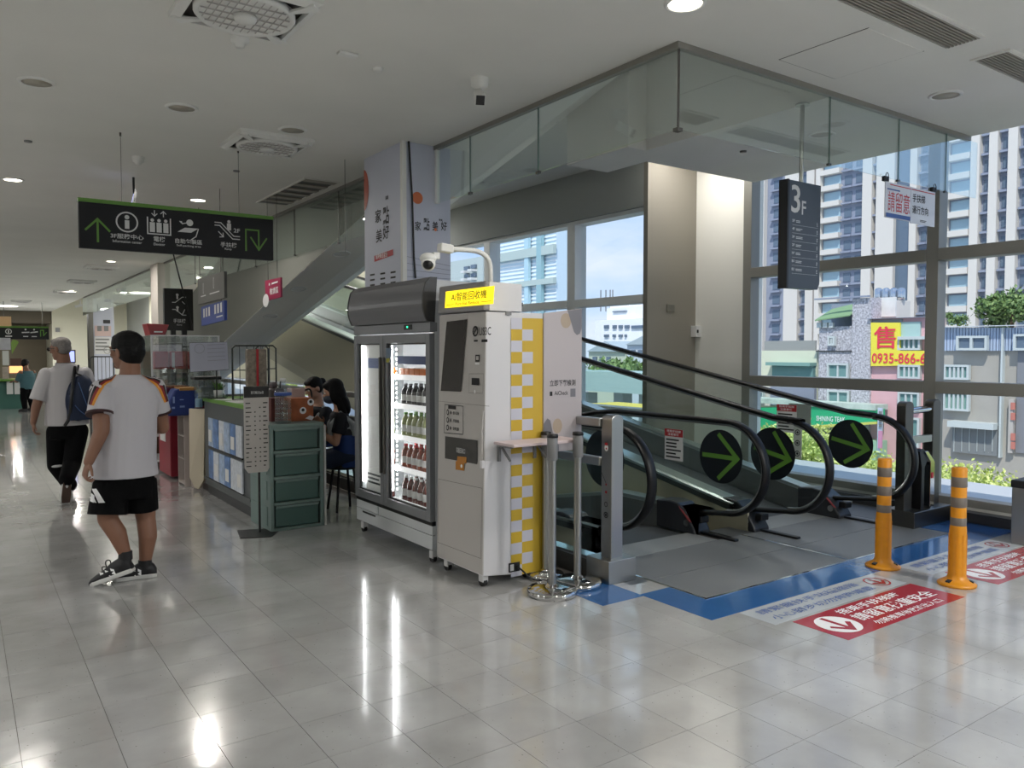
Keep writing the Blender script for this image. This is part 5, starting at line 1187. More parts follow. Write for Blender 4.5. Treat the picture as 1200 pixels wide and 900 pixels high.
d = Draw((xa_, 6.42, zb_), (1, 0, 0), (0, 0, 1), .002); d.text('影印輸出價目', w_ * .28, h_ * .91, w_ * .5, h_ * .035, .01); d.done('header_lettering', M_grey_ink, t)
b = MB(); xm_ = (xa_ + xb_) / 2 + .02; b.box((xm_ - .008, 6.436, .006), (xm_ + .008, 6.45, zt_ - .1)); build(b, 'pole', M_black, t)
b = MB(); b.prism([(1.80, 6.33, 0), (2.02, 6.24, 0), (2.2, 6.50, 0), (1.86, 6.62, 0)], (0, 0, .006)); build(b, 'foot', M_black, t)
# drawer tower
M_dr = mat('drawer_frame', '#6f8480', .4); M_drf = mat('drawer_front', '#4a6863', .3)
t = thing('drawer_tower', 'grey-green plastic tower of four deep drawers beside the price board', 'drawers', (2.3, 6.6, 0))
dx0, dx1, dy0, dy1 = 2.07, 2.53, 6.40, 6.95
b = MB(); b.box((dx0, dy0, .0), (dx0 + .03, dy1, .86)); b.box((dx1 - .03, dy0, 0), (dx1, dy1, .86)); b.box((dx0, dy1 - .02, 0), (dx1, dy1, .86)); b.box((dx0 - .005, dy0 - .005, .86), (dx1 + .005, dy1, .89))
for k in range(5): z = .0 + k * .215; b.box((dx0 + .03, dy0, z if k < 4 else .84), (dx1 - .03, dy1, (z if k < 4 else .84) + .025))
build(b, 'frame', M_dr, t, bevel=.004)
for k in range(4):
    b = MB(); z = .03 + k * .215; b.box((dx0 + .045, dy0 + .012, z), (dx1 - .045, dy1 - .04, z + .178)); dw = build(b, 'drawer', M_drf, t, bevel=.008)
    b = MB(); b.box((dx0 + .045, dy0 + .0, z + .16), (dx1 - .045, dy0 + .014, z + .182)); build(b, 'drawer_lip', M_dr, dw, bevel=.003)
    b = MB(); b.box((dx0 - .006, dy0 + .08, z + .01), (dx0 + .002, dy1 - .06, z + .17)); build(b, 'side_panel', M_dr, t, bevel=.003)
b = MB(); b.box((dx1 + .012, dy0 + .02, 0.0), (dx1 + .03, dy0 + .06, .86)); obj1('edge_strip', b, M_paper, 'narrow white upright strip at the right side of the drawer tower', 'strip')
# goods on the drawer tower
t = thing('water_bottle', 'large clear water bottle with blue cap label standing on the drawer tower', 'bottle', (2.27, 6.52, .89))
c_ = YP(332, 497, 6.50); bx = c_.x
mclear = glassmat('clear_plastic', (.93, .95, .96), .08)
b = MB(); b.lathe([(0, .892), (.062, .892), (.066, .91), (.066, 1.12), (.07, 1.13), (.07, 1.16), (.05, 1.20), (.022, 1.225), (.022, 1.25), (0, 1.25)], (bx, 6.50, 0), 24); build(b, 'body', mclear, t)
for z in (.93, .97, 1.01, 1.05): 
    b = MB(); b.lathe([(.067, z), (.0685, z + .005), (.067, z + .01)], (bx, 6.5, 0), 24); build(b, 'rib', mclear, t)
b = MB(); b.lathe([(.0705, 1.125), (.072, 1.13), (.072, 1.145), (.0705, 1.15)], (bx, 6.5, 0), 24); build(b, 'blue_band', mat('band_blue', '#35529a', .4), t)
b = MB(); b.lathe([(0, 1.27), (.024, 1.268), (.025, 1.245), (0, 1.245)], (bx, 6.5, 0), 16); build(b, 'cap', M_white, t)
a = YP(341, 496, 6.62); c = YP(366, 466, 6.62)
t = thing('face_box', 'orange and brown cardboard box printed with round eyes on the drawer tower', 'box', (a.x + .1, 6.62, .89)); b = MB(); b.box((a.x, 6.60, .892), (c.x, 6.80, c.z)); build(b, 'carton', mat('carton_orange', '#a35a34', .6, noise=.25, nscale=12), t)
d = Draw((a.x, 6.60, .892), (1, 0, 0), (0, 0, 1), .002); w_ = c.x - a.x
for u, v in ((.1, .09), (.17, .16)): d.disc(u, v, .03)
d.poly([(.12, .02), (.16, .045), (.2, .03), (.18, .0)]); d.done('white_print', M_white_ink, t)
d = Draw((a.x, 6.60, .892), (1, 0, 0), (0, 0, 1), .003); 
for u, v in ((.1, .095), (.17, .165)): d.disc(u, v, .014)
d.done('dark_print', M_ink, t)
a = YP(317, 497, 6.7); c = YP(327, 466, 6.7); b = MB(); b.box((a.x, 6.68, .892), (c.x + .03, 6.80, c.z)); obj1('snack_box', b, mat('carton_maroon', '#5c2a24', .6, noise=.2, nscale=14), 'maroon carton between the price board and the water bottle', 'box')
a = YP(325, 497, 6.72); c = YP(342, 470, 6.72); b = MB(); b.box((a.x, 6.70, .892), (c.x, 6.84, c.z)); obj1('snack_box', b, mat('carton_brown', '#7a4d2e', .6, noise=.3, nscale=12), 'brown carton behind the clear water bottle', 'box')
t = thing('pink_machine', 'pale pink counter device with a curved handle behind the water bottle', 'device', YP(348, 466, 7.0)); a = YP(341, 470, 7.0); c = YP(357, 455, 7.0); b = MB(); b.box((a.x, 6.98, 1.0), (c.x, 7.12, c.z)); build(b, 'body', mat('pink_device', '#b59a94', .5), t, bevel=.01)
b = MB(); b.tube(smoothp([V((c.x, 7.0, c.z - .02)), V((c.x + .05, 7.0, c.z)), V((c.x + .07, 7.0, c.z - .06)), V((c.x + .06, 7.0, c.z - .15))]), .009, 8); build(b, 'handle', M_black, t)
t = thing('grey_machine', 'dark grey printer-like device with an upright pen beside the hanging bag', 'device', YP(325, 465, 7.2)); a = YP(314, 472, 7.2); c = YP(332, 455, 7.2); b = MB(); b.box((a.x, 7.15, 1.012), (c.x, 7.35, c.z)); build(b, 'body', mat('device_darkgrey', '#4e474a', .5), t, bevel=.02)
b = MB(); b.box((a.x + .03, 7.18, c.z), (a.x + .09, 7.28, c.z + .06)); build(b, 'roller', mat('device_darkgrey', '#4e474a', .5), t, bevel=.02); b = MB(); b.cyl((c.x - .03, 7.2, c.z), (c.x - .025, 7.2, c.z + .08), .007); build(b, 'pen', M_black, t)
# counter behind the staff
b = MB(); b.box((2.75, 8.8, 0), (3.3, 10.2, .95)); obj1('back_cabinet', b, mat('cabinet_black', '#1b1b1c', .5), 'low black cabinet behind the two seated staff', 'cabinet')
# ================================================================ left clutter beyond the counter
t = thing('acrylic_case', 'tall clear acrylic display case holding red packages', 'display case', (2.0, 9.6, 1.0))
a = YP(170, 388, 9.3); c = YP(250, 388, 9.3); xk = YP(190, 388, 9.3).x
zc0, zc1 = .95, 1.66
mac = glassmat('acrylic_case_wall', (.94, .95, .95), .20)
for bb in (((1.72, 9.3, zc0), (1.728, 10.0, zc1)), ((1.72, 9.3, zc0), (2.44, 9.308, zc1)), ((2.432, 9.3, zc0), (2.44, 10, zc1)), ((1.72, 9.99, zc0), (2.44, 10, zc1)), ((1.72, 9.3, zc1), (2.44, 10.0, zc1 + .008))):
    b = MB(); b.box(*bb); build(b, 'acrylic_wall', mac, t)
b = MB(); 
for x in (1.72, 2.432): b.box((x - .006, 9.292, zc0), (x + .012, 9.304, zc1 + .01))
b.box((1.715, 9.292, zc1), (2.445, 9.304, zc1 + .014)); build(b, 'edge', M_grey_ink, t)
b = MB(); b.box((1.73, 9.4, 1.28), (2.43, 9.98, 1.29)); build(b, 'shelf', mac, t)
t2 = None
for k, (x, w_) in enumerate(((1.79, .14), (1.95, .17), (2.14, .2))):
    b = MB(); b.box((x, 9.5, 1.292), (x + w_, 9.62, 1.292 + .2)); o = obj1('red_package', b, mat('package_red', '#b03038', .4, noise=.2, nscale=20), ('red package at the left of the acrylic case shelf', 'red package in the middle of the acrylic case shelf', 'widest red package on the right of the acrylic case shelf')[k], 'package', .004)
    if k: 
        b = MB(); b.box((x + .02, 9.496, 1.31), (x + .05, 9.5, 1.48)); build(b, 'white_strip', M_paper, o)
b = MB(); b.box((1.85, 9.5, .96), (2.15, 9.75, 1.10)); obj1('red_package', b, mat('package_darkred', '#7c2028', .4), 'dark red box at the bottom of the acrylic case', 'package', .004)
b = MB(); b.box((1.55, 9.35, .0), (1.63, 9.9, .0)) if False else b.box((1.70, 9.25, .88), (2.48, 10.05, .95)); obj1('table_board', b, M_black, 'dark table board carrying the clear acrylic case', 'table')
t = thing('red_tray', 'dark red open tray sitting on top of the acrylic case', 'tray', (1.85, 9.5, zc1 + .01)); a = YP(172, 388, 9.5); c = YP(195, 376, 9.5)
b = MB(); z = zc1 + .012; b.prism([(a.x + .02, 9.42, z), (c.x - .03, 9.42, z), (c.x + .01, 9.42, z + .12), (a.x - .01, 9.42, z + .13)], (0, .3, 0)); build(b, 'shell', mat('tray_red', '#8c1f26', .4), t, bevel=.006)
b = MB(); b.box((a.x + .06, 9.414, z + .03), (c.x - .06, 9.418, z + .045)); build(b, 'stripe', M_paper, t)
t = thing('red_cabinet', 'dark red cabinet with white papers taped on its side', 'cabinet', (2.05, 10.2, 0)); b = MB(); b.box((1.93, 9.68, .02), (2.04, 9.69, .78)) if False else b.box((1.98, 9.72, .03), (2.42, 10.35, .80)); build(b, 'body', mat('cabinet_red', '#8e1c30', .4), t, bevel=.01)
b = MB(); b.box((1.96, 9.70, .80), (2.44, 10.4, .86)); build(b, 'lid', mat('cabinet_redlid', '#6f1726', .4), t, bevel=.01)
for k, z in enumerate((.42, .60)):
    b = MB(); b.box((1.974, 9.95, z), (1.979, 10.25, z + .15)); build(b, 'taped_paper', M_paper, t)
t = thing('metal_shelf', 'small grey shelving unit just left of the dark red cabinet', 'shelf', (1.95, 11, 0)); b = MB()
for x in (1.93, 2.3):
    for y in (10.6, 11.3): b.box((x, y, 0), (x + .03, y + .03, .8))
build(b, 'uprights', M_greyp, t)
for z in (.1, .42, .6, .78): b = MB(); b.box((1.93, 10.6, z), (2.33, 11.33, z + .02)); build(b, 'shelf_board', M_grey_ink, t)
t = thing('white_shelf', 'narrow white open shelf unit between the red cabinet and the service counter', 'shelf', (2.05, 9.3, 0)); x0_, x1_, y0_, y1_ = 2.0, 2.30, 9.1, 9.42
b = MB(); b.box((x0_, y0_, 0), (x1_, y0_ + .015, .78)); b.box((x0_, y1_ - .015, 0), (x1_, y1_, .78)); b.box((x1_ - .015, y0_, 0), (x1_, y1_, .78)); b.box((x0_, y0_, .775), (x1_, y1_, .79)); build(b, 'carcass', mat('shelf_white', '#b5aaa5', .5), t)
for z in (.02, .3, .55): b = MB(); b.box((x0_, y0_ + .015, z), (x1_ - .015, y1_ - .015, z + .015)); build(b, 'shelf_board', mat('shelf_white', '#b5aaa5', .5), t)
b = MB(); b.box((2.06, 8.98, .0), (2.24, 9.08, .86)); obj1('white_carton', b, mat('carton_white', '#a89c94', .6), 'tall off-white carton standing between white shelf and pointed banner', 'box', .004)
b = MB(); b.prism([(2.03, 8.80, .0 + .03), (2.06, 8.76, .02), (2.10, 8.70, .12), (2.11, 8.66, .88), (2.0, 8.86, .88), (1.99, 8.84, .14)], (.02, .01, 0)); obj1('pointed_banner', b, mat('banner_cream', '#c4b9a4', .6), 'cream banner strip with a pointed foot leaning on the counter end', 'banner')
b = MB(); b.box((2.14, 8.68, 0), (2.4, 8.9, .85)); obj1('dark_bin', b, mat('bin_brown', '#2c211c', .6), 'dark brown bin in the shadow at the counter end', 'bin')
t = thing('blue_bag', 'navy blue carrier bag with pale print and an orange rim on the red cabinet', 'bag', (2.1, 9.1, .79))
a = YP(196, 490, 9.02); c = YP(229, 455, 9.02); b = MB(); b.prism([(a.x, 8.98, .797), (c.x - .02, 8.98, .797), (c.x, 8.98, c.z - .02), (a.x + .08, 8.98, c.z), (a.x + .02, 8.98, c.z - .12)], (0, .25, 0)); build(b, 'body', mat('bag_navy', '#1a2f6e', .5, bump=.3, bscale=12), t, bevel=.02)
b = MB(); b.box((a.x + .12, 8.97, c.z - .02), (c.x, 9.24, c.z + .012)); build(b, 'rim', mat('rim_tan', '#a8793e', .5), t, bevel=.004)
d = Draw((a.x, 8.98, .797), (1, 0, 0), (0, 0, 1), .006); d.rect(.04, .08, .07, .10); d.rect(.12, .09, .17, .11); d.rect(.12, .17, .16, .18); d.rect(.05, .14, .07, .21); d.disc(.30, .21, .028); d.done('pale_print', mat('pale_blue_print', '#7b8fc0', .5), t)
t = thing('spray_bottle', 'clear bottle with a pale blue label standing between bag and counter', 'bottle', (2.13, 8.6, .86)); q = YP(233, 480, 8.75); b = MB(); b.lathe([(0, .885), (.035, .885), (.035, 1.03), (.012, 1.06), (.012, 1.10), (0, 1.10)], (q.x, 8.75, 0), 16); build(b, 'body', mclear, t); b = MB(); b.lathe([(.036, .90), (.036, .985)], (q.x, 8.75, 0), 16); build(b, 'label_band', mat('label_paleblue', '#7f9fb5', .5), t)
b = MB(); b.box((1.70, 11.5, 0), (2.3, 12.4, .75)); obj1('carton_stack', b, mat('carton_plain', '#6d4a3a', .6), 'reddish brown carton stack behind the old man with the backpack', 'box')
# distant stall at far left
t = thing('shop_stall', 'distant lit food stall with a green counter edge at the left border', 'stall', YP(5, 480, 24))
def far(x0, y0, x1, y1, Yv, name, m, th=.3, par=t): return pxrect('y', Yv, x0, y0, x1, y1, name, m, par, th)
far(-30, 446, 24, 480, 25, 'base', mat('stall_teal', '#3f6b60', .5), 1.0); far(-30, 443, 24, 446, 24.9, 'green_edge', M_green_ink, 1.05)
for k, x in enumerate((8, 17)): far(x, 447, x + 7, 462, 23.95, 'white_panel', M_paper, .02)
far(11, 429, 26, 437, 24.8, 'lit_menu', mat('lit_orange', '#f0a468', .5, emit=1.2), .1); far(3, 430, 10, 444, 24.6, 'poster', mat('stall_pink', '#b9a7a2', .5, noise=.3, nscale=6), .1); far(3, 411, 10, 428, 24.4, 'white_poster', M_paper, .1); far(12, 420, 25, 428, 24.7, 'dark_sign', mat('stall_brown', '#5a4038', .5), .1); far(-5, 396, 12, 410, 24.5, 'menu_board', mat('menu_pale', '#c2c0c8', .5, noise=.1), .1)
t = thing('green_banner', 'curved lime green hanging banner beside the distant stall', 'banner', YP(16, 405, 24)); b = MB(); pts = [YP(x, y, 24) for x, y in ((14, 415), (13, 402), (15, 398), (20, 399), (22, 401), (18, 408))]; b.prism(pts, (0, .05, 0)); build(b, 'cloth', mat('lime_cloth', '#86a74f', .6), t)
t = thing('advert_screen', 'small upright lavender screen on the pale far wall', 'screen', YP(84, 424, 20)); far(81, 410, 88, 425, 20, 'casing', M_black, .08, t); far(81.6, 411.5, 87, 424, 19.91, 'display', mat('lavender_screen', '#9aa4ee', .4, emit=.9), .01, t)
b = MB(); p_ = YP(84.5, 425, 20); b.box((p_.x - .05, 19.95, 0), (p_.x + .05, 20, p_.z)); build(b, 'stand', M_greyp, t)
pxr = pxrect('y', 41.4, 65, 384, 70, 389, 'wall_box', M_greyp, None, .05); tag(pxr, 'small grey box high on the cream far wall', 'box')
# ================================================================ people
M_skin = mat('skin', '#805a46', .55, noise=.05, nscale=6); M_skin2 = mat('skin_fair', '#b58a72', .55)
M_hair = mat('hair_black', '#060505', .55, spec=.2, bump=.5, bscale=120); M_hairg = mat('hair_grey', '#77726e', .6, bump=.6, bscale=110, noise=.2, nscale=60)
def fr(fwd, up=(0, 0, 1)):
    f = V(fwd).normalized(); u = V(up).normalized(); r = f.cross(u).normalized(); u = r.cross(f); return r, f, u
def head(t, b, C, fwd, up, s, mskin, mhair, style, hairparts=None):
    """b = body MB; adds skull, face, ears, neck stub; returns hair object"""
    r, f, u = fr(fwd, up); L = lambda x, y, z: C + r * x * s + f * y * s + u * z * s
    E = lambda mb, x, y, z, a, c, d, ti=0: mb.ell(L(x, y, z), r * a * s, (f * math.cos(ti) + u * math.sin(ti)) * c * s, (u * math.cos(ti) - f * math.sin(ti)) * d * s)
    E(b, 0, -.005, .03, .073, .093, .085); E(b, 0, .02, -.045, .056, .068, .068); E(b, 0, .068, -.085, .026, .022, .022); E(b, 0, .05, .0, .058, .045, .06)
    b.cone(L(0, .085, .02), L(0, .108, -.018), .008 * s, .014 * s, 10); b.sph(L(0, .104, -.02), .0145 * s, 10, 6)
    E(b, 0, .085, -.052, .024, .012, .006); E(b, 0, .084, -.062, .021, .012, .006)
    for k in (-1, 1): E(b, k * .075, -.005, -.008, .010, .020, .032, -.15); E(b, k * .03, .083, .028, .022, .010, .006)
    hm = MB()
    if style == 'short':
        E(hm, 0, -.016, .045, .087, .104, .086); E(hm, 0, -.037, .0, .084, .080, .078); E(hm, 0, -.045, -.04, .066, .056, .050); E(hm, 0, .028, .082, .064, .052, .03)
    elif style == 'grey':
        E(hm, 0, -.016, .048, .080, .094, .074); E(hm, 0, -.035, .005, .075, .070, .068); E(hm, 0, .03, .085, .056, .05, .028)
    elif style == 'bun':
        E(hm, 0, -.016, .045, .082, .096, .082); E(hm, 0, -.035, .0, .076, .072, .075); E(hm, 0, -.12, .03, .04, .04, .042); E(hm, 0, .04, .08, .06, .05, .03)
    elif style == 'long':
        E(hm, 0, -.016, .045, .086, .099, .086); E(hm, 0, -.045, -.03, .085, .07, .11); E(hm, 0, -.065, -.14, .088, .055, .12); E(hm, 0, .03, .08, .066, .06, .035)
        for k in (-1, 1): E(hm, k * .074, .01, -.03, .02, .045, .10); E(hm, k * .07, -.02, -.17, .03, .04, .12)
    ho = remesh(hm, 'hair', mhair, t, .006, 3)
    for k in (-1, 1):
        e = MB(); e.sph(L(k * .031, .086, .012), .011 * s, 12, 8); eo = build(e, 'eye', mat('eye_white', '#c9c4bd', .3), t)
        e = MB(); e.sph(L(k * .031, .0935, .012), .0055 * s, 8, 6); build(e, 'iris', M_black, eo)
    return L
def hand(b, W, d, n, s=1, curl=.5, thumb=1):
    """W wrist, d direction of the palm, n palm normal (fingers curl toward n)"""
    d = V(d).normalized(); n = V(n); n = (n - d * n.dot(d)).normalized(); w = d.cross(n).normalized() * thumb
    b.ell(W + d * .045 * s, d * .05 * s, w * .040 * s, n * .014 * s); b.ell(W + d * .068 * s, d * .025 * s, w * .042 * s, n * .013 * s); b.cone(W - d * .02 * s, W + d * .02 * s, .026 * s, .027 * s, 12)
    for k, (o, L) in enumerate(((.031, .072), (.011, .08), (-.010, .075), (-.030, .060))):
        p = W + (d * .082 + w * o) * s; a = curl * (.5 + .12 * k); dd = d
        for j, fl_ in enumerate((.45, .32, .25)):
            dd = (d * math.cos(a) + n * math.sin(a)); q = p + dd * L * fl_ * s
            r0 = (.0092 - .0009 * j) * s; b.cone(p, q, r0, r0 * .92, 10); b.sph(q, r0 * .95, 8, 6); p = q; a += curl * 1.0
    p = W + (d * .02 + w * .035) * s; dd = (d * .75 + w * .65 + n * .25).normalized(); q = p + dd * .042 * s; b.cone(p, q, .0125 * s, .0105 * s, 10); b.sph(q, .0105 * s, 8, 6); q2 = q + (d * .9 + w * .2 + n * .35).normalized() * .032 * s; b.cone(q, q2, .0105 * s, .009 * s, 10); b.sph(q2, .009 * s, 8, 6)
def limb(b, pts, rs):
    for (p, q), (a, c) in zip(zip(pts, pts[1:]), zip(rs, rs[1:])): b.cone(p, q, a, c, 16); b.sph(q, c, 14, 8)
    b.sph(pts[0], rs[0], 14, 8)
def torso(b, secs, flat=True):
    """secs: (centre, right vector, half width, fwd vector, half depth)"""
    b.loft([b.ring(c, r * w, f * d_, 24) for c, r, w, f, d_ in secs])
def shoe(t, ankle, heel, toe, m_up, m_sole, h=.075, w=.045, nm='shoe', stripes=None):
    heel = V(heel); toe = V(toe); d = (toe - heel); L = d.length; d.normalize(); sd_ = d.cross(V((0, 0, 1))).normalized(); up = sd_.cross(d).normalized()
    if up.z < 0: up = -up
    P = lambda a, z: heel + d * L * a + up * z
    u = MB(); secs = [(0.0, .028, .7, .03), (.06, .035, .85, .05), (.2, .048, .9, .065), (.38, .046, .9, .055), (.6, .036, 1.0, .036), (.8, .03, 1.05, .026), (.93, .024, .85, .018), (1.0, .016, .45, .010)]
    u.loft([u.ring(P(a, zc), sd_ * w * ww, up * hh, 16) for a, zc, ww, hh in secs]); u.cone(P(.2, .05), V(ankle), .045, .040)
    uo = remesh(u, nm, m_up, t, .006, 3)
    s = MB(); out = [(0, .75), (.1, .95), (.3, .92), (.5, .88), (.7, 1.12), (.88, 1.0), (.97, .6)]
    lo = [P(a, -.004) + sd_ * w * k for a, k in out] + [P(a, -.004) - sd_ * w * k for a, k in reversed(out)]
    s.prism(lo, up * .030); build(s, 'sole', m_sole, uo, bevel=.008)
    return uo, P, sd_, up, d, L
R_ = RGT
# ---------------- young man in white shirt
T = thing('person', 'young man seen from behind in a white football shirt and black shorts walking away', 'person', (.88, 5.6, 0))
yb = 5.6
fv = V((.10, .995, 0)).normalized(); rv = fv.cross(V((0, 0, 1)))
J = lambda x, y, Yv=yb: YP(x, y, Yv)
pel = J(143, 560); chest = J(151, 480); neck = J(152, 438)
b = MB()
hc = J(148, 412, 5.62)
L_ = head(T, b, hc, V((-.62, .78, -.02)), V((0, 0, 1)), 1.06, M_skin, M_hair, 'short')
b.cone(L_(0, -.03, -.05), neck + V((0, 0, -.03)), .058, .066)
sl, sr = J(126, 458), J(178, 455)
sl = chest * .0 + V((chest.x - .165, chest.y - .02, sl.z)); sr = V((chest.x + .165, chest.y + .02, sr.z))
torso(b, [(V((chest.x, chest.y, pel.z - .05)), rv, .14, fv, .11), (V((chest.x - .02, chest.y, pel.z + .10)), rv, .135, fv, .10), (V((chest.x, chest.y, chest.z)), rv, .15, fv, .11), (V((chest.x, chest.y, neck.z - .05)), rv, .12, fv, .08), (neck, rv, .06, fv, .06)])
el_l, wr_l = J(119, 505, 5.50), J(104, 541, 5.48)
limb(b, [sl, el_l, wr_l], [.058, .047, .030]); hand(b, wr_l, J(99, 557, 5.47) - wr_l, V((1, .2, 0)), 1, .9, 1)
el_r = sr + V((.05, .06, -.27)); wr_r = el_r + V((-.10, .22, -.02)); limb(b, [sr, el_r, wr_r], [.058, .045, .03]); hand(b, wr_r, V((-.3, 1, .1)), V((-1, 0, 0)), 1, .9, -1)
hip_l, hip_r = J(128, 575, 5.56), J(167, 573, 5.64)
kn_l, kn_r = J(126, 608, 5.58), J(171, 608, 5.62)
an_l = J(147, 650, 5.53); an_r = J(170, 660, 5.60)
limb(b, [hip_l, kn_l, (kn_l * .62 + an_l * .38) + V((.012, -.015, 0)), an_l], [.085, .060, .058, .036]); limb(b, [hip_r, kn_r, kn_r * .62 + an_r * .38 + V((.01, -.02, 0)), an_r], [.085, .060, .058, .036])
b.ell(pel, rv * .15, fv * .12, V((0, 0, .10)))
body = remesh(b, 'body', M_skin, T, .0065, 3)
# shirt
c = MB(); zh = J(145, 558).z
torso(c, [(V((chest.x - .035, chest.y, zh)), rv, .205, fv, .155), (V((chest.x - .03, chest.y, zh + .12)), rv, .19, fv, .145), (V((chest.x - .01, chest.y, chest.z - .05)), rv, .178, fv, .135), (V((chest.x, chest.y, chest.z + .06)), rv, .185, fv, .13), (V((chest.x, chest.y, sl.z + .03)), rv, .165, fv, .105), (V((chest.x, chest.y, neck.z - .035)), rv, .12, fv, .09), (V((chest.x, chest.y, neck.z - .005)), rv, .078, fv, .074)])
sle = J(117, 486, 5.52); sre = sr + (el_r - sr) * .62
c.cone(sl + V((.02, 0, .01)), sle, .078, .078); c.sph(sl + V((.01, 0, .0)), .076); c.cone(sr - V((.02, 0, -.01)), sre, .078, .072); c.sph(sr - V((.01, 0, 0)), .076)
M_shirt = mat('white_shirt', '#b2b0b5', .8, bump=.25, bscale=9)
sh = remesh(c, 'shirt', M_shirt, T, .007, 4)
def band(name, p, q, r, m, par, ro=.003, w=.012):
    d = (q - p).normalized(); mb = MB(); mb.cone(q - d * w, q + d * .003, r + ro, r + ro, 28); return build(mb, name, m, par)
band('cuff', sl, sle, .0785, mat('cuff_maroon', '#2e1013', .7), T); band('cuff', sr, sre, .0725, mat('cuff_maroon', '#2e1013', .7), T)
k_ = MB(); k_.ell(neck + V((0, 0, -.022)), rv * .078, fv * .074, V((0, 0, .018))); build(k_, 'collar', mat('collar_black', '#1a1012', .7), T)
# shoulder stripes as raised cloth strips following the shoulder (black, red, yellow)
def shoulder_patch(side, cols):
    S = sl if side < 0 else sr; E_ = sle if side < 0 else sre
    o = -rv if side < 0 else rv
    for k, (m, a0, a1) in enumerate(cols):
        mb = MB(); rings = []
        for i in range(9):
            tt = i / 8; base = (neck + o * .085 + V((0, 0, -.02))) * (1 - tt) + (S * .35 + E_ * .65) * tt
            ax = (E_ - S).normalized(); rad = .05 + .032 * min(1, tt * 2.2)
            pts = []
            for j in range(5):
                A = a0 + (a1 - a0) * j / 4
                # angle around limb axis from outward/up toward the back
                dirv = (V((0, 0, 1)) * (1 - tt) + (o * .9 + V((0, 0, .25))) * tt).normalized() * math.cos(A) - fv * math.sin(A)
                pts.append(base + dirv * rad)
            rings.append(pts)
        for i in range(8):
            for j in range(4): mb.quad([rings[i][j], rings[i][j + 1], rings[i + 1][j + 1], rings[i + 1][j]])
        ob = build(mb, 'shoulder_stripe', m, sh)
        md = ob.modifiers.new('w', 'SHRINKWRAP'); md.target = sh; md.wrap_method = 'NEAREST_SURFACEPOINT'; md.wrap_mode = 'ABOVE_SURFACE'; md.offset = .0025
st_b = mat('stripe_black', '#15100f', .7); st_r = mat('stripe_red', '#7a1d22', .7); st_y = mat('stripe_yellow', '#c9852c', .7)
for sd_ in (-1, 1): shoulder_patch(sd_, [(st_b, -.5, .25), (M_shirt, .25, .38), (st_b, .38, .62), (st_r, .62, .85), (st_y, .85, 1.08)])
# shorts
c = MB(); pc = V((pel.x, pel.y, pel.z))
torso(c, [(V((chest.x - .03, chest.y, pel.z - .13)), rv, .17, fv, .125), (V((chest.x - .03, chest.y, pel.z)), rv, .175, fv, .13), (V((chest.x - .03, chest.y, pel.z + .10)), rv, .16, fv, .12)])
hl, hr = J(126, 603, 5.56), J(166, 598, 5.63); c.cone(V((chest.x - .115, chest.y - .01, pel.z - .02)), hl, .105, .118); c.cone(V((chest.x + .065, chest.y + .02, pel.z - .02)), hr, .10, .105)
shorts = remesh(c, 'shorts', mat('shorts_black', '#050506', .85, spec=.15, bump=.2, bscale=10), T, .007, 4)
mb = MB()
for q_ in ([(108.5, 582), (111, 581), (116, 592), (110, 592)], [(112, 577.5), (116.5, 576), (125, 591), (118, 592)]):
    P3 = [YP(x, y, 5.40) for x, y in q_]; mb.quad(P3)
    
bm_ = build(mb, 'white_bars', M_white_ink, shorts); sb = bm_.modifiers.new('s', 'SUBSURF'); sb.subdivision_type = 'SIMPLE'; sb.levels = sb.render_levels = 3
md = bm_.modifiers.new('w', 'SHRINKWRAP'); md.target = shorts; md.wrap_method = 'PROJECT'; md.use_project_z = False; md.use_project_y = True; md.use_negative_direction = True; md.use_positive_direction = True; md.offset = .002; md.wrap_mode = 'ABOVE_SURFACE'
def bake_mod(o):
    dg = bpy.context.evaluated_depsgraph_get(); me = bpy.data.meshes.new_from_object(o.evaluated_get(dg)); o.modifiers.clear(); o.data = me
# glasses
mb = MB(); gl_ = [L_(k * .033 + .026 * math.cos(a), .112, .010 + .02 * math.sin(a)) for k in (1,) for a in [6.283 * i / 16 for i in range(16)]]; mb.tube(gl_, .002, 6, True)
gl_ = [L_(-.033 + .026 * math.cos(a), .112, .010 + .02 * math.sin(a)) for a in [6.283 * i / 16 for i in range(16)]]; mb.tube(gl_, .002, 6, True)
for k in (-1, 1): mb.tube([L_(k * .058, .11, .015), L_(k * .08, .03, .012), L_(k * .08, -.01, .01)], .002, 6)
build(mb, 'glasses', M_steel, T)
# socks + shoes
M_shu = mat('shoe_black', '#141417', .6); M_shw = mat('shoe_sole_white', '#c9c9c6', .5)
for ank, r0 in ((an_l, .040), (an_r, .040)):
    mb = MB(); mb.cone(ank + V((0, 0, -.03)), ank + V((0, 0, .025)), .043, .041, 20); build(mb, 'sock', M_shu, T)
toe = ZP(117, 683, .012); heel = V((an_l.x + .045, an_l.y - .035, .085)); dd = (toe - heel).normalized(); 
uo, P, s2, u2, d2, L2 = shoe(T, an_l + V((0, 0, -.02)), heel, heel + dd * .285, M_shu, M_shw)
mb = MB()
for a in (.38, .50, .62):
    for k in (-1, 1): mb.obox(P(a, .045) + s2 * k * .037, d2 * .010 + u2 * .006, u2 * .018, s2 * .003)
build(mb, 'side_stripe', M_white_ink, uo)
mb = MB(); mb.tube(smoothp([P(.46, .07), P(.40, .115) + s2 * .01, P(.50, .125), P(.54, .085), P(.48, .07)]), .003, 6); mb.tube(smoothp([P(.48, .07), P(.58, .10) - s2 * .02, P(.64, .07)]), .003, 6); build(mb, 'lace', M_shu, uo)
heel = ZP(186, 676, .004); toe = ZP(143, 681, .004); dd = (toe - heel).normalized(); heel = V((an_r.x, an_r.y, .004)) - dd * .07
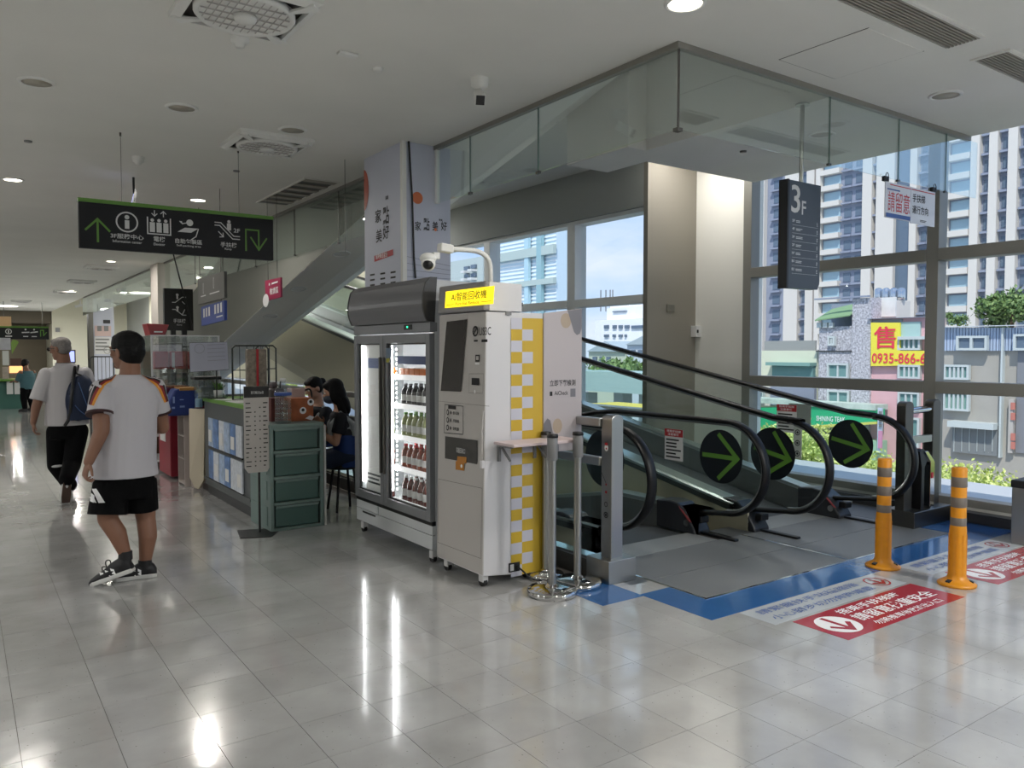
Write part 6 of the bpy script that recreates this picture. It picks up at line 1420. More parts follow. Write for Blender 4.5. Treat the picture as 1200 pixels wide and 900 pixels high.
uo, P, s2, u2, d2, L2 = shoe(T, an_r + V((0, 0, -.02)), heel, heel + dd * .275, M_shu, M_shw)
mb = MB()
for a in (.38, .50, .62):
    for k in (-1, 1): mb.obox(P(a, .045) + s2 * k * .037, d2 * .010 + u2 * .006, u2 * .018, s2 * .003)
build(mb, 'side_stripe', M_white_ink, uo)
# ---------------- old man
T = thing('person', 'grey-haired older man in white polo and dark trousers walking away with a backpack', 'person', (.87, 9.1, 0))
yb = 9.1; J = lambda x, y, Yv=9.1: YP(x, y, Yv)
fv = V((-.15, .99, 0)).normalized(); rv = fv.cross(V((0, 0, 1)))
pel = J(76, 500); chest = J(78, 458); neck = J(75, 425); b = MB(); hc = J(71, 409)
L_ = head(T, b, hc, V((-.75, .62, -.12)), V((-.05, 0, 1)), 1.0, M_skin, M_hairg, 'grey'); b.cone(L_(0, -.02, -.05), neck + V((0, 0, -.04)), .055, .07)
sl = V((chest.x - .175, chest.y - .02, J(0, 438).z)); sr = V((chest.x + .175, chest.y + .03, J(0, 438).z)); sl.z = sr.z = neck.z - .115
torso(b, [(V((chest.x, chest.y, pel.z - .08)), rv, .15, fv, .12), (V((chest.x, chest.y, pel.z + .12)), rv, .15, fv, .12), (chest, rv, .16, fv, .12), (V((chest.x, chest.y, neck.z - .05)), rv, .12, fv, .08), (neck, rv, .06, fv, .06)])
el, wr = J(42, 478, 9.05), J(39, 495, 8.98); limb(b, [sl, el, wr], [.055, .043, .028]); hand(b, wr, V((.02, -.05, -1)), V((1, 0, 0)), 1, .7, 1)
el2 = sr + V((.05, -.04, -.27)); wr2 = el2 + V((-.03, .16, -.16)); limb(b, [sr, el2, wr2], [.055, .043, .028]); hand(b, wr2, V((0, .5, -.6)), V((-1, 0, 0)), 1, .8, -1)
hl, hr = V((chest.x - .09, 9.12, pel.z - .05)), V((chest.x + .09, 9.08, pel.z - .05)); kl, kr = J(66, 545, 9.2), J(84, 545, 9.0); al, ar = J(82, 573, 9.25), J(78, 566, 8.75)
al.z = max(al.z, .09); limb(b, [hl, kl, al], [.085, .06, .04]); limb(b, [hr, kr, ar], [.085, .06, .04]); remesh(b, 'body', M_skin, T, .008, 3)
c = MB(); zh = J(76, 498).z
torso(c, [(V((chest.x - .0, chest.y, zh)), rv, .205, fv, .16), (V((chest.x, chest.y, zh + .2)), rv, .195, fv, .155), (V((chest.x, chest.y, chest.z)), rv, .195, fv, .145), (V((chest.x, chest.y, sl.z + .03)), rv, .17, fv, .11), (V((chest.x, chest.y, neck.z - .02)), rv, .08, fv, .08)])
q = sl + (el - sl) * .78; c.cone(sl, q, .070, .082); c.sph(sl, .07); q2 = sr + (el2 - sr) * .75; c.cone(sr, q2, .070, .080); c.sph(sr, .07); torso(c, [(V((chest.x, chest.y, sl.z + .02)), rv, .19, fv, .09), (V((chest.x, chest.y, sl.z + .075)), rv, .12, fv, .08), (V((chest.x, chest.y, neck.z - .005)), rv, .07, fv, .07)]); remesh(c, 'shirt', mat('polo_white', '#b6b3b5', .8, bump=.3, bscale=8), T, .008, 4)
mb = MB(); mb.ell(neck + V((0, 0, -.015)), rv * .082, fv * .08, V((0, 0, .026))); build(mb, 'collar', mat('polo_collar', '#b9b6b9', .8), T)
mb = MB(); mb.ell(neck + V((0, 0, -.004)), rv * .078, fv * .076, V((0, 0, .010))); build(mb, 'collar_line', M_dsteel, T)
c = MB(); torso(c, [(V((chest.x, chest.y, pel.z - .12)), rv, .17, fv, .13), (V((chest.x, chest.y, pel.z + .06)), rv, .17, fv, .13)])
limb(c, [hl, kl, al + V((0, 0, .02))], [.10, .085, .07]); limb(c, [hr, kr, ar + V((0, 0, .03))], [.10, .085, .07]); pt = remesh(c, 'trousers', mat('trousers_black', '#070709', .9, spec=.15, bump=.3, bscale=9), T, .008, 4)
mb = MB(); q = kl + V((.0, -.088, .0)); mb.ell(q, V((.05, 0, 0)), V((0, .006, 0)), V((.01, 0, .014))); build(mb, 'pale_patch', M_grey_ink, pt)
M_sb = mat('sole_brown', '#4a3830', .7)
shoe(T, al + V((0, 0, -.02)), V((al.x - .02, al.y - .06, .004)), V((al.x - .04, al.y + .21, .004)), M_grey_ink, M_shw)
hh = ar + V((0, -.05, .03)); uo, P, s2, u2, d2, L2 = shoe(T, ar + V((0, 0, 0)), hh, hh + V((-.01, .09, -.25)), M_grey_ink, M_shw)
mb = MB(); mb.prism([P(a, -.008) + s2 * k * w for a, w in ((.05, .034), (.3, .038), (.6, .042), (.9, .036)) for k in (1,)] + [P(a, -.008) - s2 * w for a, w in ((.9, .036), (.6, .042), (.3, .038), (.05, .034))], -u2 * .004); build(mb, 'tread', M_sb, uo)
mb = MB()
for k in (-1, 1): mb.tube([L_(k * .062, .10, .018), L_(k * .078, .03, .012), L_(k * .078, -.01, .0)], .003, 6); mb.ell(L_(k * .033, .104, .010), L_(.028, 0, 0) - L_(0, 0, 0), L_(0, .004, 0) - L_(0, 0, 0), L_(0, 0, .02) - L_(0, 0, 0))
build(mb, 'glasses', M_black, T)
bp_ = thing('backpack', 'navy blue backpack slung on the older man\'s right shoulder', 'bag', J(94, 470, 8.95))
bc = J(94, 464, 8.96); c = MB(); c.ell(bc + V((0, 0, -.02)), V((.135, .03, 0)), V((-.02, .085, 0)), V((.02, 0, .235))); c.obox(bc + V((.0, 0, -.11)), V((.12, .03, 0)), V((-.015, .07, 0)), V((0, 0, .13))); bo = remesh(c, 'body', mat('backpack_navy', '#16243f', .6, bump=.3, bscale=14), bp_, .008, 6)
mb = MB(); mb.tube(smoothp([J(88, 430, 9.0), J(86, 445, 8.9), J(84, 465, 8.86), J(82, 490, 8.88), J(76, 499, 8.9)]), .016, 8); mb.tube([J(92, 428, 8.98), J(90, 438, 8.93), J(95, 440, 8.9)], .01, 8); build(mb, 'strap', M_black, bp_)
mb = MB(); mb.tube(smoothp([J(92, 448, 8.86), J(100, 470, 8.85), J(106, 485, 8.9)]), .004, 6); mb.tube(smoothp([J(88, 475, 8.86), J(95, 483, 8.86), J(104, 488, 8.89)]), .004, 6); build(mb, 'piping', mat('piping_blue', '#46618e', .5), bp_)
# ---------------- staff women
def staff(name_label, hc, fwdh, style, seat, mask, vest, X0, Y0, arm_up):
    T = thing('person', name_label, 'person', (X0, Y0, 0)); fh = V(fwdh).normalized(); f2 = V((fh.x, fh.y, 0)).normalized(); r2 = f2.cross(V((0, 0, 1)))
    b = MB(); L_ = head(T, b, hc, fh, V((0, 0, 1)) + f2 * .15, .95, M_skin2, M_hair, style)
    nk = hc + V((0, 0, -.16)) - f2 * .05; b.cone(L_(0, -.02, -.06), nk, .045, .05)
    ch = nk + V((0, 0, -.2)) - f2 * .02; pv = V((ch.x, ch.y, seat)) - f2 * .04
    torso(b, [(pv + V((0, 0, -.04)), r2, .15, f2, .11), (pv + V((0, 0, .14)), r2, .12, f2, .09), (ch, r2, .14, f2, .10), (nk + V((0, 0, -.05)), r2, .11, f2, .07), (nk, r2, .05, f2, .05)])
    s1 = nk + r2 * .155 + V((0, 0, -.08)); s2 = nk - r2 * .155 + V((0, 0, -.08))
    if arm_up:
        e1 = s1 + f2 * .02 + V((0, 0, -.23)); w1 = e1 + f2 * .13 + V((0, 0, .15)) - r2 * .05; e2 = s2 + f2 * .05 + V((0, 0, -.22)); w2 = e2 + f2 * .15 + V((0, 0, .10)) + r2 * .05
    else:
        e1 = s1 + f2 * .1 + V((0, 0, -.22)); w1 = e1 + f2 * .2 + V((0, 0, .02)); e2 = s2 + f2 * .1 + V((0, 0, -.22)); w2 = e2 + f2 * .2 + V((0, 0, .02))
    limb(b, [s1, e1, w1], [.045, .037, .024]); limb(b, [s2, e2, w2], [.045, .037, .024]); hand(b, w1, w1 - e1, -r2 + f2 * .3, .92, .6, 1); hand(b, w2, w2 - e2, r2 + f2 * .3, .92, .6, -1)
    kn = [pv + f2 * .36 + r2 * k * .09 + V((0, 0, -.04)) for k in (1, -1)] if seat < .75 else [pv + f2 * .05 + r2 * k * .08 + V((0, 0, -.42)) for k in (1, -1)]
    an = [V((k.x, k.y, .09)) - f2 * .05 for k in kn]; hp = [pv + r2 * k * .08 + V((0, 0, -.02)) for k in (1, -1)]
    for h_, k_, a_ in zip(hp, kn, an): limb(b, [h_, k_, a_], [.08, .055, .038])
    remesh(b, 'body', M_skin2, T, .008, 3)
    c = MB(); torso(c, [(pv + V((0, 0, -.06)), r2, .165, f2, .125), (pv + V((0, 0, .14)), r2, .135, f2, .105), (ch, r2, .155, f2, .115), (s1 * .5 + s2 * .5 + V((0, 0, .03)), r2, .145, f2, .085), (nk + V((0, 0, -.02)), r2, .06, f2, .06)])
    for s_, e_ in ((s1, e1), (s2, e2)): c.cone(s_, s_ + (e_ - s_) * .62, .06, .06); c.sph(s_, .06)
    remesh(c, 'shirt', mat('tee_navy', '#15171f', .8), T, .008, 4)
    c = MB(); zt_ = nk.z - .10
    torso(c, [(pv + V((0, 0, -.10)), r2, .175, f2, .135), (pv + V((0, 0, .16)), r2, .145, f2, .118), (V((ch.x, ch.y, ch.z - .03)), r2, .15, f2, .122)])
    remesh(c, 'apron', mat('apron_blue', '#1c3a74', .8, bump=.2, bscale=10), T, .008, 3)
    c = MB(); 
    for k in (1, -1): c.tube([V((ch.x, ch.y, ch.z - .05)) + r2 * k * .10 + f2 * .11, V((ch.x, ch.y, ch.z + .06)) + r2 * k * .10 + f2 * .10, nk + r2 * k * .09 + V((0, 0, -.035)), V((ch.x, ch.y, ch.z + .06)) + r2 * k * .11 - f2 * .10, V((ch.x, ch.y, ch.z - .05)) + r2 * k * .12 - f2 * .11], .028, 8)
    c.ell(V((ch.x, ch.y, ch.z + .02)), r2 * .152, f2 * .118, V((0, 0, .07)))
    remesh(c, 'vest_top', mat('vest_grey', '#9aa0a2', .8), T, .008, 3)
    c = MB()
    for h_, k_, a_ in zip(hp, kn, an): limb(c, [h_, k_, a_ + V((0, 0, .03))], [.095, .075, .055])
    remesh(c, 'jeans', mat('jeans_navy', '#1c2940', .8, bump=.2, bscale=30), T, .009, 3)
    for a_ in an: shoe(T, a_, V((a_.x, a_.y, .004)) - f2 * .06, V((a_.x, a_.y, .004)) + f2 * .17, M_shu, M_shu, w=.04)
    if mask:
        c = MB(); r, f, u = fr(fh); P = lambda x, y, z: hc + r * x + f * y + u * z
        c.ell(P(0, .045, -.05), r * .062, f * .068, u * .05); remesh(c, 'face_mask', mat('mask_dark', '#3a4350', .7), T, .006, 2)
    return T, pv, f2
hc = YP(391, 459, 6.95); staff('woman with long black hair, dark mask and blue apron vest between the fridge and drawers', hc, (-.80, .25, -.25), 'long', .52, True, True, hc.x, hc.y, True)
t = thing('stool', 'low dark stool under the long-haired staff woman', 'stool', (hc.x + .06, hc.y, 0)); b = MB(); b.lathe([(0, .40), (.16, .40), (.17, .42), (.16, .45), (0, .45)], (hc.x + .08, hc.y - .02, 0), 24); build(b, 'seat', M_black, t)
for k in range(4):
    A = .78 + k * 1.57; b = MB(); b.cyl((hc.x + .08 + .1 * math.cos(A), hc.y - .02 + .1 * math.sin(A), .40), (hc.x + .08 + .16 * math.cos(A), hc.y - .02 + .16 * math.sin(A), .002), .012); build(b, 'leg', M_black, t)
hc = YP(368, 455, 7.75); staff('woman with tied black hair leaning forward behind the bottles, behind the masked woman', hc, (-.9, -.15, -.35), 'bun', .62, False, True, hc.x, hc.y, False)
# ---------------- far man in teal
T = thing('person', 'small distant man in a teal shirt leaning toward the lit food stall', 'person', (1.2, 21, 0)); b = MB()
base = ZP(33, 482, 0); bx_, by_ = base.x, base.y; sc_ = .80
f2 = V((-.55, .8, 0)).normalized(); r2 = f2.cross(V((0, 0, 1)))
P = lambda a, c, z: V((bx_, by_, 0)) + r2 * a + f2 * c + V((0, 0, z))
hc = P(0.05, .12, 1.17); L_ = head(T, b, hc, V((.5, .85, -.3)), V((0, 0, 1)), .95, M_skin, M_hair, 'short'); b.cone(hc, P(0, .02, 1.02), .05, .06)
torso(b, [(P(0, 0, .60), r2, .13, f2, .1), (P(0, 0, .85), r2, .16, f2, .1), (P(0, 0, 1.03), r2, .08, f2, .06)])
limb(b, [P(-.17, 0, .97), P(-.2, .1, .75), P(-.12, .28, .75)], [.05, .04, .03]); limb(b, [P(.17, 0, .97), P(.2, .1, .75), P(.12, .28, .75)], [.05, .04, .03]); hand(b, P(-.12, .28, .75), f2, V((0, 0, -1)), 1, .5); hand(b, P(.12, .28, .75), f2, V((0, 0, -1)), 1, .5, -1)
for k in (-1, 1): limb(b, [P(.08 * k, 0, .58), P(.09 * k, .03, .32), P(.1 * k, -.02, .08)], [.08, .055, .04])
remesh(b, 'body', M_skin, T, .012, 2)
c = MB(); torso(c, [(P(0, 0, .55), r2, .17, f2, .13), (P(0, 0, .85), r2, .19, f2, .13), (P(0, 0, 1.0), r2, .14, f2, .09)]); c.cone(P(-.17, 0, .95), P(-.2, .08, .76), .07, .06); c.cone(P(.17, 0, .95), P(.2, .08, .76), .07, .06); remesh(c, 'shirt', mat('shirt_teal', '#3c5f66', .8), T, .012, 2)
c = MB()
for k in (-1, 1): limb(c, [P(.08 * k, 0, .56), P(.09 * k, .03, .32), P(.1 * k, -.02, .1)], [.1, .075, .06])
remesh(c, 'trousers', mat('trousers_black', '#0d0e11', .8), T, .012, 2)
for k in (-1, 1): shoe(T, P(.1 * k, -.02, .08), P(.1 * k, -.07, .004), P(.1 * k, .18, .004), M_shu, M_shu)
# ================================================================ outside: ground, hedge, buildings across the street
b = MB(); b.box((8.2, -220, -9.4), (420, 420, -9.2)); build(b, 'ground', mat('street_grey', '#a9a9a6', .9))['kind'] = 'structure'
b = MB(); b.box((7.5, -12, -.35), (11.0, 40, -.25)); build(b, 'trim_5', mat('outer_ledge', '#b9bcbd', .7))['kind'] = 'structure'
b = MB(); b.box((-12, -10, -9.2), (8.2, 45, -4.8)); build(b, 'wall_lower_storey', M_wall)['kind'] = 'structure'
# creeper hedge on the ledge
rr = random.Random(11)
hd_ = thing('creeper_hedge', 'dense yellow-green leafy creeper growing on the ledge outside the windows', 'hedge', (12, 5, -.3))
b = MB()
def hh(y): return -.20 + .22 * math.sin(y * .9) + .12 * math.sin(y * 2.3 + 1) 
for y in [(-10 + .5 * k) for k in range(92)]: b.box((11.4, y, -1.6), (12.8, y + .5, hh(y + .25) - .12))
build(b, 'dark_core', mat('hedge_core', '#93a655', .9), hd_)
vs = []; fs = []
mb = MB()
for k in range(60000):
    y = rr.uniform(-9, 36) if k % 4 else rr.uniform(-3, 12); top = hh(y) + rr.gauss(0, .06)
    if rr.random() < .5: x = rr.uniform(11.1, 12.9); z = top - abs(rr.gauss(0, .12))
    else: x = 11.35 - abs(rr.gauss(0, .12)); z = rr.uniform(-1.5, top)
    s_ = rr.uniform(.02, .048); a = rr.uniform(0, 6.28); e = rr.uniform(-.3, 1.2)
    d_ = V((math.cos(a) * math.cos(e), math.sin(a) * math.cos(e), math.sin(e))); w_ = d_.cross(V((rr.uniform(-1, 1), rr.uniform(-1, 1), rr.uniform(-1, 1)))).normalized()
    p = V((x, y, z)); o = len(vs); vs += [p, p + d_ * s_ + w_ * s_ * .55, p + d_ * s_ * 2, p + d_ * s_ - w_ * s_ * .55]; fs.append((o, o + 1, o + 2, o + 3))
mb.v = vs; mb.f = fs; mb.sm = [False] * len(fs)
def leafmat(name, c1, c2):
    m = bpy.data.materials.new(name); m.use_nodes = True; t = m.node_tree; bs = t.nodes['Principled BSDF']; L = t.links.new
    g = t.nodes.new('ShaderNodeNewGeometry'); n = t.nodes.new('ShaderNodeTexWhiteNoise'); sn = t.nodes.new('ShaderNodeVectorMath'); sn.operation = 'SNAP'; sn.inputs[1].default_value = (.12, .12, .12); L(g.outputs['Position'], sn.inputs[0]); L(sn.outputs[0], n.inputs['Vector'])
    r = t.nodes.new('ShaderNodeMixRGB'); L(n.outputs['Value'], r.inputs[0]); r.inputs[1].default_value = srgb(c1); r.inputs[2].default_value = srgb(c2); L(r.outputs[0], bs.inputs['Base Color'])
    bs.inputs['Roughness'].default_value = .6; MATS[name] = m; return m
build(mb, 'leaf', leafmat('creeper_leaf', '#aabd5c', '#e3e79c'), hd_, kind='stuff')
for k, (y, h_, lean) in enumerate(((2.6, .5, .35), (3.4, .35, -.2), (5.2, .45, .3), (1.2, .4, .2), (-.4, .5, -.3), (6.6, .3, .2))):
    b = MB(); p = V((11.5, y, hh(y) - .1)); pts = [p, p + V((0, lean * .3, h_ * .5)), p + V((0, lean * .8, h_ * .8))]; b.tube(smoothp(pts), .012, 5)
    for j in range(26):
        q = p + (pts[2] - p) * rr.random(); d_ = V((rr.uniform(-1, 1), rr.uniform(-1, 1), rr.uniform(-.3, 1))).normalized() * .09; w_ = d_.cross(V((0, 0, 1))).normalized() * .04; b.quad([q, q + d_ * .5 + w_, q + d_, q + d_ * .5 - w_])
    build(b, 'stray_shoot', MATS['creeper_leaf'], hd_)
# ---- facade helper in photo terms: plane x = XF, rectangles by pixel corners
def fr_rect(X, x0, y0, x1, y1):
    a = XP(x0, y1, X); c = XP(x1, y0, X); return a, c
def fbox(parent, name, X, x0, y0, x1, y1, m, proud=.3, mb=None):
    a, c = fr_rect(X, x0, y0, x1, y1); bm = mb or MB(); bm.box((X - proud, min(a.y, c.y), min(a.z, c.z)), (X, max(a.y, c.y), max(a.z, c.z)))
    return None if mb else build(bm, name, m, parent)
M_tw = mat('tower_white', '#d8d3ca', .8); M_tg = mat('tower_grey', '#8f96a6', .8); M_tp = mat('tower_pane', '#5f6f80', .2, spec=.7); M_tgl = mat('tower_glass_pale', '#9db9c6', .2)
def yX(px, X): return XP(px, 411, X).y
# residential towers: at X = 145; pixel columns give y positions, floors 3.2 m
def tower(lab, X, cols, pxl, pxr, ztop, floor_h=3.2, z0=-9.2):
    t = thing('residential_tower', lab, 'building', (X + 8, yX((pxl + pxr) / 2, X), z0))
    b = MB(); b.box((X, yX(pxr, X), z0), (X + 16, yX(pxl, X), ztop)); build(b, 'wall', M_tg, t)
    for kind, a, c in cols:
        ya, yc = yX(c, X), yX(a, X)
        if kind == 'col':
            b = MB(); b.box((X - 1.2, ya, z0), (X, yc, ztop)); build(b, 'white_column', M_tw, t)
        elif kind == 'dark':
            b = MB(); b.box((X - .3, ya, z0), (X, yc, ztop)); build(b, 'dark_column', M_tp, t)
    nf = int((min(ztop, 62) - 2) / floor_h)
    src = {}
    for kind, a, c in cols:
        ya, yc = yX(c, X), yX(a, X)
        if kind in ('col', 'dark'): continue
        for f in range(nf):
            z = -1.5 + f * floor_h
            if kind == 'bal':   # balcony: ledge + pane
                if (kind, a) not in src:
                    b = MB(); b.box((-1.3, ya, 0), (0, yc, 1.0)); src[(kind, a)] = build(b, 'balcony_ledge', M_tw, t, local=True); b = MB(); b.box((-.15, ya + .3, 1.0), (-.05, yc - .3, 2.9)); src[(kind, a, 'p')] = build(b, 'window', M_tgl, t, local=True)
                    o, p_ = src[(kind, a)], src[(kind, a, 'p')]
                else: o = src[(kind, a)].copy(); COL.objects.link(o); p_ = src[(kind, a, 'p')].copy(); COL.objects.link(p_)
            else:               # window with slab shade
                if (kind, a) not in src:
                    b = MB(); b.box((-.9, ya, 0), (0, yc, .35)); src[(kind, a)] = build(b, 'shade_slab', M_tg if kind == 'win' else M_tw, t, local=True); b = MB(); w_ = (yc - ya); b.box((-.12, ya + w_ * .15, .7), (-.04, yc - w_ * .15, 2.5)); src[(kind, a, 'p')] = build(b, 'window', M_tp, t, local=True)
                    o, p_ = src[(kind, a)], src[(kind, a, 'p')]
                else: o = src[(kind, a)].copy(); COL.objects.link(o); p_ = src[(kind, a, 'p')].copy(); COL.objects.link(p_)
            for q in (o, p_): q.location = V((X, 0, z)) - t.location
    return t
tower('pale grey high-rise with white columns behind the floor guide sign', 150, [('dark', 880, 890), ('col', 889, 897), ('win', 903, 915), ('col', 921, 937), ('win', 938, 946), ('col', 946, 955)], 876, 956, 95)
tower('tall white balcony high-rise in the middle of the left big window', 145, [('col', 957, 962), ('bal', 962, 984), ('win', 985, 997), ('win', 998, 1010), ('col', 1011, 1022), ('win', 1022, 1026), ('col', 1027, 1048), ('dark', 1048, 1065), ('col', 1066, 1074), ('win', 1075, 1084), ('win', 1085, 1094)], 957, 1098, 110)
tower('tall white framed high-rise with grey bays in the right big window', 140, [('col', 1100, 1109), ('bal', 1109, 1135), ('col', 1136, 1146), ('win', 1147, 1156), ('col', 1157, 1167), ('win', 1168, 1178), ('col', 1179, 1190), ('win', 1191, 1204), ('col', 1206, 1216), ('win', 1217, 1230)], 1100, 1240, 105)
# brick-faced building
M_stone = mat('rough_grey_stone', '#b4b3b8', .9, noise=.5, nscale=5.5, bump=.8, bscale=6)
M_pwin = mat('pane_green', '#6f9492', .15); M_wframe = mat('frame_pale', '#c4ccca', .5)
def bwin(parent, X, x0, y0, x1, y1, n=1, m=M_pwin):
    a, c = fr_rect(X, x0, y0, x1, y1); b = MB(); ya, yb_ = sorted((a.y, c.y)); za, zb2 = sorted((a.z, c.z)); w = .18
    b.box((X - .5, ya - w, za - w), (X - .1, yb_ + w, za)); b.box((X - .5, ya - w, zb2), (X - .1, yb_ + w, zb2 + w)); b.box((X - .5, ya - w, za), (X - .1, ya, zb2)); b.box((X - .5, yb_, za), (X - .1, yb_ + w, zb2))
    for k in range(1, n + 1): y = ya + (yb_ - ya) * k / (n + 1); b.box((X - .45, y - .08, za), (X - .1, y + .08, zb2))
    o = build(b, 'window', M_wframe, parent); b = MB(); b.box((X - .3, ya, za), (X - .2, yb_, zb2)); build(b, 'window_pane', m, o)
t = thing('stone_house', 'grey rough-stone-faced house with a green awning terrace and taller stair tower', 'building', (78, yX(985, 72), -9.2))
X = 72; a = yX(1020, X); c = yX(998, X); e = yX(957, X); zt1 = XP(998, 350, X).z; zt2 = XP(958, 383, X).z
b = MB(); b.box((X, a, -9.2), (X + 4, c, zt1)); build(b, 'stair_tower', M_stone, t); b = MB(); b.box((X + .4, c, -9.2), (X + 4, e, zt2)); build(b, 'wall', M_stone, t)
b = MB(); b.box((X + 2.5, c, zt2), (X + 4, e, zt1 - .3)); build(b, 'terrace_wall', M_tg, t)
b = MB(); z = XP(980, 364, X).z; b.prism([(X - .4, c, z - .6), (X - .4, e, z - 1.0), (X + 2.5, e, z + .2), (X + 2.5, c, z + .9)], (0, 0, .12)); build(b, 'green_awning', mat('awning_green', '#7f9f74', .8), t)
for k in (959, 966, 973): fbox(t, 'terrace_parapet', X + .35, k, 378, k + 5, 384, M_wframe, .3)
fbox(t, 'roof_slab', X, 957, 348, 1020, 350, M_tg, .4); b = MB(); 
bwin(t, X + .4, 975, 396, 979, 403, 1); bwin(t, X + .4, 974, 428, 995, 441, 1); bwin(t, X + .4, 974, 460, 996, 472, 1); fbox(t, 'floor_line', X + .4, 957, 411, 998, 412, M_dsteel, .15)
t = thing('water_tank_block', 'white rooftop block carrying four round steel water tanks', 'water tank', (76, yX(1035, 74), zt1)); fbox(t, 'parapet', 74, 1020, 348, 1051, 372, mat('weathered_white', '#d9dbd6', .8, noise=.1, nscale=1), .2)
b = MB(); a, c = fr_rect(74, 1020, 348, 1051, 372); b.box((74, min(a.y, c.y), -2), (76.5, max(a.y, c.y), max(a.z, c.z) - .3)); build(b, 'block', M_tw, t)
for k in range(4):
    y = yX(1015 + 9 * k, 73); z = XP(1015 + 9 * k, 348, 73).z; b = MB(); b.lathe([(0, z - .2), (.33 * 1, z - .2), (.36, z), (.36, z + .8), (.2, z + .95), (0, z + 1.0)], (75, y, 0), 16); build(b, 'tank', M_chrome, t)
# pink house with sale banner
t = thing('pink_house', 'pink rendered house with pale windows behind the yellow sale banner', 'building', (78, yX(1058, 72), -9.2))
X = 72.3; b = MB(); b.box((X, yX(1098, X), -9.2), (X + 1.4, yX(1020, X), XP(1050, 373, X).z)); build(b, 'wall', mat('pink_render', '#d9aeb2', .8, noise=.04, nscale=.6), t)
fbox(t, 'roof_edge', X, 1020, 371, 1096, 374, M_tg, .6); fbox(t, 'grey_upper_wall', X, 1020, 374, 1058, 380, M_tg, .1); fbox(t, 'pale_panel', X, 1057, 377, 1080, 398, mat('mint_panel', '#a9c7c2', .7), .25); fbox(t, 'small_roof', X, 1057, 394, 1096, 398, M_wframe, .8)
bwin(t, X, 1057, 398, 1079, 408, 3); bwin(t, X, 1057, 430, 1079, 441, 3); bwin(t, X, 1057, 462, 1078, 476, 2); bwin(t, X, 1057, 492, 1078, 520, 2)
bn = thing('sale_banner', 'yellow banner with a huge red character and a red phone number on the pink house', 'banner', XP(1055, 420, 71.8))
X = 71.8; P = lambda x, y: XP(x, y, X)
b = MB(); b.prism([P(1020.5, 429), P(1098, 428), P(1098, 411), P(1054.5, 411), P(1054.5, 378), P(1020.5, 378)], (.2, 0, 0)); build(b, 'cloth', mat('banner_yellow', '#ece04a', .6), bn)
o0 = P(1020.5, 429); d = Draw(o0, (0, -1, 0), (0, 0, 1), .06, 1e-3); sc_ = lambda x, y: ((o0.y - P(x, y).y), P(x, y).z - o0.z)
u, v = sc_(1024, 408.5); u2, v2 = sc_(1050.5, 382); d.text('售', u, v, u2 - u, v2 - v, .05)
u, v = sc_(1022, 425.5); u2, v2 = sc_(1100, 414); d.text('0935-866-658', u, v, (u2 - u), v2 - v, .035); d.done('lettering', mat('banner_red', '#e03a50', .6), bn)
# green awning shop
t = thing('shop_awning', 'bright green shop awning lettered in white above the hedge', 'awning', XP(960, 490, 70)); X = 70
b = MB(); P = lambda x, y: XP(x, y, X); b.prism([P(880, 503), P(1027, 494), P(1027, 475), P(880, 478)], (1.5, 0, 0)); build(b, 'fascia', mat('awning_bright', '#2fae78', .6), t)
b = MB(); b.prism([P(880, 507), P(1027, 497), P(1027, 494), P(880, 503)], (1.2, 0, 0)); build(b, 'yellow_edge', mat('edge_yellow', '#d3d069', .6), t)
b = MB(); b.box((X + .2, P(1027, 480).y, -9.2), (X + 2, P(880, 480).y, P(900, 505).z)); build(b, 'shopfront', mat('shopfront_green', '#9fc4a8', .7), t)
b = MB(); b.box((X - .2, P(1027, 480).y, P(950, 476).z), (X + 2, P(880, 480).y, P(950, 470).z)); build(b, 'awning_roof', mat('roof_pale', '#b9c9bd', .8, noise=.15, nscale=1), t)
o0 = P(957, 493); d = Draw(o0, (0, -1, .02), (0, 0, 1), .06); w_ = o0.y - P(991, 490).y; d.text('SHINING TEAK', 0, 0, w_, 1.0 * abs(P(957, 483).z - o0.z) * .6, .01); d.done('lettering', M_white_ink, t)
for x0, x1, nm, y0, y1, lab in ((1029, 1035, 'shop_banner', 478, 530, 'narrow white upright banner with pink lower half beside the green awning'),):
    a, c = fr_rect(70, x0, y0, x1, y1); b = MB(); b.box((69.8, a.y if a.y < c.y else c.y, min(a.z, c.z)), (70, max(a.y, c.y), max(a.z, c.z))); o = tag(build(b, nm, mat('banner_pale', '#bcc8d6', .7)), lab, 'banner')
    fbox(o, 'pink_half', 69.75, x0 + .5, 505, x1 - .5, 525, mat('banner_pink', '#cf8fae', .7), .1); 
    for k in range(4): fbox(o, 'dark_mark', 69.75, x0 + 1.5, 482 + 5 * k, x1 - 1.5, 485 + 5 * k, M_greyp, .1)
# low pale green building at left of stone house
t = thing('low_annex', 'pale green flat-roofed annex with a teal glazed front left of the stone house', 'building', (80, yX(915, 74), -9.2)); X = 74
b = MB(); b.box((X, yX(957, X), -9.2), (X + 4, yX(850, X), XP(920, 411, X).z)); build(b, 'wall', mat('annex_white', '#d8dcc4', .8), t)
fbox(t, 'grey_wall', X + .3, 897, 399, 957, 411, mat('annex_grey', '#9a9c98', .8), .2); fbox(t, 'teal_glazing', X, 908, 428, 956, 441, M_pwin, .5); fbox(t, 'teal_roof', X, 905, 425, 957, 428, mat('teal_roof', '#7fa49c', .7), 1.2); fbox(t, 'lower_grey', X, 905, 455, 957, 474, M_tg, .4); fbox(t, 'lower_white', X, 880, 444, 905, 474, M_tw, .3); bwin(t, X - .3, 889, 460, 896, 468, 0)
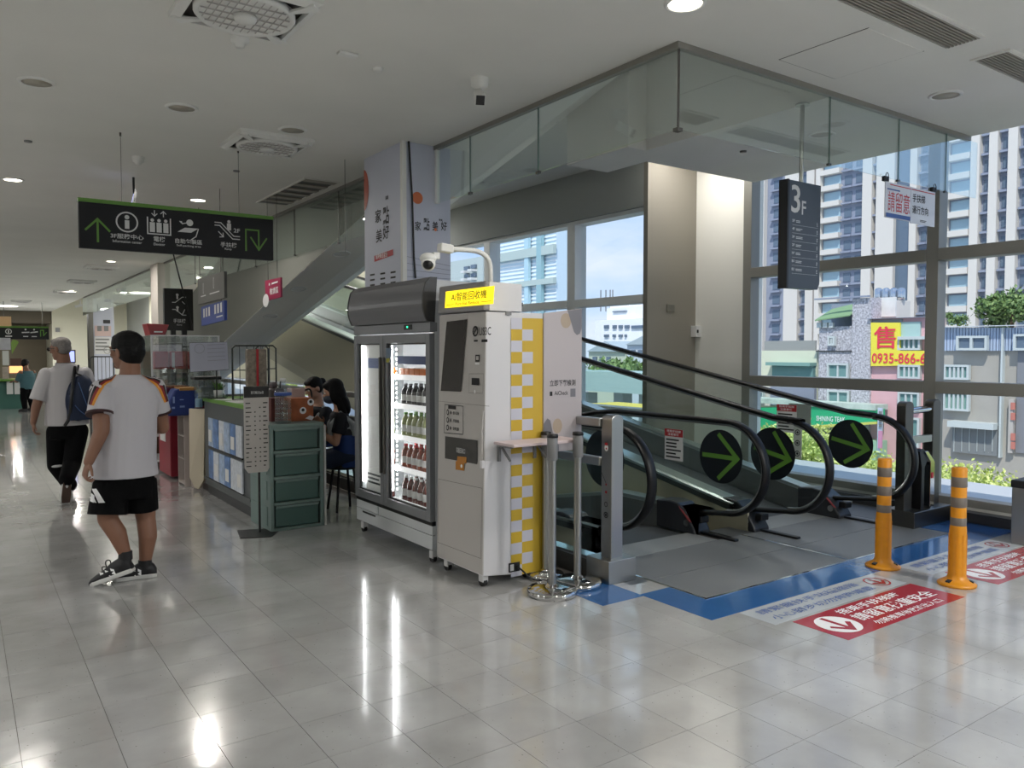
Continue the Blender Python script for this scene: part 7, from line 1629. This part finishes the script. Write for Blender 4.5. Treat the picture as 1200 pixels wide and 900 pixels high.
# grey concrete house with blue cladding
t = thing('concrete_house', 'grey concrete house with pale blue metal upper cladding in the right window', 'building', (78, yX(1160, 70), -9.2)); X = 70
b = MB(); b.box((X, yX(1260, X), -9.2), (X + 4, yX(1100, X), XP(1150, 398, X).z)); build(b, 'wall', mat('concrete_wall', '#a9a59c', .85, noise=.08, nscale=.5), t)
for k in range(26):
    x0 = 1108 + k * 3.6; fbox(t, 'cladding_strip', X, x0, 384, x0 + 3.2, 411, mat('cladding_blue', '#a9b9cf', .6), .25)
fbox(t, 'roof_edge', X, 1100, 380, 1240, 384, mat('roof_edge_pale', '#cfd4d6', .6), .9); bwin(t, X - .3, 1126, 396, 1140, 408, 0, M_tp); bwin(t, X - .3, 1142, 396, 1157, 408, 0, M_tp); bwin(t, X - .3, 1193, 394, 1210, 408, 0, M_tp)
bwin(t, X, 1111, 430, 1136, 442, 4); bwin(t, X, 1110, 462, 1136, 478, 4, mat('pane_teal', '#7fa39a', .3)); fbox(t, 'window_hood', X, 1118, 496, 1172, 499, M_wframe, 1.2); fbox(t, 'barred_window', X, 1118, 499, 1172, 529, mat('barred_dark', '#7c8080', .6), .4)
for k in range(7): fbox(t, 'window_bar', X - .4, 1118 + 9 * k, 499, 1119 + 9 * k, 529, M_wframe, .1)
fbox(t, 'drain_pipe', X, 1175, 384, 1177, 536, M_wframe, .5); fbox(t, 'sign_strip', X, 1184, 468, 1191, 530, mat('strip_paper', '#b9b4ac', .7), .5); 
for y in (472, 484, 508, 518): fbox(t, 'red_mark', X - .5, 1185, y, 1190, y + 8, mat('faded_red', '#c07a6c', .7), .1)
fbox(t, 'dark_bay', X, 1191, 410, 1240, 530, mat('bay_dark', '#84868a', .8), .2)
# roof trees and plants
def tree(name, lab, c, rx, rz, n, m, cat='tree', leaf=.3, seed=1):
    t = thing(name, lab, cat, (c.x, c.y, c.z - rz)); rr = random.Random(seed)
    b = MB(); b.tube([(c.x, c.y, c.z - rz * 1.6), (c.x + .1, c.y, c.z - rz * .3), (c.x, c.y + .2, c.z + rz * .4)], [.16 * rx / 2, .1 * rx / 2, .04], 8); build(b, 'trunk', mat('trunk_brown', '#5d4c3a', .9), t)
    vs = []; fs = []
    blobs = [(c + V((rr.uniform(-.5, .5) * rx, rr.uniform(-.6, .6) * rx, rr.uniform(-.5, .5) * rz)), rr.uniform(.35, .6)) for _ in range(9)]
    for k in range(n):
        bc_, br = rr.choice(blobs); dv = V((rr.gauss(0, 1), rr.gauss(0, 1), rr.gauss(0, 1))).normalized() * rr.uniform(.6, 1)
        p = bc_ + V((dv.x * rx * br, dv.y * rx * br, dv.z * rz * br)); a = V((rr.gauss(0, 1), rr.gauss(0, 1), rr.gauss(0, 1))).normalized(); w = a.cross(dv).normalized()
        o = len(vs); vs += [p, p + a * leaf * .5 + w * leaf * .3, p + a * leaf, p + a * leaf * .5 - w * leaf * .3]; fs.append((o, o + 1, o + 2, o + 3))
    mb = MB(); mb.v = vs; mb.f = fs; mb.sm = [False] * len(fs); build(mb, 'leaves', m, t, kind='stuff'); return t
mlf = leafmat('tree_leaf', '#4c6a38', '#86a05c')
tree('roof_tree', 'bushy tree on the roof of the concrete house at the right border', XP(1186, 362, 74), 3.0, 2.3, 2600, mlf, leaf=.45, seed=2)
tree('roof_shrub', 'small shrub on the roof edge of the concrete house, under the balconies', XP(1122, 376, 72), .9, .6, 400, mlf, 'shrub', .25, 3)
tree('roof_shrub', 'tiny shrub on the roof edge just left of the bigger one', XP(1112, 371, 72.5), .4, .5, 200, mlf, 'shrub', .2, 4)
# ---- through the left windows
t = thing('white_hospital_block', 'white blocky building with small windows and rooftop box seen through the left windows', 'building', XP(730, 411, 66)); X = 66
b = MB(); b.box((X, yX(790, X), -9.2), (X + 6, yX(697, X), XP(730, 374, X).z)); build(b, 'wall', mat('bright_white', '#f0f2f3', .8), t)
b = MB(); b.box((X + 1, yX(738, X), 0), (X + 5, yX(704, X), XP(720, 360, X).z)); build(b, 'roof_box', mat('bright_white', '#f0f2f3', .8), t); b = MB(); b.box((X + 1.5, yX(726, X), 0), (X + 4, yX(704, X), XP(720, 354, X).z)); build(b, 'roof_box', mat('bright_white', '#f0f2f3', .8), t)
for x0, x1 in ((709, 714), (719, 723), (726, 730), (733, 738), (741, 757)):
    fbox(t, 'window', X, x0, 381, x1, 385, M_tp, .2)
for x0, x1 in ((709, 714), (719, 722), (726, 730), (733, 735)): fbox(t, 'window', X, x0, 392, x1, 395, M_tp, .2)
fbox(t, 'window', X + 1, 719, 364, 735, 366, M_tp, .2)
b = MB()
for x in (704, 710, 715, 718): p = XP(x, 356, X + 3); b.cyl((p.x, p.y, p.z - 1), (p.x, p.y, p.z + 1.8), .08, 6)
b.box((X + 3, yX(758, X + 3), XP(758, 374, X).z), (X + 3.3, yX(738, X + 3), XP(758, 370, X).z)); build(b, 'antenna', M_greyp, t)
for lab, x0, x1, y0, c_ in (('low white gabled shed nearest the pier, seen through the left windows', 735, 790, 398, '#cfd8de'), ('pale cream low house in front of the white block', 690, 734, 406, '#c6cdb9')):
    t = thing('low_house', lab, 'building', XP((x0 + x1) / 2, 420, 55)); X = 55; a, c = yX(x1, X), yX(x0, X); z = XP(x0, y0 + 6, X).z
    b = MB(); b.box((X, a, -9.2), (X + 8, c, z)); build(b, 'wall', mat('lowhouse' + c_, c_, .8), t); b = MB(); b.prism([(X - .3, a, z), (X - .3, c, z), (X - .3, (a + c) / 2, z + 1.1)], (8.5, 0, 0)); build(b, 'gable_roof', mat('shed_roof', '#aab8bd', .7), t)
    for k in range(3): fbox(t, 'window', X, x0 + 6 + 8 * k, y0 + 12, x0 + 10 + 8 * k, y0 + 17, M_tp, .2)
t = thing('overpass', 'pale teal elevated roadway crossing behind the handrails in the left windows', 'bridge', XP(720, 445, 40)); X = 40
b = MB(); b.box((X, yX(780, X), XP(720, 460, X).z), (X + 4, yX(600, X), XP(720, 436, X).z)); build(b, 'deck', mat('overpass_teal', '#a5bcb8', .8), t)
for x in (690, 730, 760): p = XP(x, 460, X + 2); b = MB(); b.box((p.x - .5, p.y - .5, -9.2), (p.x + .5, p.y + .5, p.z)); build(b, 'pier', mat('overpass_grey', '#9fa6a2', .8), t)
tree('street_tree', 'dark green street tree behind the elevated roadway', XP(735, 438, 46), 3.5, 1.6, 1200, mlf, leaf=.5, seed=6)
t = thing('yellow_canopy', 'bright yellow flat canopy low outside the left windows', 'canopy', XP(745, 480, 30)); b = MB(); p = XP(735, 478, 30); b.box((29, p.y - 3, p.z - .15), (33, p.y + 4, p.z)); build(b, 'roof', mat('canopy_yellow', '#e3cf52', .6), t)
for y in (-2.6, 3.6): b = MB(); b.box((30, p.y + y, -9.2), (30.2, p.y + y + .2, p.z - .15)); build(b, 'post', M_greyp, t)
# glass tower
t = thing('glass_tower', 'pale blue glass office tower with fine horizontal bands in the left windows', 'building', XP(615, 300, 60)); X = 60; ya, yc = yX(652, X), yX(575, X)
b = MB(); b.box((X, ya, -9.2), (X + 2, yc, 60)); build(b, 'core', mat('glass_tower_face', '#cfe2ec', .25), t)
nb = 120; zz = -6
for k in range(nb):
    b = MB(); z = -4 + k * .5; b.box((X - .12, ya, z), (X, yc, z + .17)); build(b, 'floor_band', mat('band_pale', '#eef3f6', .5), t)
fbox(t, 'teal_column', X - .25, 632, 150, 638, 420, mat('tower_teal', '#93b8bf', .3), .5); fbox(t, 'teal_column', X - .25, 617, 150, 622, 420, mat('tower_pale_teal', '#b3d3de', .3), .4)
for y in (297, 332): fbox(t, 'wide_band', X - .25, 575, y, 652, y + 3, mat('wide_band', '#b4c4bf', .5), .5)
t = thing('apartment_block', 'pale block with window air conditioners seen above the machine camera pipe', 'building', XP(545, 320, 30)); X = 34; b = MB(); b.box((X, yX(566, X), -9.2), (X + 1.2, yX(480, X), XP(545, 304, X).z)); build(b, 'wall', mat('block_pale', '#b9c5c2', .8), t)
for x0, y0 in ((546, 312), (554, 310), (546, 321), (554, 320)): fbox(t, 'window', X, x0, y0, x0 + 5, y0 + 5, M_tp, .2); fbox(t, 'air_conditioner', X, x0 + 1, y0 + 5.5, x0 + 5, y0 + 8.5, M_white, .6)
# added fill lamps: a glowing ceiling disc with an area light under each
for (x, y, k) in FILL_LAMPS:
    H = (3.9 if y < 6.6 else 3.8) if (x > 5.5 and y > 6) else 3.3
    t = thing('fill_lamp', 'added round fill lamp on the sales floor ceiling that brightens the interior' if H < 3.5 else 'added round fill lamp on the ceiling over the travelators that brightens the shaft', 'ceiling light', (x, y, H), 'sales floor fill lamps' if H < 3.5 else 'travelator fill lamps')
    b = MB(); b.lathe([(.0, H - .03), (.36, H - .03), (.38, H - .025), (.38, H)], (x, y, 0), 32); build(b, 'diffuser', mat('fill_lamp_disc', '#fff6ea', .5, emit=3), t)
    ld = bpy.data.lights.new('lamp', 'AREA'); ld.shape = 'DISK'; ld.size = .74; ld.energy = FILL_W * k; ld.color = (1, 1, .985); lo = bpy.data.objects.new('fill_lamp_light', ld); COL.objects.link(lo); lo.parent = t; lo.location = (0, 0, -.05)
